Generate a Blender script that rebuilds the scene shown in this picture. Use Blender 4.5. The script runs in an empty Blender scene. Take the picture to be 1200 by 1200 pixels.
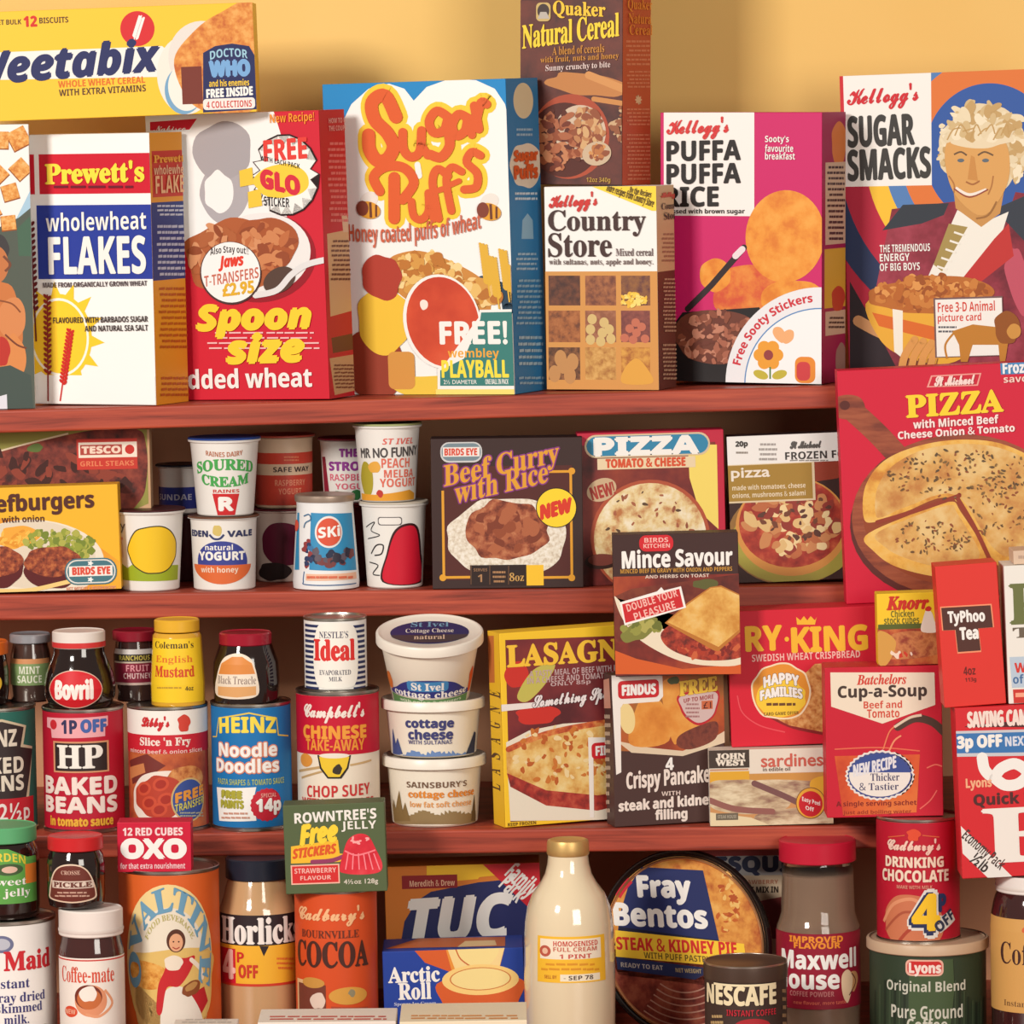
import bpy, bmesh, math, random, os
from mathutils import Vector, Matrix

# ------------------------------------------------------------------ camera, world, light, exposure
SC = bpy.context.scene
COL = SC.collection
F_PX = 5900.0            # focal length in pixels of the 1200 px frame
UNIT = 0.000775          # metres per pixel on the plane of the upper shelf fronts (a bean tin is 75 mm wide)
DIST = F_PX * UNIT
PITCH = math.atan(500 / F_PX)
ROLL = 0.014
FW = Vector((0, math.cos(PITCH), -math.sin(PITCH)))
UP0 = Vector((0, math.sin(PITCH), math.cos(PITCH)))
RT0 = Vector((1, 0, 0))
CAM = -DIST * FW
cr, sr = math.cos(ROLL), math.sin(ROLL)
CR = RT0 * cr - UP0 * sr
CU = RT0 * sr + UP0 * cr
cam = bpy.data.cameras.new('camera')
cam.lens = 36 * F_PX / 1200
cam.sensor_width = 36
cam.clip_start = 0.1
cam_o = bpy.data.objects.new('camera', cam)
COL.objects.link(cam_o)
cam_o.matrix_world = Matrix(((CR.x, CU.x, -FW.x, CAM.x), (CR.y, CU.y, -FW.y, CAM.y), (CR.z, CU.z, -FW.z, CAM.z), (0, 0, 0, 1)))
SC.camera = cam_o

wd = bpy.data.worlds.new('room_light')
wd.use_nodes = True
SC.world = wd
wd.node_tree.nodes['Background'].inputs[0].default_value = (1.0, 0.86, 0.75, 1)
wd.node_tree.nodes['Background'].inputs[1].default_value = 0.25

def area(name, loc, target, size, power, color):
    l = bpy.data.lights.new(name, 'AREA')
    l.shape = 'RECTANGLE'
    l.size, l.size_y = size
    l.energy = power * 0.8
    l.color = color
    o = bpy.data.objects.new(name, l)
    COL.objects.link(o)
    o.location = loc
    o.rotation_euler = (Vector(target) - Vector(loc)).to_track_quat('-Z', 'Y').to_euler()
    return o
area('studio_softbox', (-1.75, -2.75, 1.25), (0, 0, 0), (0.6, 0.6), 124, (1.0, 0.95, 0.88))
area('studio_reflector', (1.3, -3.4, 0.7), (0, 0, 0), (1.3, 1.3), 70, (1.0, 0.93, 0.84))

SC.view_settings.view_transform = 'Standard'
SC.view_settings.look = 'None'
SC.view_settings.gamma = 1
SC.view_settings.use_curve_mapping = False
SC.view_settings.exposure = 0.0

# ------------------------------------------------------------------ pixels <-> world
def ray(px, py):
    dx, dy = px - 600.0, 600.0 - py
    return FW * F_PX + RT0 * (dx * cr + dy * sr) + UP0 * (-dx * sr + dy * cr)

def hit(px, py, P, n):
    d = ray(px, py)
    return CAM + d * ((P - CAM).dot(n) / d.dot(n))

def at(px, py, Y):
    return hit(px, py, Vector((0, Y, 0)), Vector((0, 1, 0)))

def proj(P):
    d = P - CAM
    k = F_PX / d.dot(FW)
    return 600 + d.dot(CR) * k, 600 - d.dot(CU) * k

# ------------------------------------------------------------------ materials
def lin(c):
    return [((v / 255) / 12.92 if v <= 10 else (((v / 255) + 0.055) / 1.055) ** 2.4) for v in c]
GAIN = 0.86
_M = {}
def mat(c, rough=0.5, metal=0.0, spec=0.35, trans=0.0, coat=0.0, ior=1.45):
    key = (tuple(c), rough, metal, spec, trans, coat)
    if key in _M:
        return _M[key]
    m = bpy.data.materials.new('print_colour')
    m.use_nodes = True
    b = m.node_tree.nodes['Principled BSDF']
    b.inputs['Base Color'].default_value = [v * GAIN for v in lin(c)] + [1]
    b.inputs['Roughness'].default_value = rough
    b.inputs['Metallic'].default_value = metal
    b.inputs['Specular IOR Level'].default_value = spec
    b.inputs['Transmission Weight'].default_value = trans
    b.inputs['Coat Weight'].default_value = coat
    b.inputs['IOR'].default_value = ior
    _M[key] = m
    return m

def food(c1, c2, c3, scale=90, rough=0.5, stretch=(1, 1, 1), kind='noise'):
    key = ('food', c1, c2, c3, scale, stretch, kind)
    if key in _M:
        return _M[key]
    m = bpy.data.materials.new('printed_food')
    m.use_nodes = True
    nt = m.node_tree
    b = nt.nodes['Principled BSDF']
    b.inputs['Roughness'].default_value = rough
    b.inputs['Specular IOR Level'].default_value = 0.35
    tc = nt.nodes.new('ShaderNodeTexCoord')
    mp = nt.nodes.new('ShaderNodeMapping')
    mp.inputs['Scale'].default_value = stretch
    nt.links.new(tc.outputs['Object'], mp.inputs[0])
    if kind == 'noise':
        n = nt.nodes.new('ShaderNodeTexNoise')
        n.inputs['Detail'].default_value = 4
        n.inputs['Roughness'].default_value = 0.6
        out = n.outputs['Fac']
        lo, mid, hi = 0.34, 0.5, 0.66
    else:
        n = nt.nodes.new('ShaderNodeTexVoronoi')
        out = n.outputs['Distance']
        lo, mid, hi = 0.1, 0.35, 0.7
    n.inputs['Scale'].default_value = scale
    nt.links.new(mp.outputs[0], n.inputs['Vector'])
    r = nt.nodes.new('ShaderNodeValToRGB')
    el = r.color_ramp.elements
    el[0].position, el[1].position = lo, hi
    e = el.new(mid)
    for x, c in zip(el, (c1, c2, c3)):
        x.color = [v * GAIN for v in lin(c)] + [1]
    nt.links.new(out, r.inputs[0])
    nt.links.new(r.outputs[0], b.inputs['Base Color'])
    _M[key] = m
    return m

def asmat(c):
    return mat(c) if isinstance(c, tuple) else c

# ------------------------------------------------------------------ lettering
FONT = None
try:
    p = os.path.join(bpy.utils.resource_path('LOCAL'), 'datafiles', 'fonts', 'NotoSansMath-Regular.woff2')
    if os.path.exists(p):
        FONT = bpy.data.fonts.load(p)
except Exception:
    FONT = None
STY = {'serif': (0x1D400, 0x1D41A, 0x1D7CE), 'script': (0x1D4D0, 0x1D4EA, None), 'bold': (0x1D5D4, 0x1D5EE, 0x1D7EC),
       'boldit': (0x1D63C, 0x1D656, 0x1D7EC), 'serifit': (0x1D468, 0x1D482, 0x1D7CE)}
_T = {}
def glyphs(s, st):
    key = (s, st)
    if key in _T:
        return _T[key]
    base = STY.get(st)
    o = ''
    for c in s:
        if base and 'A' <= c <= 'Z':
            o += chr(base[0] + ord(c) - 65)
        elif base and 'a' <= c <= 'z':
            o += chr(base[1] + ord(c) - 97)
        elif base and base[2] and '0' <= c <= '9':
            o += chr(base[2] + ord(c) - 48)
        else:
            o += c
    cu = bpy.data.curves.new('t', 'FONT')
    if FONT and st != 'plain':
        cu.font = FONT
    cu.body = o
    cu.resolution_u = 3
    ob = bpy.data.objects.new('t', cu)
    me = bpy.data.meshes.new_from_object(ob)
    v = [(q.co.x, q.co.y) for q in me.vertices]
    f = [tuple(pl.vertices) for pl in me.polygons]
    bpy.data.objects.remove(ob)
    bpy.data.curves.remove(cu)
    bpy.data.meshes.remove(me)
    x0, x1 = min(a for a, _ in v), max(a for a, _ in v)
    y0, y1 = min(b for _, b in v), max(b for _, b in v)
    v = [((a - x0) / (x1 - x0), (b - y0) / (y1 - y0)) for a, b in v]
    _T[key] = (v, f)
    return _T[key]

def smooth(pts, closed=False, k=6):
    n = len(pts)
    if n < 3:
        return pts
    out = []
    rng = range(n) if closed else range(n - 1)
    for i in rng:
        g = lambda j: pts[j % n] if closed else pts[max(0, min(n - 1, j))]
        p0, p1, p2, p3 = g(i - 1), g(i), g(i + 1), g(i + 2)
        for s in range(k):
            t = s / k
            out.append(tuple(0.5 * (2 * p1[a] + (p2[a] - p0[a]) * t + (2 * p0[a] - 5 * p1[a] + 4 * p2[a] - p3[a]) * t * t
                                    + (3 * p1[a] - p0[a] - 3 * p2[a] + p3[a]) * t ** 3) for a in (0, 1)))
    if not closed:
        out.append(pts[-1])
    return out

# ------------------------------------------------------------------ printed surfaces
class Surf:
    curved, gap = False, 3.0e-6
    def emit(self, verts, faces, c, L, stair=None):
        it = self.it
        pb = it.parts.setdefault(it.cur, Part())
        mi = pb.slot(asmat(c))
        u0, u1, v0, v1 = self.bounds
        tb = bmesh.new()
        it.count += 1
        eid = it.count
        if isinstance(stair, float):
            vs = [tb.verts.new((a, b, (i // 2) * stair)) for i, (a, b) in enumerate(verts)]
        else:
            vs = [tb.verts.new((a, b, 0)) for a, b in verts]
        for f in faces:
            try:
                tb.faces.new([vs[i] for i in f])
            except ValueError:
                pass
        tb.normal_update()
        us = [a for a, _ in verts]
        ws = [b for _, b in verts]
        def cut(co, no, clear):
            bmesh.ops.bisect_plane(tb, geom=tb.verts[:] + tb.edges[:] + tb.faces[:], dist=1e-6, plane_co=co, plane_no=no, clear_outer=clear)
        if min(us) < u0: cut((u0, 0, 0), (-1, 0, 0), True)
        if max(us) > u1: cut((u1, 0, 0), (1, 0, 0), True)
        if min(ws) < v0: cut((0, v0, 0), (0, -1, 0), True)
        if max(ws) > v1: cut((0, v1, 0), (0, 1, 0), True)
        if self.curved and tb.verts:
            st = self.step
            lo, hi = min(q.co.x for q in tb.verts), max(q.co.x for q in tb.verts)
            k = math.ceil(lo / st)
            while k * st < hi:
                cut((k * st, 0, 0), (1, 0, 0), False)
                k += 1
        if self.vcuts and tb.verts:
            lo, hi = min(q.co.y for q in tb.verts), max(q.co.y for q in tb.verts)
            for vc in self.vcuts:
                if lo < vc < hi:
                    cut((0, vc, 0), (0, 1, 0), False)
        tb.verts.index_update()
        for f in tb.faces:
            if f.normal.z < 0:
                f.normal_flip()
        it.sheets.append((L, eid, self, pb, mi, [tuple(q.co) for q in tb.verts], [[q.index for q in f.verts] for f in tb.faces], stair * len(verts) / 2 if stair else 0.0))
        tb.free()
    vcuts = ()
    def fill(self, pts, c, L):
        # any simple outline, triangulated
        tb = bmesh.new()
        vs = [tb.verts.new((a, b, 0)) for a, b in pts]
        f = tb.faces.new(vs)
        if len(pts) > 4:
            bmesh.ops.triangulate(tb, faces=[f])
        tb.verts.index_update()
        fs = [[q.index for q in g.verts] for g in tb.faces]
        tb.free()
        self.emit(pts, fs, c, L)
    def r(self, x0, y0, x1, y1, c, L=1):
        xm, ym = (x0 + x1) / 2, (y0 + y1) / 2
        a0, a1 = self.loc(x0, ym)[0], self.loc(x1, ym)[0]
        b0, b1 = self.loc(xm, y1)[1], self.loc(xm, y0)[1]
        self.emit([(a0, b0), (a1, b0), (a1, b1), (a0, b1)], [(0, 1, 2, 3)], c, L)
    def rr(self, x0, y0, x1, y1, rad, c, L=1):
        xm, ym = (x0 + x1) / 2, (y0 + y1) / 2
        a0, a1 = self.loc(x0, ym)[0], self.loc(x1, ym)[0]
        b0, b1 = self.loc(xm, y1)[1], self.loc(xm, y0)[1]
        pts = []
        for (cx, cy, s) in ((a1 - rad, b1 - rad, 0), (a0 + rad, b1 - rad, 90), (a0 + rad, b0 + rad, 180), (a1 - rad, b0 + rad, 270)):
            for k in range(6):
                t = math.radians(s + k * 18)
                pts.append((cx + rad * math.cos(t), cy + rad * math.sin(t)))
        self.fill(pts, c, L)
    def po(self, pts, c, L=1, sm=False):
        if sm:
            pts = smooth(pts, True)
        self.fill([self.loc(*q) for q in pts], c, L)
    def e(self, cx, cy, rx, ry, c, L=1, rot=0, n=40):
        u, v = self.loc(cx, cy)
        ca, sa = math.cos(math.radians(rot)), math.sin(math.radians(rot))
        pts = []
        for k in range(n):
            t = 2 * math.pi * k / n
            a, b = rx * math.cos(t), ry * math.sin(t)
            pts.append((u + a * ca - b * sa, v + a * sa + b * ca))
        self.fill(pts, c, L)
    def star(self, cx, cy, rx, ry, n, dip, c, L=1, rot=0):
        u, v = self.loc(cx, cy)
        pts = []
        for k in range(2 * n):
            t = math.pi * k / n + math.radians(rot)
            f = 1 if k % 2 == 0 else dip
            pts.append((u + rx * f * math.cos(t), v + ry * f * math.sin(t)))
        self.fill(pts, c, L)
    def b(self, cx, cy, rx, ry, c, seed=1, j=0.15, n=14, L=1, rot=0):
        rn = random.Random(seed)
        u, v = self.loc(cx, cy)
        ca, sa = math.cos(math.radians(rot)), math.sin(math.radians(rot))
        pts = []
        for k in range(n):
            t = 2 * math.pi * k / n
            f = 1 + rn.uniform(-j, j)
            a, b = rx * f * math.cos(t), ry * f * math.sin(t)
            pts.append((u + a * ca - b * sa, v + a * sa + b * ca))
        self.fill(smooth(pts, True, 3), c, L)
    def sc(self, cx, cy, rx, ry, n, s, cols, seed=1, L=2, asp=0.7):
        rn = random.Random(seed)
        for k in range(n):
            t, q = rn.uniform(0, 2 * math.pi), math.sqrt(rn.random())
            z = s * rn.uniform(0.6, 1.3)
            self.b(cx + rx * q * math.cos(t), cy + ry * q * math.sin(t), z, z * asp, rn.choice(cols), rn.randrange(9999), 0.25, 9, L + k * 0.004, rn.uniform(0, 180))
    def st(self, pts, w, c, L=2, sm=True):
        pts = [self.loc(*q) for q in pts]
        if sm:
            pts = smooth(pts)
        vs, fs = [], []
        n = len(pts)
        for i, q in enumerate(pts):
            a, b = pts[max(0, i - 1)], pts[min(n - 1, i + 1)]
            dx, dy = b[0] - a[0], b[1] - a[1]
            l = math.hypot(dx, dy) or 1
            vs += [(q[0] - dy / l * w / 2, q[1] + dx / l * w / 2), (q[0] + dy / l * w / 2, q[1] - dx / l * w / 2)]
            if i:
                fs.append((2 * i - 2, 2 * i - 1, 2 * i + 1, 2 * i))
        self.emit(vs, fs, c, L, 6e-7)
        for q in (pts[0], pts[-1]):
            if w > 4:
                self.emit([(q[0] + w / 2 * math.cos(k * math.pi / 6), q[1] + w / 2 * math.sin(k * math.pi / 6)) for k in range(12)], [tuple(range(12))], c, L)
    def _text(self, place, s, st, c, L, hv, out):
        v, f = glyphs(s, st)
        if out:
            oc, ow = out
            for k in range(8):
                t = k * math.pi / 4
                self.emit([place(a, b, ow * math.cos(t), ow * math.sin(t)) for a, b in v], f, oc, L - 0.4 + k * 0.02)
        if hv:
            for k, (a0, b0) in enumerate(((hv, 0), (-hv, 0), (0, hv), (0, -hv))):
                self.emit([place(a, b, a0, b0) for a, b in v], f, c, L + k * 0.02)
        self.emit([place(a, b, 0, 0) for a, b in v], f, c, L + 0.1)
    def t(self, s, x0, y0, x1, y1, c, st='bold', rot=0, sh=0, arc=0, hv=0, out=None, L=3, skew=0):
        xm, ym = (x0 + x1) / 2, (y0 + y1) / 2
        a0, a1 = self.loc(x0, ym)[0], self.loc(x1, ym)[0]
        b0, b1 = self.loc(xm, y1)[1], self.loc(xm, y0)[1]
        cu, cv, W, H = (a0 + a1) / 2, (b0 + b1) / 2, a1 - a0, b1 - b0
        ca, sa = math.cos(math.radians(rot)), math.sin(math.radians(rot))
        def place(a, b, du, dv):
            x = (a - 0.5) * W + sh * (b - 0.5) * H
            y = (b - 0.5) * H + arc * (1 - (2 * a - 1) ** 2) - arc / 2 + skew * (a - 0.5) * W
            return (cu + x * ca - y * sa + du, cv + x * sa + y * ca + dv)
        self._text(place, s, st, c, L, hv, out)
    def tr(self, s, cx, cy, r, h, a0, a1, c, st='bold', hv=0, out=None, L=3, ry=None):
        u, v = self.loc(cx, cy)
        ky = (ry or r) / r
        def place(a, b, du, dv):
            t = math.radians(a0 + (a1 - a0) * a)
            q = r + b * h
            return (u + q * math.cos(t) + du, v + q * ky * math.sin(t) + dv)
        self._text(place, s, st, c, L, hv, out)
    def ln(self, x0, y0, x1, y1, n, c, L=2, seed=1, th=0.45, ind=0.25):
        rn = random.Random(seed)
        lh = (y1 - y0) / n
        for k in range(n):
            y = y0 + (k + 0.25) * lh
            W = x1 - x0
            i = rn.uniform(0, ind) * W / 2
            x = x0 + i
            while x < x1 - i:
                w = min(rn.uniform(0.05, 0.22) * W, x1 - i - x)
                self.r(x, y, x + w * 0.85, y + lh * th, c, L)
                x += w

class Face(Surf):
    def __init__(self, it, O, ax, ay, n, w, h, wpx, hpx, dz):
        self.it, self.O, self.ax, self.ay, self.n = it, O, ax, ay, n
        self.su, self.sv, self.dz = w / wpx, h / hpx, dz
        self.bounds = (0, wpx, 0, hpx)
    def loc(self, px, py):
        O = self.O - self.dz
        d = hit(px, py, O, self.n) - O
        return d.dot(self.ax) / self.su, d.dot(self.ay) / self.sv
    def map(self, u, v, off):
        return self.O + self.ax * (u * self.su) + self.ay * (v * self.sv) + self.n * off
    def full(self, c, L=0.3):
        u0, u1, v0, v1 = self.bounds
        self.emit([(u0, v0), (u1, v0), (u1, v1), (u0, v1)], [(0, 1, 2, 3)], c, L)

# ------------------------------------------------------------------ items
class Part:
    def __init__(self):
        self.bm, self.mats = bmesh.new(), []
    def layer(self):
        return self.bm.faces.layers.int.get('eid') or self.bm.faces.layers.int.new('eid')
    def slot(self, m):
        if m not in self.mats:
            self.mats.append(m)
        return self.mats.index(m)

def pieces(pb):
    """printing that sits far apart on a thing becomes parts of its own"""
    ly = pb.bm.faces.layers.int.get('eid')
    if ly is None:
        return [pb.bm]
    box = {}
    for f in pb.bm.faces:
        for v in f.verts:
            c = v.co
            b = box.setdefault(f[ly], [list(c), list(c)])
            for i in range(3):
                b[0][i] = min(b[0][i], c[i])
                b[1][i] = max(b[1][i], c[i])
    ids = list(box)
    if len(ids) < 2 or len(ids) > 400:
        return [pb.bm]
    par = {i: i for i in ids}
    def find(i):
        while par[i] != i:
            i = par[i]
        return i
    size = {i: max(box[i][1][k] - box[i][0][k] for k in range(3)) for i in ids}
    for n, i in enumerate(ids):
        for j in ids[:n]:
            g = math.sqrt(sum(max(0, box[i][0][k] - box[j][1][k], box[j][0][k] - box[i][1][k]) ** 2 for k in range(3)))
            if g <= 0.012:
                par[find(i)] = find(j)
    roots = list(dict.fromkeys(find(i) for i in ids))
    if len(roots) == 1:
        return [pb.bm]
    out = []
    for r in roots:
        b = pb.bm.copy()
        l = b.faces.layers.int.get('eid')
        bmesh.ops.delete(b, geom=[f for f in b.faces if find(f[l]) != r], context='FACES')
        out.append(b)
    pb.bm.free()
    return out

class Item:
    def __init__(self, name, label, cat, group=None):
        self.name, self.label, self.cat, self.group = name, label, cat, group
        self.parts, self.cur, self.origin, self.count, self.sheets = {}, 'body', Vector(), 0, []
        self.plabels, self.parents, self.smoothp = {}, {}, set()
        self.tops = []
    def p(self, name, label=None, under=None):
        self.cur = name
        if label:
            self.plabels[name] = label
        if under:
            self.parents[name] = under
        return self
    def lay(self):
        # every printed shape lies a few thousandths of a millimetre above the one before it, so no two share a plane
        off, tall, last = 0.00022, 0.0, None
        for L, eid, sf, pb, mi, vs, fs, hgt in sorted(self.sheets, key=lambda x: (x[0], x[1])):
            if last != (L, mi, pb):
                off += tall
                tall, last = 0.0, (L, mi, pb)
            tall = max(tall, hgt)
            ly = pb.layer()
            nv = [pb.bm.verts.new(sf.map(a, b, off + z)) for a, b, z in vs]
            for f in fs:
                nf = pb.bm.faces.new([nv[i] for i in f])
                nf.material_index = mi
                nf[ly] = eid
            off += sf.gap
    def done(self):
        self.lay()
        root = bpy.data.objects.new(self.name, None)
        COL.objects.link(root)
        root.empty_display_size = 0.01
        root.location = self.origin
        root['label'], root['category'], root['kind'] = self.label, self.cat, 'thing'
        if self.group:
            root['group'] = self.group
        obs, extra = {}, []
        for pn, pb in self.parts.items():
            nm = pn.split('#')[0]
            for q in pb.bm.verts:
                q.co -= self.origin
            for k, bm in enumerate(pieces(pb)):
                me = bpy.data.meshes.new(nm)
                bm.to_mesh(me)
                bm.free()
                at_ = me.attributes.get('eid')
                if at_:
                    me.attributes.remove(at_)
                for m in pb.mats:
                    me.materials.append(m)
                if pn in self.smoothp:
                    for pl in me.polygons:
                        pl.use_smooth = True
                    me.set_sharp_from_angle(angle=math.radians(38))
                o = bpy.data.objects.new(nm, me)
                COL.objects.link(o)
                if k:
                    extra.append((pn, o))
                else:
                    obs[pn] = o
                if pn in self.plabels:
                    o['label'] = self.plabels[pn]
        for pn, o in extra:
            o.parent = obs[self.parents[pn]] if pn in self.parents and self.parents[pn] in obs else root
        for pn, o in obs.items():
            o.parent = obs[self.parents[pn]] if pn in self.parents and self.parents[pn] in obs else root
        return self

SHELF = {}
def rest(it, corners, on, ax=None, u=Vector((0, 0, 1)), inside=None):
    """lift (m, straight up) that sets a bottom plane through corners[0] on what carries it"""
    if on is None:
        return 0.0
    best = None
    for s in (on if isinstance(on, (list, tuple)) else [on]):
        if isinstance(s, str):
            z0, m = SHELF[s]
            for q in corners:
                d = z0 + m * q.x - q.z
                best = d if best is None else max(best, d)
        else:
            for q in s.tops:
                if inside and not inside(q):
                    continue
                d = (q - corners[0]).dot(u) / u.z
                best = d if best is None else max(best, d)
    return (best or 0.0) + 0.0003

LOG = []
class Carton(Item):
    """a printed box whose front is read off the photo as four corners, standing at depth Y"""
    def __init__(self, name, label, cat, quad, Y, depth, color, yaw=0, on=None, tilt=0, group=None, bevel=0.0007, body='carton'):
        Item.__init__(self, name, label, cat, group)
        TL, TR, BR, BL = quad
        lean = ((BL[0] - TL[0]) / (BL[1] - TL[1]) + (BR[0] - TR[0]) / (BR[1] - TR[1])) / 2
        M = Matrix.Rotation(-(lean - ROLL), 3, 'Y') @ Matrix.Rotation(math.radians(-tilt), 3, 'X') @ Matrix.Rotation(math.radians(-yaw), 3, 'Z')
        r, d, u = M @ Vector((1, 0, 0)), M @ Vector((0, 1, 0)), M @ Vector((0, 0, 1))
        n = -d
        P0 = at(*(BR if yaw > 0 else BL), Y)
        q = [hit(*c, P0, n) for c in quad]
        w = ((q[1] - q[0]).dot(r) + (q[2] - q[3]).dot(r)) / 2
        h = ((q[0] - q[3]).dot(u) + (q[1] - q[2]).dot(u)) / 2
        A = sum(q, Vector()) / 4 - r * (w / 2) - u * (h / 2)
        cs = [A, A + r * w, A + r * w + d * depth, A + d * depth]
        def inside(t):
            e = t - A
            return -0.004 < e.dot(r) < w + 0.004 and -0.004 < e.dot(d) < depth + 0.004
        dz = rest(self, cs, on, u=u, inside=inside)
        LOG.append((label[:38], round(dz / UNIT, 1)))
        D = Vector()
        A = A + Vector((0, 0, dz))
        h -= dz
        self.A, self.r_, self.u_, self.d_, self.w, self.h, self.depth, self.D = A, r, u, d, w, h, depth, D
        self.origin = A + r * (w / 2) + d * (depth / 2)
        self.wpx, self.hpx = (abs(TR[0] - TL[0]) + abs(BR[0] - BL[0])) / 2, (abs(BL[1] - TL[1]) + abs(BR[1] - TR[1])) / 2
        for i in range(9):
            for j in range(9):
                self.tops.append(A + u * h + r * (w * i / 8) + d * (depth * j / 8))
        self.p(body)
        pb = self.parts.setdefault(body, Part())
        pb.slot(asmat(color))
        bmesh.ops.create_cube(pb.bm, size=1)
        for v in pb.bm.verts:
            c = v.co
            v.co = A + r * (w * (c.x + 0.5)) + d * (depth * (c.y + 0.5)) + u * (h * (c.z + 0.5))
        if bevel:
            bmesh.ops.bevel(pb.bm, geom=pb.bm.edges[:], offset=bevel, segments=2, profile=0.5, affect='EDGES')
        self.f = Face(self, A, r, u, n, w, h, self.wpx, self.hpx * h / (h + dz), D)
    def side(self, which):
        A, r, u, d, w, h, dp = self.A, self.r_, self.u_, self.d_, self.w, self.h, self.depth
        if which == 'R':
            O, ax, ay, n, W, H = A + r * w, d, u, r, dp, h
        elif which == 'L':
            O, ax, ay, n, W, H = A + d * dp, -d, u, -r, dp, h
        else:
            O, ax, ay, n, W, H = A + u * h, r, d, u, w, dp
        a, b, c = proj(O - self.D), proj(O + ax * W - self.D), proj(O + ay * H - self.D)
        wpx = max(2, abs(b[0] - a[0]))
        hpx = max(2, abs(c[1] - a[1]))
        return Face(self, O, ax, ay, n, W, H, wpx, hpx, self.D)

class Turned(Item):
    """a tin, jar, cup or bottle: profiles turned about an upright axis at pixel column cx and depth Y"""
    def __init__(self, name, label, cat, cx, Y, ybot, ytop, on=None, tilt=0, lean=None, group=None, rbase=30, inner=0):
        Item.__init__(self, name, label, cat, group)
        P = at(cx, ybot, Y)
        self.s = (P - CAM).dot(FW) / F_PX
        self.cx, self.ybot = cx, ybot
        rb = rbase * self.s
        P = at(cx, ybot, Y - rb)
        base = Vector((P.x * (DIST + Y) / (DIST + Y - rb), Y, P.z))
        c = [base + Vector((rb * math.cos(k * math.pi / 4), rb * math.sin(k * math.pi / 4), 0)) for k in range(8)]
        def inside(t):
            e = t - base
            return e.x ** 2 + e.y ** 2 < (rb + 0.003) ** 2
        self.lean = ROLL if lean is None else lean
        R = Matrix.Rotation(-(self.lean - ROLL), 3, 'Y') @ Matrix.Rotation(math.radians(tilt), 3, 'X')
        cc = [base] + c
        dz = rest(self, cc, on, inside=inside)
        LOG.append((label[:38], round(dz / UNIT, 1)))
        base = base + Vector((0, 0, dz))
        self.origin, self.R = base, R
        h = (ybot - ytop) * self.s
        self.k = (h - dz) / h
        h -= dz
        for i in range(-4, 5):
            for j in range(-4, 5):
                if i * i + j * j <= 16:
                    self.tops.append(base + R @ Vector((i / 4 * rb, j / 4 * rb, h - inner * self.s)))
    def L(self, x, y, z):
        return self.origin + self.R @ Vector((x, y, z))
    def rev(self, part, prof, color, n=64, close=True, under=None, label=None):
        self.p(part, label, under)
        pb = self.parts.setdefault(part, Part())
        mi = pb.slot(asmat(color))
        self.smoothp.add(part)
        rings = []
        for (y, rr) in prof:
            z, q = (self.ybot - y) * self.s * self.k, max(rr, 0.001) * self.s
            rings.append([pb.bm.verts.new(self.L(q * math.sin(2 * math.pi * k / n), -q * math.cos(2 * math.pi * k / n), z)) for k in range(n)])
        for a, b in zip(rings, rings[1:]):
            for k in range(n):
                f = pb.bm.faces.new((a[k], a[(k + 1) % n], b[(k + 1) % n], b[k]))
                f.material_index = mi
        if close:
            for ring, flip in ((rings[0], True), (rings[-1], False)):
                f = pb.bm.faces.new(ring[::-1] if flip else ring)
                f.material_index = mi
        return self
    def surf(self, prof):
        return Round(self, prof)

class Round(Surf):
    curved, gap = True, 1.3e-5
    def __init__(self, it, prof):
        self.it = it
        self.pr = sorted([(it.ybot - y, r) for y, r in prof])
        rm = sum(r for _, r in self.pr) / len(self.pr)
        self.step = rm * 0.05
        self.bounds = (-rm * 3.1, rm * 3.1, self.pr[0][0], self.pr[-1][0])
        self.vcuts = [v for v, _ in self.pr[1:-1]]
        self.rm = rm
    def R(self, v):
        p = self.pr
        if v <= p[0][0]:
            return p[0][1]
        for (a, ra), (b, rb) in zip(p, p[1:]):
            if v <= b:
                return ra + (rb - ra) * (v - a) / max(b - a, 1e-6)
        return p[-1][1]
    def loc(self, px, py):
        it = self.it
        v = it.ybot - py
        dx = px - it.cx + it.lean * v
        R = self.R(v)
        k = max(-0.94, min(0.94, dx / R))
        th = math.asin(k)
        v = v - it.lean * dx + R * 0.0 
        # the front of a ring hangs lower in the picture than its sides
        v -= R * (1 - math.cos(th)) * self.view(py)
        return th * self.rm, v
    def view(self, py):
        return (py - 100) / F_PX
    def map(self, u, v, off):
        it = self.it
        R = self.R(v) * it.s + off
        t = u / self.rm
        return it.L(R * math.sin(t), -R * math.cos(t), v * it.s * it.k)
    def band(self, y0, y1, c, L=0.5):
        v0, v1 = self.it.ybot - y1, self.it.ybot - y0
        self.emit([(-self.rm * math.pi, v0), (self.rm * math.pi, v0), (self.rm * math.pi, v1), (-self.rm * math.pi, v1)], [(0, 1, 2, 3)], c, L)

METAL = mat((200, 195, 185), 0.28, 1.0)
DARKMETAL = mat((120, 100, 85), 0.35, 0.9)

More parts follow.
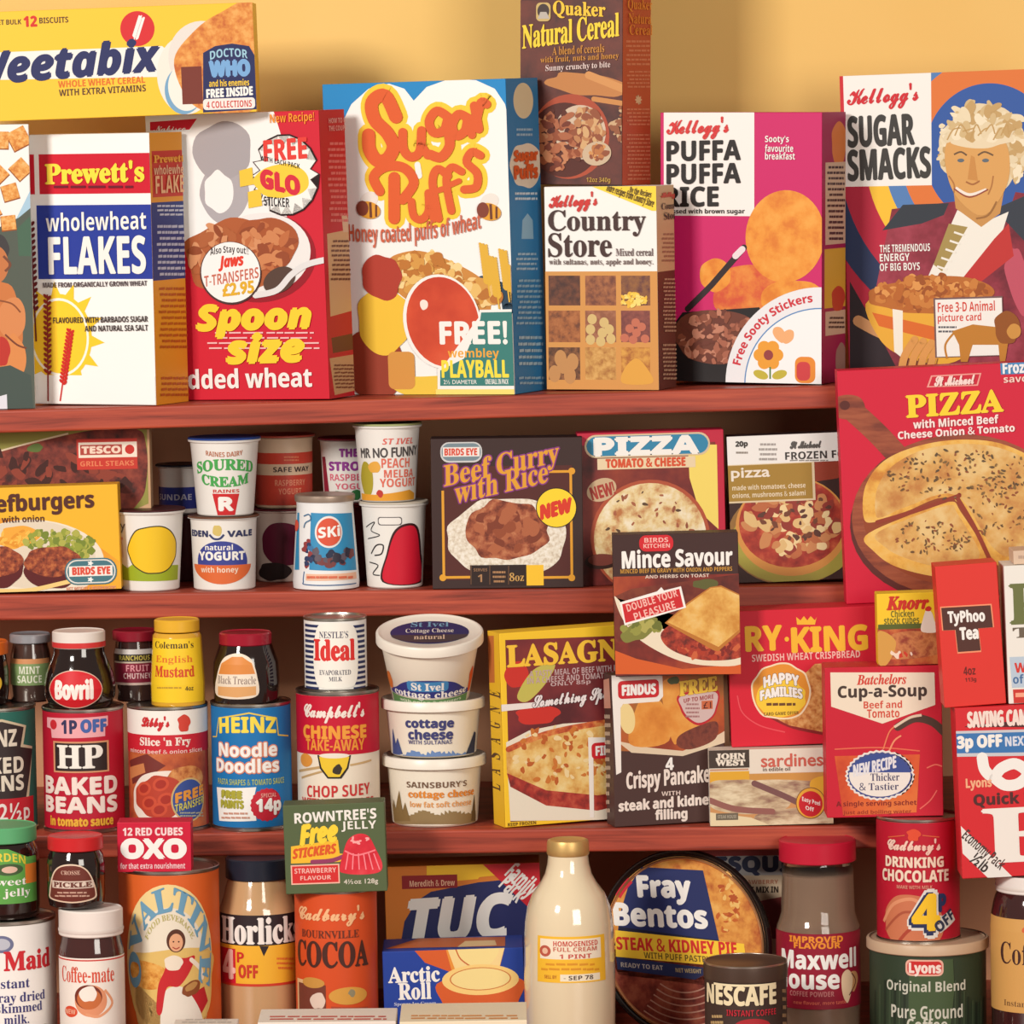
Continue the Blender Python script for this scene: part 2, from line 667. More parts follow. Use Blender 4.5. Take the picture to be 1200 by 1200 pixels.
def tin(name, label, cat, cx, Y, ybot, ytop, hw, color, on, group=None, inner=2.5, rim=3.0, lidcol=None):
    """a food tin: metal drum with beaded rims and a sunken end, wrapped in a paper label"""
    it = Turned(name, label, cat, cx, Y, ybot, ytop, on, group=group, rbase=hw, inner=inner)
    m = METAL
    it.rev('drum', [(ybot, hw - 3), (ybot, hw), (ybot - rim, hw), (ybot - rim - 1, hw - 1.3), (ytop + rim + 1, hw - 1.3), (ytop + rim, hw), (ytop + .6, hw),
                    (ytop, hw - .8), (ytop + .3, hw - 2), (ytop + inner, hw - 2.6)], m)
    it.rev('end_panel', [(ytop + inner + .6, hw - 2.7), (ytop + inner - .2, hw - 7), (ytop + inner + .6, hw - 9)], lidcol or m, under='drum')
    pr = [(ybot - rim - 1.5, hw - .9), (ytop + rim + 1.5, hw - .9)]
    it.rev('paper_label', pr, color, close=False)
    return it, it.surf(pr)
# ------------------------------------------------------------------ the room: plaster wall, boards
def wood(name='red_stained_wood'):
    m = bpy.data.materials.new(name)
    m.use_nodes = True
    nt = m.node_tree
    b = nt.nodes['Principled BSDF']
    b.inputs['Roughness'].default_value = 0.45
    b.inputs['Specular IOR Level'].default_value = 0.4
    tc = nt.nodes.new('ShaderNodeTexCoord')
    mp = nt.nodes.new('ShaderNodeMapping')
    mp.inputs['Scale'].default_value = (3.2, 30, 75)
    nt.links.new(tc.outputs['Object'], mp.inputs[0])
    n = nt.nodes.new('ShaderNodeTexNoise')
    n.inputs['Scale'].default_value = 1.6
    n.inputs['Detail'].default_value = 7
    n.inputs['Roughness'].default_value = 0.62
    n.inputs['Distortion'].default_value = 0.5
    nt.links.new(mp.outputs[0], n.inputs['Vector'])
    r = nt.nodes.new('ShaderNodeValToRGB')
    el = r.color_ramp.elements
    el[0].position, el[1].position = 0.3, 0.72
    e = el.new(0.5)
    for x, c in zip(el, ((104, 38, 27), (156, 62, 44), (182, 80, 54))):
        x.color = lin(c) + [1]
    nt.links.new(n.outputs['Fac'], r.inputs[0])
    nt.links.new(r.outputs[0], b.inputs['Base Color'])
    return m
WOOD = wood()

def plaster(c1, c2):
    m = bpy.data.materials.new('yellow_plaster_and_shade')
    m.use_nodes = True
    nt = m.node_tree
    b = nt.nodes['Principled BSDF']
    b.inputs['Roughness'].default_value = 0.85
    n = nt.nodes.new('ShaderNodeTexNoise')
    n.inputs['Scale'].default_value = 6
    tc = nt.nodes.new('ShaderNodeTexCoord')
    nt.links.new(tc.outputs['Object'], n.inputs['Vector'])
    r = nt.nodes.new('ShaderNodeValToRGB')
    r.color_ramp.elements[0].color = lin(c1) + [1]
    r.color_ramp.elements[1].color = lin(c2) + [1]
    nt.links.new(n.outputs['Fac'], r.inputs[0])
    nt.links.new(r.outputs[0], b.inputs['Base Color'])
    return m

def slab(name, lo, hi, m, rot=0.0, pivot=None, bevel=0.0):
    me = bpy.data.meshes.new(name)
    bm = bmesh.new()
    bmesh.ops.create_cube(bm, size=1)
    c = (Vector(lo) + Vector(hi)) / 2
    for v in bm.verts:
        v.co = Vector((v.co[i] * (hi[i] - lo[i]) for i in range(3)))
    if bevel:
        bmesh.ops.bevel(bm, geom=bm.edges[:], offset=bevel, segments=3, profile=0.5, affect='EDGES')
    bm.to_mesh(me)
    bm.free()
    me.materials.append(m)
    o = bpy.data.objects.new(name, me)
    COL.objects.link(o)
    o.location = c
    if rot:
        o.matrix_world = Matrix.Translation(pivot) @ Matrix.Rotation(-rot, 4, 'Y') @ Matrix.Translation(-pivot) @ Matrix.Translation(c)
    return o

WALL_Y = 0.24
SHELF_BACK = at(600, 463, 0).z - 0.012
w = slab('wall_back', (-1.6, WALL_Y, -0.75), (1.6, WALL_Y + 0.1, 1.2), plaster((228, 184, 104), (236, 196, 120)))
w['kind'] = 'structure'
w = slab('wall_shade_panel', (-1.6, WALL_Y - 0.004, -0.75), (1.6, WALL_Y - 0.0002, SHELF_BACK), plaster((204, 146, 108), (214, 158, 120)))  # added backboard; its brown colour stands in for shade below the top shelf
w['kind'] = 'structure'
FLOOR_Z = at(600, 1247, -0.15).z
w = slab('floor', (-1.6, -0.75, FLOOR_Z - 0.06), (1.6, WALL_Y - 0.0045, FLOOR_Z), WOOD)
w['kind'] = 'structure'
SHELF['floor'] = (FLOOR_Z, 0.0)

def board(key, left, right, thick, front, label):
    a, b = at(left[0], left[1], front), at(right[0], right[1], front)
    m = (b.z - a.z) / (b.x - a.x)
    z0 = a.z - m * a.x
    SHELF[key] = (z0, m)
    o = slab('shelf_board', (-0.80, front, z0 - thick), (0.85, WALL_Y - 0.0045, z0), WOOD, math.atan(m), Vector((0, 0, z0)), 0.0022)
    o['label'], o['category'], o['kind'], o['group'] = label, 'shelf', 'thing', 'wooden shelf boards'
F3 = -0.08
board('s1', (0, 481), (960, 452.5), 0.0205, 0.0, 'red-brown wooden shelf board carrying the tall cereal boxes')
board('s2', (0, 697), (960, 686), 0.0235, 0.0, 'red-brown wooden shelf board carrying the yogurt pots and frozen pizza boxes')
board('s3', (240, 976), (960, 967.5), 0.0215, F3, 'red-brown wooden shelf board carrying the bean tins and lasagne box')
# ------------------------------------------------------------------ top shelf: cereal boxes
WH, CREAM, BK, RD, YL = (246, 243, 238), (236, 222, 190), (34, 27, 26), (208, 24, 48), (252, 208, 48)
NAVY, BROWN, GOLD = (34, 40, 92), (66, 40, 36), (226, 160, 48)
CRUNCH = ((196, 120, 40), (226, 160, 70), (168, 92, 30), (238, 190, 110))
KSCR = dict(st='script', hv=.7)

# wheat-square box cut by the left of the picture
A = Carton('cereal_box', 'cereal box with wheat squares and a shirtless man, cut off by the left edge', 'cereal box',
           ((-112, 150), (36, 143), (38.5, 477.5), (-104, 481)), 0.003, 0.044, (245, 243, 240), -5, 's1', group='cereal boxes on the top shelf')
f = A.f
A.p('picture', 'painted man and green ground')
f.po([(-112, 320), (8, 262), (22, 255), (45, 236), (45, 490), (-112, 490)], (84, 92, 82), 1)
f.po([(5, 285), (36, 222), (45, 214), (45, 240), (20, 268)], (170, 205, 226), .9)
f.po([(20, 268), (45, 244), (45, 300), (22, 300)], (72, 104, 84), 1.2)
f.b(-8, 292, 20, 20, (64, 60, 62), 4, .08, 14, 1.5)
f.e(-5, 310, 15, 22, (198, 120, 70), 2)
f.st([(4, 300), (12, 310), (6, 318)], 3, (120, 70, 50), 2.3)
f.b(-6, 380, 33, 55, (205, 122, 66), 7, .08, 14, 2.1)
f.b(14, 372, 16, 25, (216, 138, 84), 12, .1, 12, 2.2)
f.b(16, 420, 15, 28, (220, 140, 78), 9, .1, 12, 2.3)
f.b(2, 412, 10, 16, (190, 50, 40), 5, .12, 12, 2.5)
f.st([(6, 392), (20, 404), (31, 408)], 2.2, (120, 62, 40), 2.6)
f.st([(-2, 352), (14, 356), (24, 366)], 2, (140, 78, 44), 2.6)
f.po([(-60, 440), (12, 428), (36, 440), (40, 490), (-60, 490)], (70, 84, 78), 2.8)
f.po([(-20, 470), (8, 462), (9, 490), (-20, 490)], (225, 225, 235), 3)
A.p('wheat_squares', 'golden brown woven wheat squares')
wq = food((206, 120, 44), (230, 160, 78), (240, 190, 120), 260)
for (x, y, s, a) in ((22, 163, 16, .3), (24, 199, 14, .05), (12, 226, 13, .5), (10, 262, 12, -.9), (0, 165, 14, .8), (-2, 205, 13, 0), (-20, 190, 14, .4), (-25, 230, 14, .2), (-8, 248, 11, .3)):
    f.po([(x + s * math.cos(a + k * math.pi / 2) * 1.05, y + s * math.sin(a + k * math.pi / 2) * 1.05) for k in range(4)], (150, 78, 28), 1.4)
    f.po([(x + s * math.cos(a + k * math.pi / 2), y - 1 + s * math.sin(a + k * math.pi / 2)) for k in range(4)], wq, 1.6)
A.done()

# wholewheat flakes
B = Carton('cereal_box', 'white cereal box with red and blue bands and a yellow sun', 'cereal box',
           ((33, 158), (175.5, 155.5), (182, 473), (39.5, 476.5)), -0.001, 0.057, (250, 249, 246), 27, 's1', group='cereal boxes on the top shelf')
f = B.f
B.p('band', 'red and blue bands')
f.r(20, 180, 200, 227, RD, 1)
f.r(40.5, 178, 46, 229, (250, 249, 246), 1.4)
f.r(44, 240, 200, 327, (40, 60, 158), 1)
B.p('title_lettering')
f.t("Prewett's", 54, 190, 169, 214, (255, 226, 70), 'serif', hv=.9, L=3, skew=.02)
f.ln(55, 216, 167, 222, 1, (110, 20, 40), 3, 5)
f.t('wholewheat', 54.5, 248, 172, 270, WH, 'bold', L=3, skew=.02)
f.t('FLAKES', 58, 277, 171, 321, WH, 'bold', hv=.6, L=3, skew=.01)
B.p('sun', 'yellow sun with pointed rays')
for k in range(14):
    a = k * 2 * math.pi / 14 + .1
    f.po([(70 + 35 * math.cos(a - .17), 395 + 48 * math.sin(a - .17)), (70 + 35 * math.cos(a + .17), 395 + 48 * math.sin(a + .17)), (70 + 53 * math.cos(a), 395 + 66 * math.sin(a))], YL, 1)
f.e(70, 395, 38, 51, YL, 1.2)
f.e(70, 395, 34.5, 46, (252, 248, 236), 1.4)
f.e(70, 395, 32, 43, YL, 1.6)
f.r(44, 440, 182, 473, (250, 249, 246), 1.7)
B.p('wheat_ear', 'red printed ears of wheat')
def ear(f, x0, y0, x1, y1, c, w, L):
    f.st([(x0, y0), (x1, y1)], w * .5, c, L, False)
    n = 15
    for k in range(n):
        t = k / n * .75
        x, y = x0 + (x1 - x0) * t, y0 + (y1 - y0) * t
        f.e(x - w * .7, y + 2, w, w * .55, c, L + .1, -50, 10)
        f.e(x + w * .7, y + 4, w, w * .55, c, L + .1, 50, 10)
ear(f, 83, 385, 71, 470, (204, 40, 34), 3.2, 2.4)
ear(f, 36, 258, 43, 400, (110, 30, 34), 3.6, 2.4)
ear(f, 56, 345, 57, 470, (150, 40, 34), 3.2, 2.4)
B.p('small_print')
f.t('MADE FROM ORGANICALLY GROWN WHEAT', 51, 330, 173, 336, (70, 50, 60), 'bold', skew=.02)
f.t('FLAVOURED WITH BARBADOS SUGAR', 63, 371, 174, 378, (60, 50, 50), 'bold', skew=.02)
f.t('AND NATURAL SEA SALT', 100, 381, 174, 388, (60, 50, 50), 'bold', skew=.02)
B.p('side_panel', 'orange side panel')
g = B.side('R')
g.full((236, 160, 44))
g.r(178, 176, 230, 230, (206, 56, 40), 1)
g.r(178, 236, 230, 327, (44, 58, 130), 1)
B.p('side_lettering')
g.t("Prewett's", 179, 181, 221, 190, (244, 170, 60), 'serif', hv=.3)
g.t('wholewheat', 179, 193, 221, 204, (238, 190, 150), 'bold')
g.t('FLAKES', 181, 205, 221, 226, (244, 190, 140), 'bold')
g.ln(183, 239, 221, 254, 3, (200, 205, 225), 2, 3)
g.ln(183, 262, 221, 325, 9, (190, 196, 220), 2, 4)
g.ln(185, 335, 222, 410, 11, (190, 96, 30), 2, 8)
g.ln(186, 440, 223, 466, 4, (190, 96, 30), 2, 9)
B.done()

# spoon size
Cc = Carton('cereal_box', 'red cereal box with yellow slanted lettering, a bowl of wheat biscuits and a starburst', 'cereal box',
            ((171.5, 138), (373.5, 127), (386, 469.5), (183, 475)), 0.003, 0.052, RD, 24, 's1', group='cereal boxes on the top shelf')
f = Cc.f
Cc.p('white_panel', 'white upper area with a grey patch')
f.po([(168, 135), (320, 128), (330, 160), (338, 280), (300, 330), (230, 300), (175, 250)], (244, 242, 240), 1)
f.po([(176, 143), (231, 139), (222, 152), (176, 153)], RD, 1.2)
f.t('Nabisco', 180, 147, 218, 154, WH, 'script', L=2)
f.b(262, 178, 34, 36, (168, 162, 166), 21, .12, 12, 1.5)
f.b(262, 228, 28, 36, (176, 170, 174), 23, .1, 12, 1.4)
f.b(256, 225, 17, 24, (244, 242, 240), 24, .1, 12, 1.6)
Cc.p('bowl', 'bowl of brown wheat biscuits with a spoon')
f.e(306, 302, 64, 52, (150, 10, 30), 1.7, 8)
f.e(304, 298, 60, 48, (236, 232, 230), 1.9, 10)
f.b(272, 300, 56, 44, (176, 92, 48), 3, .1, 16, 2.0)
f.b(312, 285, 36, 32, (168, 84, 42), 6, .1, 14, 2.1)
f.sc(270, 298, 46, 34, 60, 9, ((176, 96, 52), (198, 122, 76), (146, 70, 34), (214, 146, 100)), 11, 2.2, .5)
f.sc(316, 288, 26, 26, 30, 9, ((190, 108, 62), (206, 132, 84), (150, 72, 38)), 13, 2.8, .5)
f.e(328, 328, 20, 14, (84, 60, 50), 3.2, 30)
f.st([(300, 346), (325, 340), (342, 322), (360, 310), (384, 304)], 7, (226, 224, 224), 3.4)
Cc.p('badge', 'white starburst and round badges')
f.star(335, 205, 40, 48, 18, .76, (60, 40, 40), 3.5)
f.star(335, 205, 38, 46, 18, .76, WH, 3.7)
f.b(331, 212, 33, 20, (246, 206, 60), 31, .06, 14, 3.8)
for x, y in ((289, 208), (299, 233)):
    f.po([(x - 8, y - 8), (x + 7, y - 12), (x + 9, y + 8), (x - 7, y + 11)], (240, 200, 60), 3.9)
f.e(271, 320, 36, 37, (70, 46, 46), 3.9)
f.e(271, 319, 34.5, 35.5, (246, 244, 242), 4.1)
Cc.p('badge_lettering', under='badge')
f.t('FREE', 310, 163, 360, 187, (226, 60, 50), 'bold', hv=.6, L=5, skew=.05)
f.t('WITH EACH PACK', 306, 187, 352, 193, BK, 'bold', L=5, skew=-.25)
f.t('GLO', 307, 203, 351, 224, (214, 40, 60), 'bold', hv=1.4, L=5, skew=-.25)
f.t('STICKER', 310, 231, 340, 242, (40, 36, 40), 'bold', L=5, skew=-.1)
f.t('Also Stay out!!', 247, 289, 292, 300, (50, 40, 40), 'bold', L=5, arc=3)
f.t('Jaws', 257, 299, 286, 316, (226, 60, 40), 'boldit', L=5, hv=.6, skew=.1)
f.t('T-TRANSFERS', 240, 318, 304, 331, (200, 110, 90), 'bold', L=5, skew=.15)
f.t('£2.95', 262, 331, 298, 345, (226, 176, 40), 'plain', hv=.8, L=5, skew=.1, out=((90, 60, 30), .8))
Cc.p('title_lettering', 'yellow and white title lettering')
f.t('Shredded wheat', 166, 432, 366, 455, (244, 236, 232), 'bold', hv=.3, L=5, skew=.01)
for y in (388, 394, 400, 406):
    f.ln(238, y, 384, y + 4, 1, (240, 190, 190), 4, y)
f.t('Spoon', 232, 357, 364, 394, YL, 'boldit', hv=2.2, L=5.4, skew=.01)
f.t('size', 267, 391, 356, 424, YL, 'boldit', hv=2.2, L=5.6, skew=.02)
f.t('New Recipe!', 317, 132, 369, 146, (246, 150, 40), 'bold', L=5, skew=.02)
Cc.p('side_panel', 'dark red side panel with cream coupon')
g = Cc.side('R')
g.full((196, 36, 52))
g.po([(383, 274), (414, 268), (420, 362), (387, 371)], (214, 176, 132), 1)
g.po([(400, 252), (406, 252), (412, 272), (402, 272)], (220, 190, 160), 1)
g.po([(386, 420), (422, 414), (427, 455), (392, 463)], (206, 166, 122), 1)
g.po([(388, 396), (421, 389), (422, 408), (390, 414)], (110, 60, 44), 1)
Cc.p('side_lettering')
g.t('HOW TO USE', 384, 138, 408, 144, (230, 170, 170), 'bold')
g.t('THE COUPON', 384, 147, 408, 153, (230, 170, 170), 'bold')
g.ln(384, 165, 413, 262, 14, (222, 120, 120), 2, 5)
g.ln(387, 280, 416, 330, 9, (120, 80, 60), 2, 6)
g.ln(390, 426, 423, 456, 7, (130, 80, 60), 2, 7)
Cc.done()

# sugar puffs
D = Carton('cereal_box', 'blue and white cereal box with orange bubble lettering and a big red ball', 'cereal box',
           ((378, 102.5), (592, 88.5), (604, 465), (389.5, 470)), 0.004, 0.066, (34, 138, 204), 26, 's1', group='cereal boxes on the top shelf')
f = D.f
D.p('white_panel', 'white double-arched panel')
f.po([(378, 480), (398, 150), (412, 122), (432, 104), (456, 98), (474, 104), (485, 118), (500, 102), (528, 92), (558, 94), (580, 104), (592, 122), (610, 200), (612, 480)], (247, 246, 243), 1)
D.p('title_lettering', 'orange bubble lettering with yellow outline')
SP = [([(465, 137), (452, 112), (437, 120), (440, 140), (455, 156), (462, 172), (455, 186), (443, 188), (434, 175), (433, 158)], 15),
      ([(473, 155), (474, 175), (483, 184), (493, 177), (495, 153)], 10), ([(495, 170), (502, 182)], 9),
      ([(526, 137), (513, 130), (504, 142), (509, 155), (521, 153), (526, 138)], 10), ([(525, 150), (528, 170), (518, 184), (505, 181)], 11),
      ([(549, 138), (538, 134), (531, 147), (536, 159), (546, 153), (549, 138)], 10), ([(550, 138), (554, 158)], 9),
      ([(557, 124), (562, 151)], 10), ([(560, 137), (565, 120), (571, 122)], 10),
      ([(463, 208), (463, 256)], 13), ([(446, 224), (439, 207), (454, 195), (475, 197), (486, 214), (473, 234)], 11),
      ([(483, 236), (486, 253), (495, 257), (503, 247), (503, 226)], 8.5), ([(503, 244), (509, 257)], 7),
      ([(526, 206), (514, 198), (508, 214), (515, 256)], 9), ([(505, 226), (521, 221)], 6),
      ([(542, 201), (530, 196), (524, 212), (530, 247)], 8.5), ([(523, 219), (539, 212)], 6),
      ([(564, 182), (554, 178), (548, 190), (560, 203), (559, 219), (545, 222)], 9)]
for pts, w in SP:
    f.st(pts, w + 12, (252, 208, 60), 2)
f.po([(455, 190), (540, 165), (545, 215), (500, 240), (460, 230)], (252, 208, 60), 2)
f.st([(490, 193), (492, 206)], 7, WH, 2.3)
for pts, w in SP:
    f.st(pts, w + .6, (222, 96, 46), 3)
D.p('slogan')
f.t('Honey coated puffs of wheat', 410, 257, 565, 285, (206, 100, 70), 'bold', L=3, arc=-7, skew=.08)
D.p('bees', 'two small striped bees')
for x, y in ((433, 246), (574, 248)):
    f.e(x, y - 12, 11, 9, (236, 230, 222), 2, 30)
    f.e(x, y, 14, 10, (226, 160, 50), 3, -15)
    f.e(x - 7, y - 2, 7, 9, (130, 62, 46), 3.2)
    f.st([(x + 2, y - 9), (x + 3, y + 9)], 3, (110, 60, 40), 3.3)
    f.st([(x + 9, y - 6), (x + 9, y + 8)], 2.5, (110, 60, 40), 3.3)
D.p('cereal_picture', 'heap of golden wheat puffs and wheat ears')
f.b(515, 335, 66, 34, (206, 140, 66), 4, .08, 18, 1.6, -20)
f.sc(500, 322, 40, 26, 90, 7, ((232, 190, 110), (214, 156, 74), (244, 214, 150), (190, 120, 50)), 5, 1.8, .7)
f.sc(545, 345, 40, 18, 60, 7, ((232, 190, 110), (214, 156, 74), (240, 206, 140), (186, 116, 50)), 6, 2.2, .7)
f.st([(565, 330), (590, 340), (596, 362)], 14, (44, 70, 90), 1.5)
for k, (x, y) in enumerate(((567, 285), (578, 300), (590, 292), (600, 310))):
    ear(f, x, y, x + 8, y + 62, (226, 178, 60), 3.6, 2.6 + k * .1)
f.b(450, 375, 30, 42, (240, 196, 60), 8, .08, 14, 2.5)
f.b(440, 425, 34, 45, (150, 60, 40), 9, .1, 14, 2.4)
f.b(448, 325, 24, 26, (176, 60, 44), 10, .1, 14, 2.6)
f.rr(456, 412, 487, 456, 7, (214, 150, 70), 2.9)
f.b(505, 452, 40, 14, (236, 200, 70), 12, .2, 14, 2.6)
D.p('playball', 'orange-red ball with white rim')
f.e(519, 377, 45, 56, WH, 3.2, 10)
f.e(520, 377, 42, 53, food((196, 62, 34), (214, 78, 44), (222, 92, 56), 12), 3.4, 10)
f.b(498, 357, 5, 6, (246, 230, 220), 3, .1, 10, 3.6)
D.p('offer_panel', 'green offer panel')
f.po([(562, 372), (563, 363), (612, 362), (614, 456), (514, 456), (514, 432), (520, 430)], WH, 3.8)
f.po([(564, 374), (565, 366), (612, 365), (613, 452), (517, 452), (517, 434), (545, 420)], (58, 128, 122), 4)
f.r(512, 456, 615, 470, (250, 226, 120), 4)
D.p('offer_lettering', 'white and yellow lettering', under='offer_panel')
f.t('FREE!', 517, 377, 595, 403, WH, 'bold', hv=.8, L=5.4)
f.t('wembley', 526, 408, 586, 422, (238, 170, 60), 'bold', L=5.2)
f.t('PLAYBALL', 519, 422, 597, 442, (248, 226, 70), 'bold', hv=.4, L=5.2)
f.t('2½ DIAMETER', 521, 445, 560, 450, WH, 'plain', L=5.2)
f.t('ONE BALL IN PACK', 570, 444, 597, 450, WH, 'bold', L=5.2)
D.p('side_panel', 'blue side panel')
g = D.side('R')
g.full((50, 130, 184))
g.e(613, 118, 11.5, 21, (232, 216, 176), 1)
g.b(616, 193, 18, 27, (240, 224, 200), 6, .1, 14, 1)
D.p('side_lettering')
g.t('Sugar', 602, 176, 629, 192, (226, 96, 40), 'bold', hv=1, L=2)
g.t('Puffs', 602, 193, 629, 209, (226, 96, 40), 'bold', hv=1, L=2)
g.ln(604, 149, 624, 161, 2, (160, 196, 220), 2, 3)
g.ln(602, 224, 630, 236, 2, (210, 226, 236), 2, 4)
g.po([(612, 258), (618, 250), (624, 258), (625, 280), (611, 280)], (150, 190, 214), 1)
g.ln(604, 295, 630, 318, 4, (170, 200, 220), 2, 5)
g.ln(604, 326, 636, 382, 9, (150, 190, 214), 2, 6)
g.ln(606, 392, 636, 430, 5, (170, 204, 222), 2, 7)
g.ln(606, 440, 638, 452, 2, (150, 190, 214), 2, 8)
D.done()

# country store
E_ = Carton('cereal_box', 'small white-topped cereal box with a picture of nine wooden compartments of grain', 'cereal box',
            ((636, 219.5), (770, 217.5), (771, 453), (642.5, 456)), 0.006, 0.05, WH, 20, 's1', group='cereal boxes on the top shelf')
f = E_.f
E_.p('compartment_picture', 'picture of nine wooden compartments')
f.r(630, 318, 780, 460, (214, 150, 78), 1)
cx, cy = (641, 684, 726, 766), (321, 362, 405, 449)
fill = [((70, 36, 28), (96, 52, 34), (120, 66, 40)), ((112, 60, 44), (150, 88, 54), (176, 110, 66)), ((96, 50, 50), (130, 80, 50), (150, 96, 50)),
        ((110, 60, 36), (160, 92, 46), (180, 110, 60)), ((140, 84, 60), (150, 90, 60), (170, 110, 80)), ((110, 52, 50), (130, 66, 58), (150, 80, 66)),
        ((70, 40, 26), (110, 66, 36), (150, 96, 56)), ((170, 110, 50), (200, 146, 74), (220, 170, 96)), ((170, 100, 40), (200, 136, 56), (220, 160, 70))]
for j in range(3):
    for i in range(3):
        k = j * 3 + i
        f.r(cx[i] + 2, cy[j] + 2, cx[i + 1] - 4, cy[j + 1] - 4, food(*fill[k], 160), 1.5)
f.sc(743, 352, 14, 8, 60, 3, ((246, 206, 80), (236, 186, 60), (250, 220, 120)), 5, 1.8, .6)
for x, y in ((694, 374), (708, 378), (692, 386), (706, 390), (714, 386), (692, 398), (704, 400), (716, 397)):
    f.e(x, y, 5.5, 6, (214, 184, 120), 1.8)
for x, y in ((745, 378), (752, 383), (738, 385), (746, 390), (732, 396), (742, 398), (756, 397)):
    f.e(x, y, 5, 5, (196, 110, 84), 1.8)
for x, y in ((660, 428), (671, 424), (650, 438), (668, 440), (657, 420)):
    f.e(x, y, 7, 10, (196, 140, 84), 1.8)
f.po([(730, 449), (732, 432), (746, 420), (760, 434), (764, 449)], (226, 164, 66), 1.8, True)
E_.p('title_lettering', 'dark brown lettering')
f.t('Country', 643, 246, 757, 277, BROWN, 'serif', hv=.3)
f.t('Store', 643, 273, 717, 301, BROWN, 'serif', hv=.3)
f.t("Kellogg's", 644, 226, 700, 248, (206, 50, 44), **KSCR, skew=.05)
E_.p('small_print')
f.t('Mixed cereal', 722, 291, 766, 300, (110, 90, 90), 'serif')
f.t('with sultanas, nuts, apple and honey.', 644, 303, 766, 312, (120, 100, 96), 'serif')
E_.p('yellow_flash', 'yellow corner flash')
f.po([(690, 217), (775, 215), (775, 247), (764, 247)], (252, 216, 60), 2)
f.t('By the Recipes', 738, 221, 764, 231, (90, 70, 30), 'bold', rot=-14)
f.t('more recipes from Country Store', 710, 224, 768, 236, (80, 60, 30), 'bold', rot=-20)
E_.p('side_panel', 'tan and brown side panel')
g = E_.side('R')
g.full((222, 186, 140))
g.r(768, 317, 802, 460, (112, 58, 48), 1)
E_.p('side_lettering')
g.t("Kellogg's", 774, 224, 796, 233, (214, 80, 60), **KSCR)
g.t('Country', 774, 237, 797, 247, BROWN, 'serif')
g.t('Store', 777, 248, 794, 257, BROWN, 'serif')
g.ln(775, 272, 797, 308, 7, (176, 130, 100), 2, 5)
g.ln(776, 325, 796, 390, 14, (200, 160, 130), 2, 6)
g.ln(775, 402, 796, 446, 9, (200, 160, 130), 2, 7)
E_.done()

# natural cereal box, standing on the small box
G = Carton('cereal_box', 'tall brown cereal box with orange side standing on the small compartment-pictured box', 'cereal box',
           ((609, -88), (731, -92), (728, 216.5), (611, 219)), 0.036, 0.064, (72, 44, 42), 25, E_, group='cereal boxes on the top shelf')
f = G.f
G.p('picture', 'bowl of crunchy cereal on dark wood')
f.r(600, 0, 735, 216, food((60, 36, 36), (92, 48, 42), (112, 56, 46), 26), .8)
f.b(690, 100, 50, 12, (196, 130, 74), 5, .15, 14, 1.2, -8)
f.st([(690, 88), (730, 104)], 9, (214, 150, 90), 1.4)
f.st([(696, 116), (735, 122)], 6, (206, 140, 80), 1.4)
f.e(668, 160, 46, 50, (176, 78, 52), 1.6, -10)
f.e(662, 164, 42, 44, (86, 40, 32), 1.8)
f.e(680, 155, 30, 32, (214, 190, 166), 1.9)
f.sc(656, 165, 34, 34, 110, 7, ((120, 56, 38), (150, 78, 48), (94, 44, 34), (176, 104, 70), (196, 130, 90)), 5, 2, .6)
f.sc(690, 150, 16, 22, 40, 6, ((214, 170, 120), (190, 130, 86), (150, 84, 56)), 6, 2.5, .6)
f.e(700, 180, 17, 14, (206, 180, 150), 2.8, 12)
f.sc(700, 178, 11, 8, 22, 4, ((190, 120, 70), (214, 150, 90), (150, 84, 56)), 8, 3, .7)
f.sc(728, 145, 10, 20, 26, 5, ((206, 170, 130), (150, 90, 60)), 9, 2.6, .6)
G.p('title_lettering', 'yellow lettering')
f.t('Quaker', 649, 2, 710, 22, (246, 200, 60), 'serif', hv=.3, skew=-.05)
f.t('Natural Cereal', 613, 22, 726, 50, (248, 212, 60), 'serif', hv=.4, skew=.13)
f.t('A blend of cereals', 648, 53, 709, 63, (206, 140, 60), 'serif', skew=.06)
f.t('with fruit, nuts and honey', 634, 64, 726, 73, (206, 140, 60), 'serif', skew=.06)
f.t('Sunny crunchy to bite', 640, 74, 716, 83, (230, 206, 200), 'serif', skew=.06)
f.t('12oz 340g', 688, 208, 716, 215, (190, 150, 70), 'bold')
G.p('emblem')
f.rr(629, 3, 646, 25, 5, (206, 176, 110), 3)
f.e(637.5, 13, 7, 8.5, (70, 56, 54), 3.2)
f.po([(631, 22), (634, 14), (641, 14), (645, 22)], (190, 180, 170), 3.4)
G.p('side_panel', 'orange-red side panel')
g = G.side('R')
g.full((196, 82, 52))
G.p('side_lettering', 'orange lettering')
g.t('Quaker', 734, -1, 763, 14, (236, 140, 50), 'serif')
g.t('Natural', 735, 16, 764, 28, (236, 140, 50), 'serif')
g.t('Cereal', 736, 29, 763, 41, (236, 140, 50), 'serif')
for (y0, y1, n, s) in ((46, 78, 6, 1), (82, 104, 5, 2), (126, 148, 5, 3), (156, 212, 12, 4)):
    g.ln(733, y0, 765, y1, n, (220, 130, 96), 2, s)
g.star(748, 117, 4.5, 6, 8, .6, (226, 190, 150), 1)
G.done()

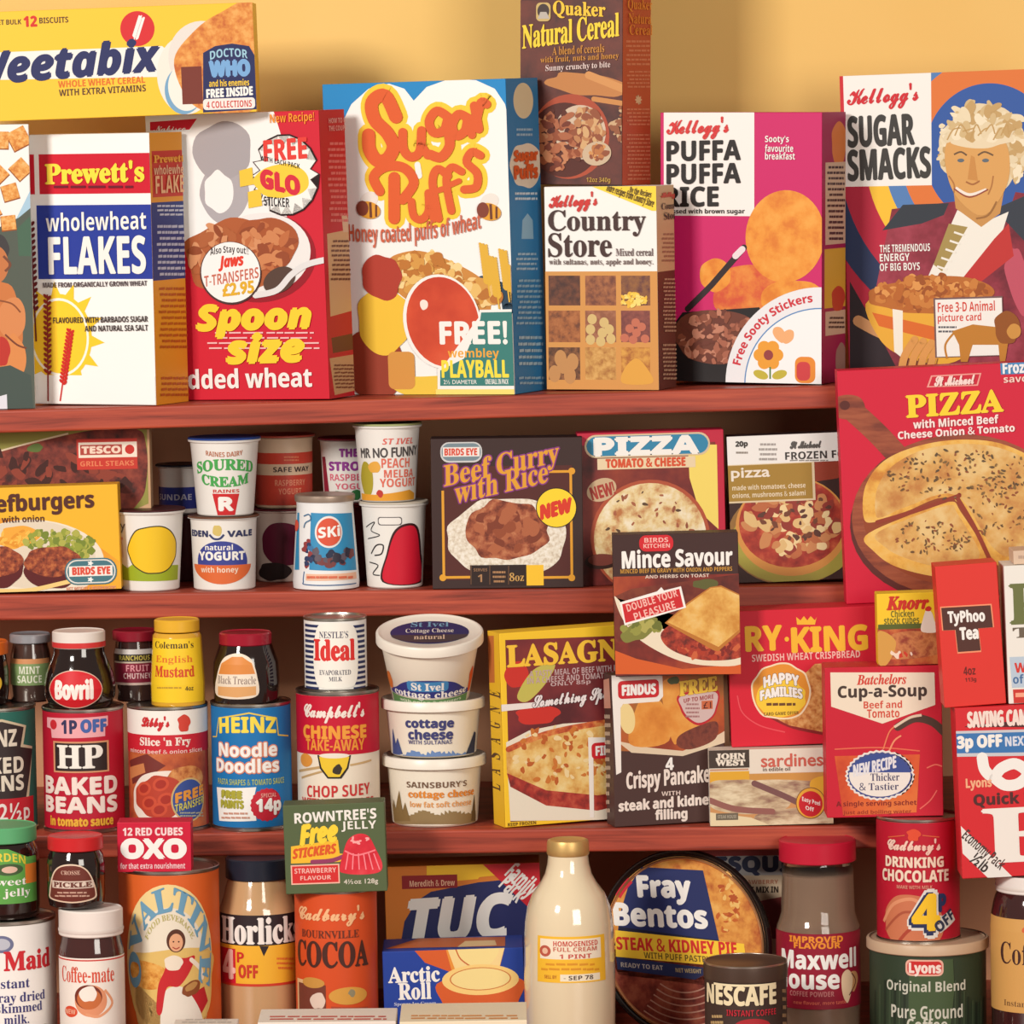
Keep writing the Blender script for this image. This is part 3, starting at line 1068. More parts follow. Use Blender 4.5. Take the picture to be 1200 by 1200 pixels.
# puffa rice
H = Carton('cereal_box', 'magenta cereal box with white title square and free sticker offer', 'cereal box',
           ((773, 135), (963, 128.5), (963.5, 450), (775, 453)), 0.014, 0.064, (206, 26, 104), 23, 's1', group='cereal boxes on the top shelf')
f = H.f
H.p('title_panel', 'white title square')
f.r(778, 124, 884, 253, (247, 240, 236), 1)
H.p('title_lettering', 'black lettering')
f.t("Kellogg's", 782, 138, 854, 163, (214, 50, 50), **KSCR, skew=.03, L=3)
f.t('PUFFA', 782, 165, 868, 188, BK, 'bold', hv=.6, skew=.02)
f.t('PUFFA', 782, 192, 868, 215, BK, 'bold', hv=.6, skew=.02)
f.t('RICE', 780, 219, 842, 242, BK, 'bold', hv=.6, skew=.02)
f.t('tossed with brown sugar', 781, 244.5, 873, 252, BK, 'bold', skew=.01)
H.p('slogan')
f.t("Sooty's", 897, 159, 925, 169, WH, 'bold')
f.t('favourite', 897, 169.5, 930, 178, WH, 'bold')
f.t('breakfast', 897, 178.5, 932, 187, WH, 'bold')
H.p('picture', 'orange rounded shapes over a bowl of puffed rice')
orange = food((222, 124, 30), (236, 150, 46), (240, 166, 66), 60)
f.e(920, 277, 46, 54, orange, 1.4, -6, 48)
f.b(876, 345, 40, 33, food((212, 80, 44), (226, 120, 46), (234, 146, 60), 60), 5, .08, 14, 1.2)
f.b(838, 322, 18, 20, orange, 6, .06, 12, 1.3)
f.b(930, 350, 40, 22, orange, 7, .06, 12, 1.2)
f.st([(806, 362), (834, 334), (872, 290)], 7, (44, 26, 30), 1.8, False)
f.st([(862, 300), (870, 292)], 7.5, (236, 222, 226), 2, False)
f.po([(775, 400), (800, 366), (890, 360), (905, 392), (880, 455), (775, 455)], (26, 18, 20), 1.6)
f.b(842, 395, 52, 34, (110, 56, 40), 4, .08, 16, 1.8)
f.sc(842, 394, 48, 30, 130, 5.5, ((140, 76, 54), (170, 100, 76), (110, 54, 40), (196, 130, 104)), 9, 2, .6)
H.p('sticker_panel', 'white quarter-circle sticker panel')
f.e(963, 452, 112, 115, (236, 236, 240), 2.8, 0, 80)
f.e(963, 452, 90, 91, (90, 140, 196), 3, 0, 80)
f.e(963, 452, 88.5, 89.5, (246, 246, 247), 3.2, 0, 80)
f.tr('Free Sooty Stickers', 963, 452, 94, 13, 167, 96, (208, 46, 60), 'bold', hv=.2, L=4.4, ry=95)
for k in range(6):
    a = k * math.pi / 3
    f.e(901 + 10 * math.cos(a), 416 + 10.5 * math.sin(a), 7.5, 7.5, (236, 160, 50), 4)
f.e(901, 416, 5.5, 6, (150, 60, 60), 4.2)
f.st([(903, 430), (903, 444)], 2, (90, 130, 70), 4)
f.e(892, 439, 9, 5, (196, 180, 60), 4.1, -20)
f.e(914, 439, 9, 5, (196, 180, 60), 4.1, 20)
f.b(914, 392, 7, 10, (240, 176, 120), 3, .1, 10, 4, 30)
f.b(924, 394, 7, 9, (240, 176, 120), 4, .1, 10, 4, -30)
f.rr(932, 418, 956, 449, 8, (232, 140, 46), 4.2)
f.rr(934, 424, 950, 446, 6, (206, 60, 64), 4.4)
H.p('side_panel', 'magenta side panel with cream text box')
g = H.side('R')
g.full((170, 28, 84))
g.b(983, 168, 9, 24, (230, 130, 60), 5, .1, 12, 1)
g.r(967, 190, 992, 286, (220, 186, 160), 1)
g.r(966, 291, 992, 360, (232, 180, 60), 1)
g.r(967, 364, 992, 392, (220, 186, 160), 1.2)
g.b(982, 350, 8, 14, (206, 70, 50), 5, .1, 12, 1.3)
g.b(985, 422, 6, 22, (170, 130, 120), 6, .1, 12, 1.3)
H.p('side_lettering')
g.ln(969, 193, 990, 283, 14, (80, 50, 56), 2, 5)
g.ln(970, 370, 990, 386, 3, (90, 60, 60), 2, 6)
H.done()

# sugar smacks
I = Carton('cereal_box', 'cereal box with painted portrait of a curly haired man holding a bowl', 'cereal box',
           ((983, 94), (1226, 75.5), (1240, 437), (996, 446)), 0.052, 0.06, (186, 30, 62), 9, 's1', group='cereal boxes on the top shelf')
f = I.f
I.p('ring_pattern', 'target of coloured rings')
for k, (rx, ry, c) in enumerate(((206, 218, (36, 50, 90)), (176, 190, (186, 30, 62)), (146, 156, (246, 196, 56)), (124, 131, (86, 130, 190)), (104, 112, (226, 122, 58)), (76, 82, (52, 92, 168)))):
    f.e(1160, 180, rx, ry, c, .6 + k * .12, 0, 80)
I.p('title_panel', 'white title square')
f.po([(983, 80), (1091, 80), (1092, 217), (985, 219)], (246, 243, 238), 1.6)
f.r(983, 85, 989, 160, (206, 40, 50), 1.8)
I.p('title_lettering', 'grey-black lettering')
f.t("Kellogg's", 993, 100, 1076, 128, (212, 40, 52), **KSCR, skew=.03)
f.t('SUGAR', 994, 135, 1071, 171, (62, 60, 58), 'bold', hv=.9, skew=.01)
f.t('SMACKS', 994, 174, 1090, 210, (62, 60, 58), 'bold', hv=.9, skew=.01)
I.p('portrait', 'painted man in dark red jacket and white shirt')
jk = food((106, 26, 44), (140, 40, 58), (166, 60, 80), 30)
f.po([(1045, 245), (1120, 236), (1165, 300), (1190, 225), (1226, 230), (1250, 440), (1000, 440), (1018, 380)], jk, 2, False)
f.po([(1034, 270), (1058, 240), (1112, 238), (1106, 252), (1080, 262)], (50, 56, 66), 2.2)
f.po([(1165, 245), (1200, 230), (1240, 236), (1240, 290), (1200, 282)], (54, 60, 72), 2.2)
f.po([(1085, 330), (1122, 246), (1150, 262), (1182, 248), (1166, 300), (1140, 330)], (244, 240, 230), 2.4)
f.po([(1112, 262), (1134, 266), (1104, 318), (1094, 310)], (170, 146, 84), 2.6)
for k in range(5):
    f.st([(1118 - k * 5, 272 + k * 10), (1130 - k * 5, 276 + k * 10)], 2.4, (244, 240, 230), 2.8)
f.po([(1128, 326), (1165, 280), (1182, 262), (1188, 300), (1150, 330)], (196, 52, 50), 2.5)
f.po([(1116, 212), (1178, 216), (1172, 250), (1150, 266), (1120, 244)], (206, 150, 84), 2.6)
f.b(1152, 176, 50, 52, (232, 214, 178), 5, .07, 18, 2.5)
f.b(1190, 180, 12, 30, (226, 200, 156), 8, .1, 12, 2.6)
HAIR = ((232, 214, 178), (244, 230, 200), (214, 186, 136), (200, 164, 108), (238, 222, 188))
f.sc(1152, 146, 44, 24, 70, 8, HAIR, 5, 2.55, .55)
f.sc(1192, 182, 9, 30, 34, 6, HAIR, 6, 2.65, .6)
f.sc(1105, 170, 5, 24, 20, 5, HAIR, 9, 2.66, .6)
f.po([(1108, 172), (1122, 158), (1160, 158), (1180, 170), (1182, 210), (1164, 244), (1146, 252), (1122, 232), (1110, 205)], (222, 166, 96), 3, True)
f.b(1150, 160, 38, 14, (236, 218, 184), 8, .15, 14, 3.2)
for k in range(9):
    f.b(1114 + k * 8.4, 160 - (k % 3) * 4, 9, 6, HAIR[k % 5], k, .2, 10, 3.3 + k * .01, 30 + 20 * (k % 3))
    f.st([(1110 + k * 9, 164 - (k % 3) * 5), (1117 + k * 9, 152 - (k % 2) * 6), (1126 + k * 8, 150 + (k % 2) * 7)], 1.6, (196, 158, 100), 3.5)
f.st([(1118, 181), (1126, 178), (1133, 182)], 2, (110, 84, 60), 3.6)
f.st([(1146, 182), (1154, 178), (1164, 182)], 2, (110, 84, 60), 3.6)
f.e(1126, 188, 4, 2.2, (100, 110, 120), 3.6)
f.e(1155, 188, 4, 2.2, (100, 110, 120), 3.6)
f.po([(1138, 182), (1134, 210), (1146, 212), (1142, 184)], (206, 144, 76), 3.5)
f.st([(1132, 213), (1140, 216), (1148, 212)], 2, (170, 108, 60), 3.6)
f.st([(1120, 220), (1136, 228), (1156, 222)], 3.2, (246, 236, 226), 3.7)
f.st([(1118, 221), (1136, 231), (1158, 222)], 1.6, (150, 70, 56), 3.8)
f.st([(1112, 206), (1118, 216), (1118, 226)], 1.6, (180, 120, 66), 3.6)
f.st([(1164, 206), (1162, 218), (1158, 228)], 1.6, (180, 120, 66), 3.6)
f.st([(1168, 236), (1158, 252), (1144, 256)], 2, (160, 110, 60), 3.4)
f.po([(996, 330), (1020, 372), (1050, 430), (1060, 446), (996, 450)], (40, 26, 34), 2.3)
f.b(1196, 330, 14, 44, (196, 84, 104), 15, .12, 14, 2.3, 15)
I.p('bowl', 'yellow and orange striped bowl heaped with cereal')
f.po([(1018, 352), (1100, 366), (1172, 356), (1150, 400), (1112, 426), (1060, 418), (1030, 396)], (236, 176, 58), 4, True)
f.po([(1022, 366), (1100, 384), (1168, 372), (1162, 386), (1100, 400), (1030, 382)], (222, 110, 40), 4.2)
f.po([(1046, 362), (1058, 364), (1058, 420), (1048, 412)], (246, 240, 226), 4.3)
f.b(1092, 346, 72, 22, (190, 110, 46), 5, .08, 18, 4.1)
f.sc(1092, 344, 66, 20, 150, 5.5, ((206, 130, 60), (186, 104, 42), (226, 156, 84), (160, 84, 34)), 7, 4.4, .8)
I.p('hands', 'painted hands')
f.st([(1006, 376), (1024, 386), (1050, 398)], 13, (206, 150, 100), 3.9)
for k in range(4):
    f.st([(1056 + k * 11, 440), (1060 + k * 11, 418), (1072 + k * 10, 398 + k * 2)], 9, (222, 156, 84), 5)
    f.st([(1061 + k * 11, 440), (1066 + k * 11, 420)], 1.2, (150, 90, 50), 5.2)
I.p('offer_card', 'white picture card offer with a lion')
f.r(1095, 348, 1176, 418, (120, 90, 90), 5.2)
f.r(1097, 350, 1175, 417, WH, 5.4)
f.t('Free 3-D Animal', 1099, 353, 1166, 365, (216, 70, 56), 'bold', L=6)
f.t('picture card', 1099, 367, 1150, 379, (216, 70, 56), 'bold', L=6)
f.ln(1099, 381, 1122, 391, 2, (90, 90, 100), 6, 3)
lc, lm = (196, 130, 46), (150, 84, 30)
f.po([(1116, 388), (1140, 380), (1176, 384), (1182, 398), (1178, 424), (1172, 424), (1170, 404), (1140, 404), (1134, 424), (1126, 424), (1124, 404)], lc, 6.2)
f.b(1180, 384, 15, 18, lm, 5, .12, 12, 6.4)
f.b(1188, 388, 8, 9, (210, 150, 70), 6, .08, 10, 6.6)
f.st([(1118, 390), (1108, 404), (1110, 420)], 2.5, lc, 6.1)
I.p('slogan')
f.t('THE TREMENDOUS', 1031, 286, 1090, 295, WH, 'bold', L=4)
f.t('ENERGY', 1031, 297, 1066, 306, WH, 'bold', L=4)
f.t('OF BIG BOYS', 1031, 308, 1078, 317, WH, 'bold', L=4)
I.done()

# long yellow box lying across the tops
J = Carton('cereal_box', 'long yellow cereal box lying across the tops of two other boxes', 'cereal box',
           ((-124, 18), (296, 3), (300.5, 128.5), (-119, 146)), 0.004, 0.07, (248, 200, 56), 0, [A, Cc], group='cereal boxes on the top shelf')
f = J.f
J.p('swash', 'white swash behind the title')
f.po([(-120, 66), (190, 54), (200, 62), (190, 90), (-120, 96)], (240, 238, 232), 1)
f.e(218, 88, 34, 46, (238, 232, 220), 1.2, 0)
f.e(240, 70, 42, 46, (230, 222, 214), 1.3, 20)
f.e(215, 106, 22, 28, (120, 166, 200), 1.4)
f.e(218, 102, 21, 28, (240, 236, 226), 1.5)
J.p('picture', 'golden wheat biscuit')
bisc = food((196, 100, 40), (222, 140, 60), (236, 170, 90), 130)
f.po([(204, 70), (226, 38), (256, 16), (300, 4), (304, 100), (290, 132), (240, 130), (216, 110)], bisc, 2, True)
f.r(213, 78, 237, 122, (120, 50, 38), 2.4)
J.p('offer_badge', 'navy offer badge')
f.po([(238, 62), (252, 54), (272, 51), (292, 54), (299, 66), (301, 128), (238, 132)], NAVY, 3)
f.rr(238, 115, 299, 128, 4, (240, 232, 226), 3.2)
f.t('DOCTOR', 246, 58, 290, 68, (160, 206, 226), 'bold', L=4, arc=3)
f.t('WHO', 246, 71, 292, 89, (120, 170, 220), 'bold', hv=1.4, L=4)
f.t('and his enemies', 245, 93, 292, 101, YL, 'bold', L=4)
f.t('FREE INSIDE', 242, 103, 296, 113, WH, 'bold', hv=.4, L=4, skew=.03)
f.t('4 COLLECTIONS', 242, 118, 295, 126, (206, 60, 50), 'bold', L=4)
J.p('emblem', 'red roundel with white wheat ear')
f.e(161, 33.5, 20, 20.5, (214, 40, 46), 2)
ear(f, 166, 18, 156, 50, (244, 240, 236), 2.6, 3)
J.p('title_lettering', 'navy italic lettering')
f.t('Weetabix', -33, 53, 187, 91, (38, 44, 96), 'boldit', hv=1.6, L=4, skew=.04)
J.p('small_print')
f.t('WHOLE WHEAT CEREAL', 68, 92, 170, 100, (226, 110, 40), 'bold', skew=.02)
f.t('WITH EXTRA VITAMINS', 69, 102, 171, 110, (90, 60, 40), 'bold', skew=.02)
f.t('12', 28, 19, 43, 31, (214, 50, 40), 'bold', hv=.5)
f.t('BISCUITS', 46, 20, 80, 27, (90, 60, 40), 'bold')
f.t('NET BULK', -8, 23, 25, 29, (90, 60, 40), 'bold')
J.done()
# ------------------------------------------------------------------ second shelf: yogurt pots and frozen boxes
FOODL = food((60, 24, 20), (118, 44, 34), (150, 66, 48), 70)
# steak pack
A = Carton('frozen_food_box', 'frozen food box with grilled meat picture, standing behind the yellow beefburger box', 'food box',
           ((-62, 507), (175.5, 503), (179, 690), (-58, 696)), 0.036, 0.03, (206, 164, 124), 0, 's2', group='frozen food boxes on the second shelf')
f = A.f
A.p('picture', 'dark grilled meat on green')
f.po([(-60, 500), (172, 500), (174, 590), (160, 596), (-60, 700)], (150, 146, 70), .8)
f.po([(-60, 548), (0, 528), (60, 514), (110, 504), (160, 503), (171, 520), (172, 560), (160, 592), (100, 640), (-60, 690)], FOODL, 1, True)
f.st([(-40, 540), (20, 523), (80, 508)], 2, (226, 206, 176), 1.3)
f.sc(40, 560, 120, 34, 60, 9, ((90, 34, 28), (140, 60, 44), (64, 26, 22)), 3, 1.4, .5)
f.b(42, 524, 10, 5, (90, 110, 50), 4, .3, 10, 2)
A.p('brand_label', 'red label with white frame')
f.r(90, 514, 161, 550, (198, 56, 44), 3)
f.r(92, 518, 160.5, 536, (240, 226, 210), 3.3)
f.r(94, 521, 143, 533, (176, 70, 60), 3.6)
f.t('TESCO', 96, 523, 141, 531, (240, 214, 196), 'bold', hv=.5, L=4.2)
f.e(152, 526.5, 5.5, 5.5, (198, 48, 40), 3.8)
f.t('GRILL STEAKS', 94, 540, 157, 546, (226, 130, 90), 'bold', L=4)
A.done()
# beefburgers
B = Carton('frozen_food_box', 'yellow frozen food box with beefburgers lettering and burgers on a plate', 'food box',
           ((-112, 573), (138, 569.5), (142, 694), (-108, 700)), 0.002, 0.03, (242, 184, 44), 0, 's2', group='frozen food boxes on the second shelf')
f = B.f
B.p('picture', 'two burgers, chips and peas on a white plate')
f.po([(-110, 640), (-20, 606), (60, 612), (115, 640), (150, 665), (150, 705), (-110, 705)], food((206, 110, 30), (236, 160, 40), (242, 184, 44), 8), .8)
f.e(40, 655, 82, 46, (236, 226, 206), 1.2, -4)
f.e(38, 650, 74, 40, (226, 212, 190), 1.4, -4)
f.b(22, 630, 24, 12, (238, 170, 60), 5, .2, 14, 1.6)
f.sc(20, 630, 20, 9, 30, 4, ((246, 190, 80), (226, 150, 46)), 4, 1.8, .4)
f.sc(68, 634, 40, 12, 90, 3.6, ((150, 160, 60), (120, 136, 50), (176, 176, 80)), 6, 1.8, .95)
f.sc(92, 650, 16, 12, 40, 3.6, ((150, 160, 60), (120, 136, 50), (176, 176, 80)), 7, 1.8, .95)
bg = food((92, 34, 26), (150, 66, 38), (196, 110, 60), 190)
for x, y, rx, ry in ((-6, 662, 34, 24), (62, 662, 34, 24)):
    f.b(x, y + 6, rx, ry - 2, (92, 26, 28), 8, .06, 16, 2)
    f.b(x, y - 4, rx, ry - 6, bg, 9, .06, 16, 2.3)
f.st([(-20, 692), (30, 692), (70, 684), (110, 674)], 5, (240, 206, 130), 2.5)
B.p('title_lettering', 'dark brown lettering')
f.t('Beefburgers', -34, 578, 110, 604, (84, 40, 32), 'bold', hv=.5, L=3, skew=.02)
f.t('with onion', 2, 604, 52, 612, (84, 40, 32), 'bold', L=3)
B.p('brand_badge', 'blue-grey oval badge with white banner')
f.rr(76, 654, 137, 685, 14, (60, 110, 124), 3)
f.rr(77.5, 655.5, 135.5, 683.5, 13, (226, 222, 214), 3.2)
f.rr(79, 657, 134, 682, 12, (70, 118, 130), 3.4)
f.r(81, 663, 132, 675, (244, 236, 228), 3.6)
f.t('BIRDS EYE', 85, 664.5, 129, 673, (220, 80, 60), 'bold', hv=.5, L=4.2)
f.star(106, 660, 4, 3.5, 5, .5, WH, 3.8)
f.star(106, 679, 4, 3.5, 5, .5, WH, 3.8)
B.p('small_print')
f.t('NET WEIGHT 4 BEEFBURGERS', 78, 687, 136, 692, (226, 150, 120), 'bold', L=3)
B.done()

POT = (238, 234, 228)
def pot(label, cx, Y, ybot, ytop, hwt, hwb, on, lid=None, group='yogurt pots on the second shelf', name='yogurt_pot', cat='yogurt pot', col=POT, rim=6, lean=None, lidh=2.5):
    it = Turned(name, label, cat, cx, Y, ybot, ytop, on, rbase=hwb, group=group, lean=lean)
    it.rev('pot', [(ybot, hwb - 1.5), (ybot - 1.5, hwb), (ytop + rim + 6, hwt - 3.6), (ytop + rim, hwt - 3), (ytop + rim - 1, hwt - .5), (ytop + lidh + .5, hwt), (ytop + lidh, hwt - .6), (ytop + lidh, hwt - 3)], mat(col, 0.35, spec=.5))
    it.rev('lid', [(ytop + lidh - .3, hwt - .2), (ytop + .8, hwt - .2), (ytop, hwt - 1.2), (ytop + .4, hwt - 3)], lid or mat((180, 170, 160), .3, .7))
    return it, it.surf([(ybot - 1.5, hwb), (ytop + rim + 6, hwt - 3.6)])

# yellow pot
P, f = pot('white yogurt pot printed with a big round yellow shape and green hills', 176.5, 0.036, 697, 598, 43, 34, 's2', mat((70, 26, 30), .4))
P.p('print', 'yellow disc over green ground')
f.po([(130, 667), (144, 662), (152, 668), (164, 660), (180, 664), (225, 664), (225, 682), (130, 682)], (158, 176, 40), 1)
f.b(183, 646, 32, 30, (70, 60, 30), 3, .03, 20, 2)
f.b(183, 646, 30.5, 28.5, (244, 200, 40), 3, .03, 20, 2.4)
P.p('lettering')
f.t('py', 139, 614, 150, 625, (90, 84, 84), 'plain', L=3)
f.t('FAT', 139, 630, 147, 655, (226, 150, 140), 'plain', L=3)
P.done()
# dark pot and the blue and white pot on it, behind
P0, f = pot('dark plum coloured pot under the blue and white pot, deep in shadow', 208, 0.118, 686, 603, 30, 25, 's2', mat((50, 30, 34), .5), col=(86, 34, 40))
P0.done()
P, f = pot('white pot with a dark blue band and dark blue lid, behind the yellow-printed pot', 212, 0.118, 602, 545, 29, 25, P0, mat((36, 36, 52), .4), rim=4)
P.p('band', 'dark blue band')
f.band(571, 596, (52, 62, 150), 1)
P.p('lettering')
f.t('SUNDAE', 188, 579, 226, 586, (206, 210, 232), 'bold', L=3)
P.done()
# honey yogurt
P1, f = pot('white yogurt pot with a blue and orange oval reading YOGURT, with honey', 263.5, 0.036, 695, 606, 42, 36, 's2', mat((126, 86, 66), .4, .4), rim=4)
P1.p('emblem', 'blue and orange oval')
f.e(262, 661, 33, 26, (60, 70, 150), 1)
e_ = [(262 + 33 * math.cos(a), 662 + 25 * math.sin(a)) for a in [math.pi * k / 20 for k in range(21)]]
f.po(e_, (222, 108, 56), 1.6)
f.b(257, 622, 5.5, 7, (214, 190, 110), 3, .08, 12, 1.5)
f.st([(248, 627), (253, 632), (260, 632), (265, 627)], 2.5, (50, 60, 110), 1.8)
P1.p('lettering')
f.t('EDEN', 222, 622, 246, 629, (50, 56, 96), 'bold', hv=.4, L=3)
f.t('VALE', 269, 622, 296, 629, (50, 56, 96), 'bold', hv=.4, L=3)
f.t('natural', 243, 639, 275, 646, WH, 'bold', L=3)
f.t('YOGURT', 236, 648, 288, 658, WH, 'bold', hv=.4, L=3)
f.t('with honey', 238, 666, 281, 675, (246, 222, 200), 'bold', L=3)
P1.done()
# soured cream
P, f = pot('white soured cream pot with green lettering and blue lid, standing on the honey yogurt', 264.5, 0.036, 607.5, 514, 43, 33, P1, mat((44, 70, 140), .35), name='cream_pot', cat='cream pot')
P.p('lettering', 'green arched lettering')
f.t('SOURED', 233, 541, 297, 554, (74, 170, 84), 'serif', hv=.5, L=3, arc=5)
f.t('CREAM', 239, 558, 292, 570, (74, 170, 84), 'serif', hv=.5, L=3, arc=-4)
f.t('RAINES DAIRY', 244, 529, 286, 535, (190, 120, 90), 'bold', L=3, arc=-2)
P.p('emblem', 'red pot-shaped emblem with white letter')
f.po([(251, 580), (282, 580), (277, 606), (257, 606)], (206, 40, 44), 2)
f.t('RAINES', 252, 575, 282, 579, (206, 60, 50), 'bold', L=3)
f.t('R', 259, 585, 275, 600, WH, 'bold', hv=1.2, L=3)
P.done()
# plum pot, and the red-banded pot on it
P2, f = pot('pale yogurt pot printed with a dark plum round shape, under the red-banded pot', 333, 0.11, 689, 597, 40, 34, 's2', mat((96, 34, 44), .5), col=(214, 196, 184), rim=5)
P2.p('print', 'dark plum rounded shape')
f.b(334, 641, 27, 28, (104, 30, 56), 4, .04, 18, 1)
f.b(322, 676, 22, 11, (50, 40, 40), 5, .1, 14, 1.4)
P2.done()
P, f = pot('beige yogurt pot with red bands and dark writing, beside the soured cream', 333, 0.11, 596, 511, 38, 33, P2, mat((190, 80, 64), .4), col=(220, 190, 160), rim=4)
P.p('band', 'red bands')
f.band(531, 544, (204, 68, 50), 1)
f.band(557, 592, (196, 66, 50), 1)
P.p('lettering')
f.ln(334, 534, 352, 541, 2, (226, 130, 90), 3, 4)
f.t('SAFE WAY', 322, 547, 362, 553, (70, 50, 50), 'bold', L=3)
f.t('RASPBERRY', 324, 562, 358, 569, (226, 140, 110), 'bold', L=3)
f.t('YOGURT', 328, 572, 354, 579, (226, 140, 110), 'bold', L=3)
P.done()
# ski
P = Turned('yogurt_pot', 'blue and white yogurt pot with orange roundel and skiers, wider at its foot', 'yogurt pot', 382.5, 0.03, 695, 582, 's2', rbase=38.5, group='yogurt pots on the second shelf')
P.rev('pot', [(695, 36.5), (694, 38.5), (686, 39), (596, 33), (590, 33.5), (589, 31)], mat((240, 240, 240), .35, spec=.5))
P.rev('lid', [(590, 35), (586, 35.6), (583, 35.4), (582, 34), (583, 30)], mat((176, 156, 140), .35, .5))
f = P.surf([(694, 38.5), (686, 39), (596, 33)])
P.p('print', 'blue printed field with orange roundel')
f.po([(366, 602), (414, 602), (418, 670), (364, 670)], (52, 142, 190), 1)
f.po([(340, 602), (352, 602), (352, 670), (340, 670)], (52, 142, 190), 1)
f.e(387, 625, 17.5, 19, (240, 234, 230), 1.6)
f.e(387, 625, 15, 16.5, (220, 84, 56), 2)
f.e(349, 617, 7, 7, (226, 90, 70), 2)
f.sc(392, 653, 24, 10, 26, 4.5, ((50, 44, 60), (96, 84, 96), (120, 60, 60), (30, 40, 70)), 4, 1.8, .9)
f.sc(362, 650, 5, 16, 14, 3.5, ((50, 60, 96), (150, 60, 60), (60, 120, 170)), 6, 1.8, .9)
f.st([(358, 606), (364, 604), (366, 610), (360, 614), (358, 620)], 1.4, (60, 110, 150), 2)
f.r(360, 675, 418, 683, (240, 190, 160), 1.2)
f.st([(358, 672), (357, 684), (362, 688), (418, 686)], 1.3, (60, 100, 150), 1.6)
P.p('lettering')
f.t('SKi', 375, 618, 399, 631, WH, 'bold', hv=.3, L=3, skew=.08)
f.ln(360, 676, 416, 682, 1, (220, 110, 80), 2, 4)
P.done()
# pink and white pot behind, and the pot under it
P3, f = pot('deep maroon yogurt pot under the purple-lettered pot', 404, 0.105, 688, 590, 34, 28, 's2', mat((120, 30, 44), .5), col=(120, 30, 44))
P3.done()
P, f = pot('white yogurt pot with purple lettering, behind the peach-coloured lettered pot', 408, 0.105, 589, 514, 35, 28, P3, mat((150, 40, 60), .4), rim=4)
P.p('print', 'dark red edge and green leaves')
f.po([(370, 535), (382, 535), (388, 588), (370, 588)], (146, 36, 56), 1)
f.b(397, 580, 8, 5, (50, 110, 60), 3, .15, 10, 1.3)
f.b(418, 579, 8, 6, (50, 110, 60), 4, .15, 10, 1.3)
P.p('lettering', 'purple lettering')
f.t('THE', 399, 526, 420, 535, (150, 60, 150), 'bold', hv=.5)
f.t('STRONG', 387, 541, 442, 551, (146, 56, 146), 'bold', hv=.5)
f.t('RASPBERRY', 388, 555, 440, 563, (226, 110, 130), 'bold')
f.t('YOGURT', 394, 566, 434, 573, (226, 110, 130), 'bold')
P.done()
# red and white pot, and peach melba on it
P4, f = pot('white yogurt pot printed with a tall red rounded shape and black line drawing', 463, 0.036, 692, 589, 41, 32.5, 's2', mat((206, 196, 180), .4))
P4.p('print', 'red rounded shape with line drawing')
f.po([(449, 684), (454, 650), (462, 624), (476, 614), (490, 618), (494, 650), (494, 684)], (60, 20, 24), 1, True)
f.po([(451, 683), (456, 650), (464, 626), (476, 617), (488, 620), (492, 650), (492, 683)], (208, 24, 50), 1.4, True)
f.st([(430, 618), (440, 612), (436, 622), (446, 628), (432, 632)], 1.2, (40, 36, 40), 1.6)
f.st([(436, 650), (442, 640), (450, 640), (448, 650), (440, 652)], 1.6, (40, 36, 40), 1.6)
f.st([(434, 660), (444, 664), (438, 674), (446, 676)], 1.4, (40, 36, 40), 1.6)
f.rr(444, 606, 472, 616, 3, (90, 84, 86), 1.5)
f.rr(445, 607, 471, 615, 3, POT, 1.7)
P4.done()
P, f = pot('white yogurt pot with orange peach melba lettering, standing on the red-printed pot', 455, 0.036, 586.5, 497, 41, 32, P4, mat((170, 176, 120), .4))
P.p('print', 'yellow-green figure shape and orange ground')
f.b(430, 560, 11, 20, (176, 160, 50), 3, .06, 14, 1)
f.b(440, 546, 8, 7, (230, 170, 70), 4, .15, 12, 1.2)
f.po([(424, 576), (440, 578), (460, 576), (480, 572), (496, 576), (496, 585), (424, 585)], (230, 160, 50), 1.3)
f.b(446, 577, 4, 4, (190, 60, 50), 5, .2, 10, 1.6)
P.p('lettering')
f.t('ST IVEL', 449, 513, 484, 520, (226, 110, 100), 'boldit')
f.t('MR NO FUNNY', 424, 524, 490, 535, (80, 74, 74), 'plain', hv=.4, skew=.03)
f.t('PEACH', 448, 536, 480, 547, (226, 110, 90), 'bold')
f.t('MELBA', 451, 549, 484, 558, (226, 110, 90), 'bold')
f.t('YOGURT', 446, 559, 486, 569, (226, 110, 90), 'bold')
P.done()

# beef curry
C_ = Carton('frozen_food_box', 'dark brown box of beef curry with rice and yellow NEW sticker', 'food box',
            ((504.5, 513.5), (682, 513), (684, 688), (507, 690)), 0.002, 0.034, (60, 40, 38), 0, 's2', group='frozen food boxes on the second shelf')
f = C_.f
C_.p('picture', 'curry on white rice inside a gold frame')
f.r(519, 546, 671, 679, (86, 40, 36), 1)
ric = food((206, 190, 170), (232, 222, 204), (244, 238, 228), 300)
f.b(595, 630, 70, 48, ric, 3, .05, 22, 1.3)
cur = food((110, 46, 30), (162, 84, 54), (196, 124, 84), 130)
f.b(594, 622, 49, 36, cur, 8, .09, 20, 1.6)
f.sc(592, 620, 36, 26, 30, 9, (cur, (150, 76, 48), (176, 100, 66), (128, 60, 40)), 5, 1.8, .7)
C_.p('gold_frame')
for x0, y0, x1, y1 in ((518, 575, 521, 678), (668, 552, 671, 680), (640, 551, 671, 554), (518, 675, 552, 678), (636, 675, 671, 678)):
    f.r(x0, y0, x1, y1, GOLD, 2)
for x, y in ((670, 552), (670, 677), (519, 677)):
    f.e(x, y, 4, 4, GOLD, 2.2)
C_.p('title_lettering', 'gold lettering with purple shadow')
PU = (140, 60, 130)
f.t('Beef Curry', 520, 531, 655, 563, GOLD, 'serif', hv=.2, skew=.2, L=4, out=(PU, 1.8))
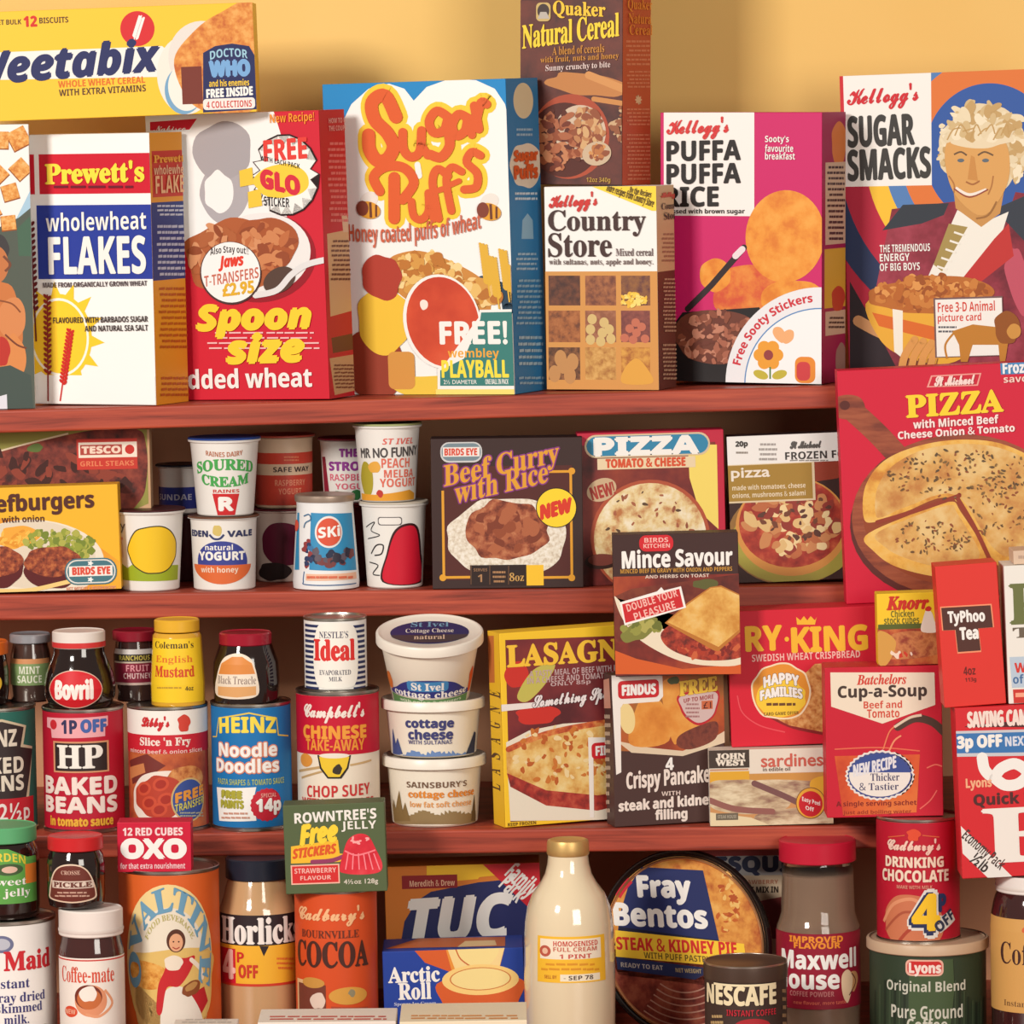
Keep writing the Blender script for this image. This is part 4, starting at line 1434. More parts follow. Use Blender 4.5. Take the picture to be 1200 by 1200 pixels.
f.t('with Rice', 533, 552, 642, 578, GOLD, 'serif', hv=.2, skew=.22, L=4, out=(PU, 1.8))
C_.p('brand_badge', 'pale oval badge with red writing')
f.rr(516, 518, 565, 542, 10, (206, 206, 206), 2)
f.rr(517.5, 519.5, 563.5, 540, 9, (120, 140, 150), 2.2)
f.r(519, 524, 562, 535, (240, 232, 226), 2.4)
f.t('BIRDS EYE', 521, 525.5, 559, 533.5, (216, 80, 60), 'bold', hv=.3, L=3.4)
C_.p('sticker', 'yellow round NEW sticker')
f.e(652, 595, 24, 23.5, (36, 26, 26), 4.8)
f.e(652, 595, 23, 22.5, (250, 214, 50), 5)
f.t('NEW', 634, 588, 669, 604, (216, 60, 40), 'bold', hv=1.2, L=6, skew=.25)
C_.p('weight_panel', 'dark panel with yellow square')
f.r(551, 662, 617, 686, (46, 30, 28), 4)
for x in (552, 574, 596):
    f.st([(x, 663), (x, 685)], .8, (120, 84, 60), 4.2, False)
f.r(617, 662, 637, 686, (246, 196, 50), 4)
f.t('SERVES', 555, 666, 571, 669.5, (150, 110, 80), 'bold', L=5)
f.t('1', 560, 673, 565, 682, (176, 130, 90), 'bold', L=5)
f.t('8oz', 597, 671, 614, 681, (206, 160, 90), 'serif', L=5)
f.ln(577, 668, 593, 684, 3, (176, 130, 90), 5, 4)
C_.done()
# blue-oval pizza
D = Carton('frozen_food_box', 'red pizza box with blue oval title, behind the mince box', 'food box',
           ((676, 507), (847.5, 504), (852, 686), (681, 689)), 0.018, 0.03, (196, 38, 66), -2, 's2', group='frozen food boxes on the second shelf')
f = D.f
D.p('picture', 'cheese pizza on a dark red ground')
f.r(682, 520, 840, 690, food((70, 26, 26), (120, 40, 36), (150, 60, 40), 20), .8)
f.po([(806, 521), (840, 521), (842, 620), (820, 600), (808, 560)], (246, 220, 110), 1)
f.e(762, 630, 70, 68, (180, 84, 56), 1.3)
f.e(762, 631, 66, 65, food((190, 120, 70), (232, 206, 150), (246, 234, 206), 70), 1.6)
f.sc(762, 612, 54, 36, 34, 3, ((150, 84, 60), (170, 100, 70), (96, 70, 50)), 6, 1.9, .5)
f.e(705, 574, 18, 13, (206, 176, 140), 2, 22)
f.t('NEW!', 692, 568, 720, 583, (170, 60, 50), 'bold', hv=.4, rot=14)
f.e(705, 658, 20, 9, (60, 36, 30), 1.8)
f.e(705, 656, 16, 7, (130, 66, 56), 2)
D.p('title_badge', 'blue oval title badge')
f.rr(685, 508, 832, 535, 13, (220, 196, 160), 2.4)
f.rr(687, 510, 830, 533, 12, (52, 136, 176), 2.7)
f.t('PIZZA', 697, 512.5, 818, 532, WH, 'bold', hv=1.6, L=4, out=((30, 50, 70), 1.4))
D.p('subtitle_lettering')
f.r(700, 536, 815, 549, (236, 214, 176), 2.4)
f.t('TOMATO & CHEESE', 710, 537, 803, 547, (216, 84, 50), 'bold', hv=.5, L=3.4)
D.done()
# frozen pizza
E_ = Carton('frozen_food_box', 'white-topped frozen pizza box with gold title panel, partly behind the big red pizza box', 'food box',
            ((851.5, 511), (1016, 506), (1024, 680), (858, 684)), 0.022, 0.03, (62, 38, 34), 0, 's2', group='frozen food boxes on the second shelf')
f = E_.f
E_.p('picture', 'pizza with mushrooms on a board')
f.b(955, 545, 50, 20, (150, 60, 40), 2, .1, 14, .8)
f.e(928, 628, 76, 58, (150, 110, 60), 1, 0)
f.e(930, 634, 74, 50, (170, 160, 70), 1.1)
f.e(928, 617, 66, 58, (216, 150, 76), 1.3)
f.e(928, 613, 62, 52, food((140, 40, 34), (176, 60, 44), (206, 100, 64), 60), 1.5)
f.sc(928, 610, 54, 40, 100, 8, ((226, 190, 130), (206, 140, 90), (240, 214, 160), (150, 60, 50), (190, 110, 70)), 6, 1.8, .7)
f.sc(930, 604, 44, 30, 26, 4, ((96, 60, 50), (120, 70, 50)), 9, 2.6, .6)
E_.p('top_band', 'white top band')
f.r(848, 500, 1020, 542, (242, 240, 236), 2)
f.t('20p', 862, 517, 876, 525, (60, 54, 50), 'bold', hv=.3)
f.ln(862, 528, 877, 533, 1, (150, 140, 130), 3, 4)
f.ln(889, 518, 911, 541, 4, (170, 164, 160), 3, 5)
f.t('St Michael', 926, 517, 962, 525, (90, 86, 84), **KSCR)
f.t('FROZEN FOOD', 920, 528, 1010, 537, (60, 56, 54), 'bold')
f.ln(920, 538, 976, 541, 1, (150, 146, 140), 3, 6)
E_.p('title_panel', 'gold title panel')
f.r(852, 543, 955, 588, (226, 206, 170), 2.4)
f.r(852, 544, 952, 586, (168, 132, 56), 2.7)
f.t('pizza', 857, 548, 902, 563, (240, 230, 216), 'plain', hv=.4, L=4)
f.t('made with tomatoes, cheese', 858, 567, 944, 574, (236, 220, 190), 'bold', L=4)
f.t('onions, mushrooms & salami', 858, 576, 944, 583, (236, 220, 190), 'bold', L=4)
E_.done()
# ------------------------------------------------------------------ third shelf: tins, jars, tubs, boxes
TN = 'food tins on the third shelf'
# green bean tin, cut by the left edge
T1, f = tin('food_tin', 'dark green bean tin with black keystone panel and red price flash', 'food tin', -3, -0.042, 977, 831, 48, (40, 104, 92), 's3', TN)
T1.p('panel', 'black keystone panel with pale outline')
ks = [(-40, 845), (8, 843), (34, 850), (31, 872), (45, 874), (36, 940), (-42, 940)]
f.po([(x * 1.0, y) for x, y in ks], (206, 190, 160), 1)
f.po([(-40, 848), (8, 846), (31.5, 852), (28, 875), (42, 877), (33, 938), (-42, 938)], (52, 40, 40), 1.4)
T1.p('price_flash', 'red price flash')
f.r(-45, 936, 42, 972, (196, 34, 48), 1.8)
T1.p('lettering')
f.t('HEINZ', -30, 856, 24, 875, (226, 214, 196), 'bold', hv=.4)
f.t('BAKED', -34, 888, 31, 906, (226, 214, 196), 'bold', hv=.4)
f.t('BEANS', -34, 909, 31, 927, (226, 214, 196), 'bold', hv=.4)
f.t('12½p', -4, 941, 37, 966, (236, 226, 220), 'plain', hv=.5)
T1.done()
# red bean tin
T2, f = tin('food_tin', 'crimson tin of baked beans with a black square panel', 'food tin', 100, -0.042, 983, 832, 48, (190, 24, 50), 's3', TN)
T2.p('offer_flash', 'pink offer flash')
f.po([(59, 841), (130, 839), (130, 851), (127, 853), (127, 864), (65, 866), (64, 855), (59, 853)], (236, 170, 176), 1)
f.e(67, 850, 5.5, 6, (200, 40, 50), 1.4)
T2.p('panel', 'black panel with gold frame')
f.r(67, 871, 131, 909, (214, 150, 110), 1.2)
f.r(69, 873, 129, 907, (50, 36, 34), 1.5)
T2.p('lettering')
f.t('1P', 77, 845, 95, 861, (50, 50, 90), 'bold', hv=.4)
f.t('OFF', 100, 844, 128, 859, (70, 100, 170), 'bold', hv=.8)
f.t('HP', 72, 876, 124, 903, (246, 240, 230), 'serif', hv=.7)
f.t('BAKED', 57, 915, 139, 935, (246, 226, 216), 'bold', hv=.9)
f.t('BEANS', 57, 939, 139, 958, (246, 226, 216), 'bold', hv=.9)
f.t('in tomato sauce', 63, 963, 135, 974, (240, 180, 60), 'bold', hv=.5)
T2.done()
# slice n fry
T3, f = tin('food_tin', 'tin with white top band and a picture of sliced meat on a plate', 'food tin', 199, -0.042, 977, 829, 47.5, (186, 62, 44), 's3', TN)
T3.p('band', 'white and red bands')
f.band(833, 862, (246, 240, 232), 1)
f.band(862, 884, (206, 36, 52), 1)
T3.p('picture', 'red stew on a white plate')
f.r(152, 884, 245, 974, food((150, 60, 40), (190, 90, 50), (206, 120, 70), 30), .8)
f.po([(152, 892), (176, 884), (198, 898), (180, 910), (158, 920)], (120, 50, 44), 1.2)
f.po([(153, 900), (172, 895), (174, 906), (155, 914)], (206, 130, 80), 1.4)
f.b(192, 936, 42, 32, (240, 226, 214), 4, .05, 20, 1.3, 20)
f.b(190, 936, 32, 25, (186, 66, 46), 5, .08, 18, 1.5)
for x, y in ((172, 925), (192, 920), (178, 942), (198, 938), (190, 950)):
    f.e(x, y, 10, 8, (206, 80, 54), 1.7, 20)
    f.e(x, y, 6.5, 5, (170, 50, 38), 1.9, 20)
f.b(222, 915, 24, 18, food((160, 80, 40), (206, 130, 70), (224, 160, 96), 120), 6, .08, 14, 1.4)
T3.p('badge', 'blue badge with yellow lettering')
f.e(225, 938, 23, 26, (206, 176, 120), 2.2)
f.e(225, 938, 21, 24, (56, 80, 150), 2.5)
f.t('FREE', 209, 926, 239, 937, (226, 150, 60), 'bold', hv=.6, L=4, skew=.2)
f.t('TRANSFER', 208, 939, 239, 948, (206, 196, 90), 'bold', L=4, skew=.2)
f.ln(213, 952, 240, 959, 2, (170, 170, 150), 4, 4)
T3.p('lettering')
f.t("Libby's", 170, 840, 202, 857, (206, 40, 46), **KSCR)
f.b(219, 848, 8, 9, (214, 70, 56), 5, .2, 12, 2)
f.t("Slice 'n Fry", 168, 865, 226, 877, (246, 226, 216), 'serif', hv=.3)
f.t('minced beef & onion slices', 156, 879, 238, 884, (240, 200, 190), 'bold')
T3.done()
# noodle doodles
T4, f = tin('food_tin', 'bright blue pasta tin with yellow keystone outline and a red price disc', 'food tin', 296.5, -0.042, 977, 826, 47.5, (22, 116, 182), 's3', TN)
T4.p('keystone', 'yellow keystone outline')
f.st([(250, 864), (256, 864), (259, 842), (295, 836), (326, 842), (328, 862), (340, 863)], 1.8, (236, 206, 80), 2, False)
T4.p('lettering')
f.t('HEINZ', 260, 842, 325, 860, (246, 222, 80), 'bold', hv=.6, arc=2)
f.t('Noodle', 260, 872, 326, 888, WH, 'bold', hv=.5, L=4, out=((226, 140, 110), 1.8))
f.t('Doodles', 257, 891, 328, 907, WH, 'bold', hv=.5, L=4, out=((226, 140, 110), 1.8))
f.t('PASTA SHAPES & TOMATO SAUCE', 258, 915, 334, 922, (176, 190, 110), 'bold')
T4.p('offer_panel', 'white panel with red price disc')
f.po([(256, 924), (303, 924), (300, 938), (303, 964), (259, 964)], WH, 2)
f.t('FREE', 263, 929, 286, 937, (176, 170, 60), 'bold', hv=1.2, L=4)
f.t('PAINTS', 262, 940, 288, 949, (176, 170, 60), 'bold', hv=.7, L=4)
f.ln(262, 953, 296, 963, 2, (206, 150, 130), 4, 5)
f.star(315, 945, 20, 20, 20, .93, (200, 36, 56), 2.4)
f.t('SPECIAL', 308, 931, 325, 936, (240, 160, 150), 'bold', L=4)
f.t('14p', 303, 938, 330, 957, WH, 'bold', hv=.8, L=4)
T4.done()
# chinese take-away
T5, f = tin('food_tin', 'tall red and cream tin with a yellow bowl, behind the green jelly box', 'food tin', 398, -0.042, 976, 812, 49, (240, 226, 206), 's3', TN)
T5.p('band', 'red upper band')
f.band(815, 886, (200, 18, 50), 1)
T5.p('lettering')
f.t("Campbell's", 359, 825, 428, 848, (246, 232, 222), **KSCR)
f.t('CHINESE', 358, 852, 430, 867, (240, 160, 60), 'bold', hv=.7)
f.t('TAKE-AWAY', 361, 868, 428, 881, (236, 150, 56), 'bold', hv=.2)
f.t('CHOP SUEY', 362, 922, 434, 936, (206, 50, 50), 'bold', skew=.03)
f.t('WITH NOODLES', 356, 938, 438, 948, (206, 70, 66), 'bold')
T5.p('bowl_picture', 'yellow bowl with black outline and chopsticks')
f.st([(350, 905), (380, 900)], 3, (196, 160, 110), 1.6)
f.st([(355, 913), (385, 904)], 2.5, (196, 160, 110), 1.6)
f.st([(412, 898), (436, 892)], 2.5, (206, 170, 120), 1.6)
f.e(360, 892, 11, 8, (226, 150, 60), 1.8)
f.po([(374, 886), (413, 886), (410, 902), (402, 914), (386, 914), (377, 902)], (40, 32, 28), 2)
f.po([(376, 888), (411, 888), (408, 901), (400, 912), (387, 912), (379, 901)], (240, 200, 50), 2.2)
f.e(393.5, 887, 18, 3, (240, 230, 214), 2.4)
f.b(398, 902, 6, 6, (60, 50, 40), 4, .35, 10, 2.5)
T5.done()
# evaporated milk
T6, f = tin('milk_tin', 'small white and navy striped tin with red lettering, standing on the tall red tin', 'milk tin', 394, -0.042, 812, 725, 37.5, WH, T5, rim=2.5)
T6.p('stripes', 'navy stripes')
for k in range(13):
    y = 731 + k * 6
    f.r(345, y, 375, y + 3.2, (46, 54, 96), 1)
    f.r(415, y, 440, y + 3.2, (46, 54, 96), 1)
f.po([(372, 740), (380, 731), (408, 731), (418, 740), (420, 770), (418, 798), (408, 806), (380, 806), (372, 798), (369, 770)], (246, 242, 232), 1.5, True)
T6.p('lettering', 'red title and navy small lettering')
f.t("NESTLE'S", 376, 740, 409, 748, (60, 60, 90), 'serif')
f.t('Ideal', 370, 750, 416, 774, (220, 50, 46), 'serif', hv=.9)
f.t('EVAPORATED', 376, 785, 412, 791, (70, 70, 90), 'serif')
f.t('MILK', 387, 793, 402, 798, (70, 70, 90), 'serif')
T6.done()

DARKGLASS = mat((34, 20, 18), 0.08, spec=.6, coat=.6)
def jar(name, label, cat, cx, Y, ybot, ytop, hw, on, prof, glass, lidpts, lidmat, group=None, rbase=None):
    it = Turned(name, label, cat, cx, Y, ybot, ytop, on, rbase=rbase or hw, group=group)
    it.rev('glass_jar', prof, glass)
    it.rev('lid', lidpts, lidmat)
    return it, it.surf(prof[1:-1])
def lidp(y0, y1, r, bev=1.5):
    return [(y1, r - 1), (y1 - 1, r), (y0 + bev, r), (y0, r - bev), (y0 + .8, r - bev - 1)]
JG = 'jars on the bean tins'
# meat extract
J1, f = jar('jar', 'squat black jar with big red oval label and white lid', 'jar', 94, -0.047, 831, 741, 41, T2,
            [(831, 33), (829, 36), (818, 41), (806, 42), (790, 39), (776, 33), (768, 30), (760, 29.5)], DARKGLASS, lidp(742, 761, 31), mat((236, 226, 218), .3), JG, 34)
J1.rev('lid_band', [(760, 31.4), (754, 31.4)], mat((214, 60, 60), .3), close=False, under='lid')
J1.p('label', 'red oval label')
f.e(90.5, 806, 31, 22, (226, 190, 170), 1)
f.e(90.5, 806, 30, 21, (214, 34, 44), 1.3)
f.t('Bovril', 68, 795, 112, 817, (250, 240, 232), 'bold', hv=.9, L=3)
J1.done()
# jar with grey lid behind
J2, f = jar('jar', 'dark jar with speckled grey lid and green label, behind the black jar', 'jar', 37, -0.005, 826, 743, 25, [T1, T2],
            [(826, 22), (824, 24), (806, 25), (784, 25), (768, 23), (760, 21), (754, 20)], mat((70, 50, 44), .1, spec=.6, coat=.5), lidp(744, 755, 24), mat((170, 170, 176), .3, .4), JG, 22)
J2.p('label', 'green and orange label')
f.r(14, 773, 60, 805, (126, 150, 96), 1)
f.r(14, 773, 60, 779, (206, 140, 90), 1.4)
f.t('MINT', 25, 782, 49, 791, (226, 226, 206), 'bold', L=3)
f.t('SAUCE', 23, 793, 51, 802, (226, 226, 206), 'bold', L=3)
J2.done()
# jar with orange lid at the edge
J3, f = jar('jar', 'black jar with orange lid and yellow label, cut off by the left edge', 'jar', -22, -0.029, 831, 753, 33, T1,
            [(831, 28), (829, 31), (815, 33), (790, 33), (776, 31), (770, 30)], DARKGLASS, lidp(754, 770, 33), mat((226, 110, 40), .35), JG, 30)
J3.p('label', 'yellow oval label')
f.e(-18, 803, 26, 15, (240, 196, 60), 1)
J3.done()
# maroon lid jar behind mustard
J4, f = jar('jar', 'dark jar with maroon lid and striped label, behind the yellow jar', 'jar', 160, -0.005, 827, 739, 26, [T3, T2],
            [(827, 23), (825, 25), (800, 26), (770, 26), (762, 24), (752, 23)], mat((60, 40, 38), .1, spec=.6, coat=.5), lidp(740, 753, 26.5), mat((140, 26, 44), .3), JG, 24)
J4.p('label', 'maroon, black and silver label')
f.r(136, 762, 186, 806, (130, 30, 54), 1)
f.r(136, 759, 186, 768, (206, 200, 196), 1.3)
f.r(136, 768, 186, 777, (46, 36, 30), 1.3)
f.r(136, 777, 186, 779, (206, 190, 170), 1.5)
f.t('RANCHOUS', 142, 769.5, 177, 775.5, (206, 190, 90), 'bold', L=3)
f.t('FRUIT', 150, 781, 176, 789, (226, 150, 160), 'bold', L=3)
f.t('CHUTNEY', 147, 791, 178, 798, (226, 190, 190), 'bold', L=3)
f.r(136, 803, 186, 806, (206, 180, 170), 1.5)
J4.done()
# mustard
J5, f = jar('mustard_jar', 'yellow English mustard jar with yellow lid', 'mustard jar', 209, -0.049, 826, 727, 32, T3,
            [(826, 29), (824, 31.5), (800, 32), (760, 29.5), (746, 28.5), (743, 26)], mat((226, 170, 50), .12, spec=.6, coat=.6), lidp(728, 742, 26.5), mat((232, 178, 50), .35), None, 30)
J5.p('label', 'yellow paper label')
f.r(176, 748, 245, 820, (248, 206, 40), 1)
f.t("Coleman's", 184, 751, 228, 759, (70, 54, 30), 'serif', L=3)
f.t('English', 185, 767, 227, 777, (226, 120, 40), 'serif', L=3)
f.t('Mustard', 184, 779, 229, 791, (214, 80, 40), 'serif', hv=.3, L=3)
f.ln(185, 801, 216, 805, 1, (190, 150, 50), 3, 4)
f.t('4oz', 219, 801, 228, 806, (90, 70, 40), 'bold', L=3)
J5.done()
# dark jam jar
J6, f = jar('jar', 'black glass jar with crimson lid and arched orange and white label', 'jar', 289, -0.047, 825, 743, 39, T4,
            [(825, 34), (823, 38), (800, 39.5), (778, 38), (764, 33), (758, 31)], DARKGLASS, lidp(744, 758, 31), mat((160, 24, 46), .25, coat=.3), JG, 36)
J6.p('label', 'arched orange and white label')
LB = [(255, 812), (256, 790), (263, 772), (274, 766), (286, 766), (297, 773), (303, 790), (304, 812), (280, 817)]
f.po(LB, (240, 226, 206), 1, True)
f.po([(262, 776), (274, 769), (286, 769), (297, 776), (301, 788), (258, 788)], (222, 140, 66), 1.4)
f.po([(257, 802), (302, 802), (302, 812), (280, 815), (257, 812)], (226, 170, 110), 1.4)
f.t('Black Treacle', 257, 791, 302, 800, (150, 130, 120), 'serif', L=3)
J6.done()

# cottage cheese tubs
def tub(label, cx, Y, ybot, ytop, hwr, hwb, on, tilt=0):
    it = Turned('cheese_tub', label, 'cheese tub', cx, Y, ybot, ytop, on, rbase=hwb, tilt=tilt, group='cottage cheese tubs')
    m = mat((240, 230, 212), .38, spec=.5)
    it.rev('tub', [(ybot, hwb - 2), (ybot - 2, hwb), (ytop + 14, hwr - 6), (ytop + 12, hwr - 6)], m)
    it.rev('lid', [(ytop + 13, hwr - 2), (ytop + 12, hwr), (ytop + 2, hwr), (ytop + .5, hwr - 1), (ytop, hwr - 3), (ytop + 1, hwr - 5), (ytop + 2.5, hwr - 8), (ytop + 2.5, 1)], mat((242, 234, 220), .35, spec=.5))
    return it, it.surf([(ybot - 2, hwb), (ytop + 14, hwr - 6)])
C1, f = tub('white cottage cheese tub with orange lettering and brown trees, bottom of the stack', 510, -0.028, 970, 889, 61, 50, 's3')
C1.p('print', 'brown tree line')
for k in range(24):
    x = 458 + k * 4.4
    f.po([(x - 4, 966), (x - 2, 952 - 3 * math.sin(k * .9)), (x + 3, 953 - 3 * math.cos(k * .7)), (x + 5, 966)], (150, 126, 86), 1 + k * .01)
for x, h in ((462, 24), (469, 34), (476, 20), (458, 30)):
    f.po([(x - 6, 962), (x, 960 - h), (x + 6, 962)], (134, 108, 66), 1.5)
f.po([(552, 962), (556, 930), (562, 962)], (110, 90, 60), 1.5)
C1.p('lettering')
f.t("SAINSBURY'S", 478, 916, 547, 923, (120, 90, 70), 'bold')
f.t('cottage cheese', 480, 926, 555, 937, (230, 140, 50), 'serif', hv=.3)
f.t('low fat soft cheese', 482, 939, 552, 946, (230, 160, 90), 'bold')
C1.done()
C2, f = tub('white cottage cheese tub with navy lettering and blue landscape, middle of the stack', 508.5, -0.028, 891, 822, 61, 50, C1)
C2.p('print', 'blue landscape')
for k in range(22):
    x = 456 + k * 4.8
    f.po([(x - 4, 889), (x - 2, 884 - 3 * math.sin(k * 1.3)), (x + 3, 885 - 3 * math.cos(k)), (x + 6, 889)], (110, 140, 190), 1 + k * .01)
for x, h in ((461, 30), (467, 18)):
    f.po([(x - 5, 886), (x, 884 - h), (x + 6, 886)], (70, 84, 140), 1.4)
f.po([(546, 886), (556, 858), (562, 860), (560, 886)], (60, 66, 90), 1.4)
C2.p('lettering', 'navy lettering')
f.t('cottage', 477, 844, 532, 857, (66, 68, 120), 'bold', hv=.5)
f.t('cheese', 480, 856, 531, 868, (66, 68, 120), 'bold', hv=.5)
f.t('WITH SULTANAS', 480, 869, 530, 874, (100, 100, 140), 'bold')
C2.done()
C3, f = tub('cottage cheese tub with dark blue oval on its tilted lid, top of the stack', 505, -0.036, 823, 740, 63, 45, C2, tilt=13)
C3.p('print', 'blue and green arched print')
f.po([(462, 806), (466, 796), (478, 787), (504, 784), (530, 787), (542, 796), (547, 806)], (52, 58, 130), 1, True)
f.po([(460, 806), (548, 806), (546, 818), (462, 818)], (96, 140, 84), 1.2)
f.rr(478, 786, 526, 799, 4, (70, 140, 196), 1.5)
f.b(456, 790, 9, 12, (226, 120, 50), 4, .2, 12, 1.2)
f.b(553, 790, 6, 14, (222, 100, 50), 5, .2, 12, 1.2)
f.t('St Ivel', 483, 788, 521, 797.5, WH, 'serif', hv=.3, L=3)
f.t('cottage cheese', 464, 799, 546, 810, WH, 'serif', hv=.2, L=3)
f.t('with onion & peppers', 470, 811, 540, 816, (220, 226, 200), 'bold', L=3)
C3.p('lid_print', 'dark blue oval with white lettering', 'lid')
# on the lid's own plane
sc_ = C3.s
top_z = (823 - 740) * sc_ * C3.k - 2.4 * sc_
O3 = C3.L(-50 * sc_, -50 * sc_, top_z)
ax3, ay3, n3 = C3.R @ Vector((1, 0, 0)), C3.R @ Vector((0, 1, 0)), C3.R @ Vector((0, 0, 1))
g = Face(C3, O3, ax3, ay3, n3, 100 * sc_, 100 * sc_, 100, 100, Vector())
px = lambda a, b: proj(O3 + ax3 * (a * sc_) + ay3 * (b * sc_))
g.fill([(50 + 46 * math.cos(k * math.pi / 20), 50 + 40 * math.sin(k * math.pi / 20)) for k in range(40)], (38, 44, 100), 1)
g.fill([(50 + 45 * math.cos(math.pi + k * math.pi / 20), 42 + 28 * math.sin(math.pi + k * math.pi / 20)) for k in range(21)], (70, 60, 66), 1.4)
def lt(s, a0, b0, a1, b1, c, st, **k):
    x0, y1 = px(a0, b0)
    x1, y0 = px(a1, b1)
    g.t(s, min(x0, x1), min(y0, y1), max(x0, x1), max(y0, y1), c, st, L=3, **k)
lt('St Ivel', 28, 70, 72, 86, (120, 170, 200), 'serif')
lt('Cottage Cheese', 22, 46, 78, 62, (236, 226, 216), 'serif')
lt('natural', 32, 26, 68, 40, (226, 196, 170), 'serif')
C3.done()

# lasagne
BX = 'frozen food boxes on the third shelf'
L1 = Carton('frozen_food_box', 'yellow-edged lasagne box with picture of cheese-topped lasagne', 'food box',
            ((583.5, 739), (752, 734), (758, 965), (593, 970)), -0.074, 0.030, (250, 204, 46), -19.5, 's3', group=BX)
f = L1.f
L1.p('picture', 'lasagne on a white plate')
f.po([(592, 750), (752, 744), (758, 955), (598, 963)], food((86, 28, 34), (120, 40, 44), (140, 50, 44), 14), .8)
f.b(606, 790, 14, 16, (206, 50, 40), 4, .1, 12, 1)
f.po([(606, 815), (625, 785), (650, 778), (640, 800), (618, 822)], (200, 190, 90), 1.1, True)
f.b(630, 838, 26, 10, (206, 50, 40), 5, .15, 12, 1)
f.po([(585, 826), (640, 822), (640, 828), (585, 834)], (240, 232, 226), 1.5)
f.po([(593, 870), (620, 856), (660, 848), (760, 842), (762, 960), (598, 962)], (236, 226, 206), 1.2)
f.po([(594, 906), (640, 926), (700, 932), (762, 922), (762, 936), (700, 950), (640, 944), (598, 922)], food((120, 34, 30), (170, 50, 40), (196, 84, 60), 90), 1.8)
f.po([(593, 878), (640, 858), (700, 846), (762, 838), (762, 924), (700, 934), (640, 926), (594, 908)], food((206, 140, 60), (232, 190, 110), (240, 214, 150), 60), 1.6)
f.sc(660, 885, 60, 34, 70, 4, ((206, 120, 50), (190, 96, 40), (240, 214, 160)), 6, 2, .6)
f.st([(596, 878), (640, 860), (700, 848), (758, 842)], 7, food((170, 60, 36), (206, 100, 50), (226, 150, 80), 120), 1.9)
L1.p('title_lettering', 'yellow title lettering')
f.t('LASAGNE', 594, 752, 745, 777, (250, 200, 60), 'serif', hv=1.0, L=4, skew=-.01)
L1.p('small_print')
f.t('A TASTY MEAL OF BEEF WITH PASTA', 620, 782, 740, 789, (200, 170, 170), 'bold', L=3)
f.t('IN A CHEESE AND TOMATO SAUCE', 617, 790, 738, 797, (200, 170, 170), 'bold', L=3)
f.t('ONLY 85p', 645, 798, 692, 804, (200, 170, 170), 'bold', L=3)
f.t('Something Special', 624, 809, 735, 828, (240, 232, 232), 'script', hv=.5, L=4, skew=.05, out=((70, 40, 40), 1))
f.t('KEEP FROZEN', 595, 963, 628, 967, (110, 80, 20), 'bold', L=3)
L1.p('brand_flash', 'white flash with red logo')
f.po([(689, 864), (710, 864), (710, 872), (695, 876), (696, 958), (691, 958)], (240, 232, 224), 2.6)
f.rr(693, 869, 740, 888, 5, (206, 30, 40), 3)
f.t('FINDUS', 698, 873, 736, 884, WH, 'bold', hv=.4, L=4)
L1.p('side_panel')
g = L1.side('L')
g.full((246, 196, 46))
g.po([(572, 745), (579, 745), (580, 800), (573, 800)], (206, 120, 60), 1)
L1.p('side_lettering')
for k, ch in enumerate('ENGASAL'):
    g.t(ch, 576, 806 + k * 18, 583, 820 + k * 18, (90, 60, 40), 'serif', rot=90)
L1.done()
# pancakes
L2 = Carton('frozen_food_box', 'brown crispy pancakes box with orange pancakes and red logo', 'food box',
            ((716, 791), (847.5, 785.5), (851, 964), (721, 969)), -0.0785, 0.027, (76, 50, 46), -14, 's3', group=BX)
f = L2.f
L2.p('picture', 'golden pancakes on a white plate')
pan = food((206, 120, 36), (226, 146, 56), (236, 170, 80), 30)
f.po([(778, 790), (850, 784), (850, 870), (800, 882), (724, 880), (724, 810)], food((150, 60, 34), (190, 90, 40), (150, 110, 50), 20), .8)
f.po([(722, 868), (760, 876), (800, 880), (840, 862), (850, 856), (850, 870), (800, 886), (740, 882)], (226, 206, 176), 1.2)
f.po([(738, 872), (746, 828), (756, 822), (776, 824), (784, 868)], pan, 1.4, True)
f.po([(776, 800), (800, 800), (826, 846), (800, 860), (790, 872), (780, 840)], pan, 1.5, True)
f.po([(794, 874), (796, 862), (820, 850), (840, 846), (838, 866), (810, 878)], food((96, 44, 36), (130, 62, 46), (110, 50, 40), 120), 1.7, True)
f.e(735, 842, 9, 18, (240, 216, 150), 1.6, 6)
f.b(790, 797, 7, 5, (86, 96, 60), 4, .2, 12, 1.5)
L2.p('brand_flash', 'white flash with red logo')
f.po([(716, 790), (776, 788), (777, 816), (772, 822), (730, 825), (727, 830), (728, 905), (722, 908)], (244, 238, 230), 2)
f.rr(724, 797, 772, 818, 5, (206, 34, 42), 2.4)
f.t('FINDUS', 729, 802, 768, 814, WH, 'bold', hv=.6, L=4)
L2.p('offer_badge', 'pale shield badge with yellow lettering')
f.po([(796, 814), (840, 808), (840, 832), (832, 844), (818, 850), (804, 842), (797, 830)], (196, 40, 50), 2, True)
f.po([(798, 816), (838, 811), (838, 831), (831, 842), (818, 847), (806, 840), (799, 829)], (216, 190, 186), 2.2, True)
f.t('FREE', 796, 796, 840, 812, (240, 200, 70), 'serif', hv=.8, L=4, skew=.1, out=((130, 50, 40), 1))
f.t('UP TO MORE', 801, 816, 836, 821, (170, 70, 70), 'bold', L=4, skew=.1)
f.r(822, 821, 835, 831, (206, 110, 70), 3)
f.t('£1', 824, 822.5, 833, 830, (90, 30, 30), 'plain', L=4)
f.ln(803, 823, 820, 842, 4, (170, 120, 120), 3, 5)
L2.p('title_lettering', 'white lettering')
f.t('4', 780, 888, 789, 902, WH, 'bold', hv=.4)
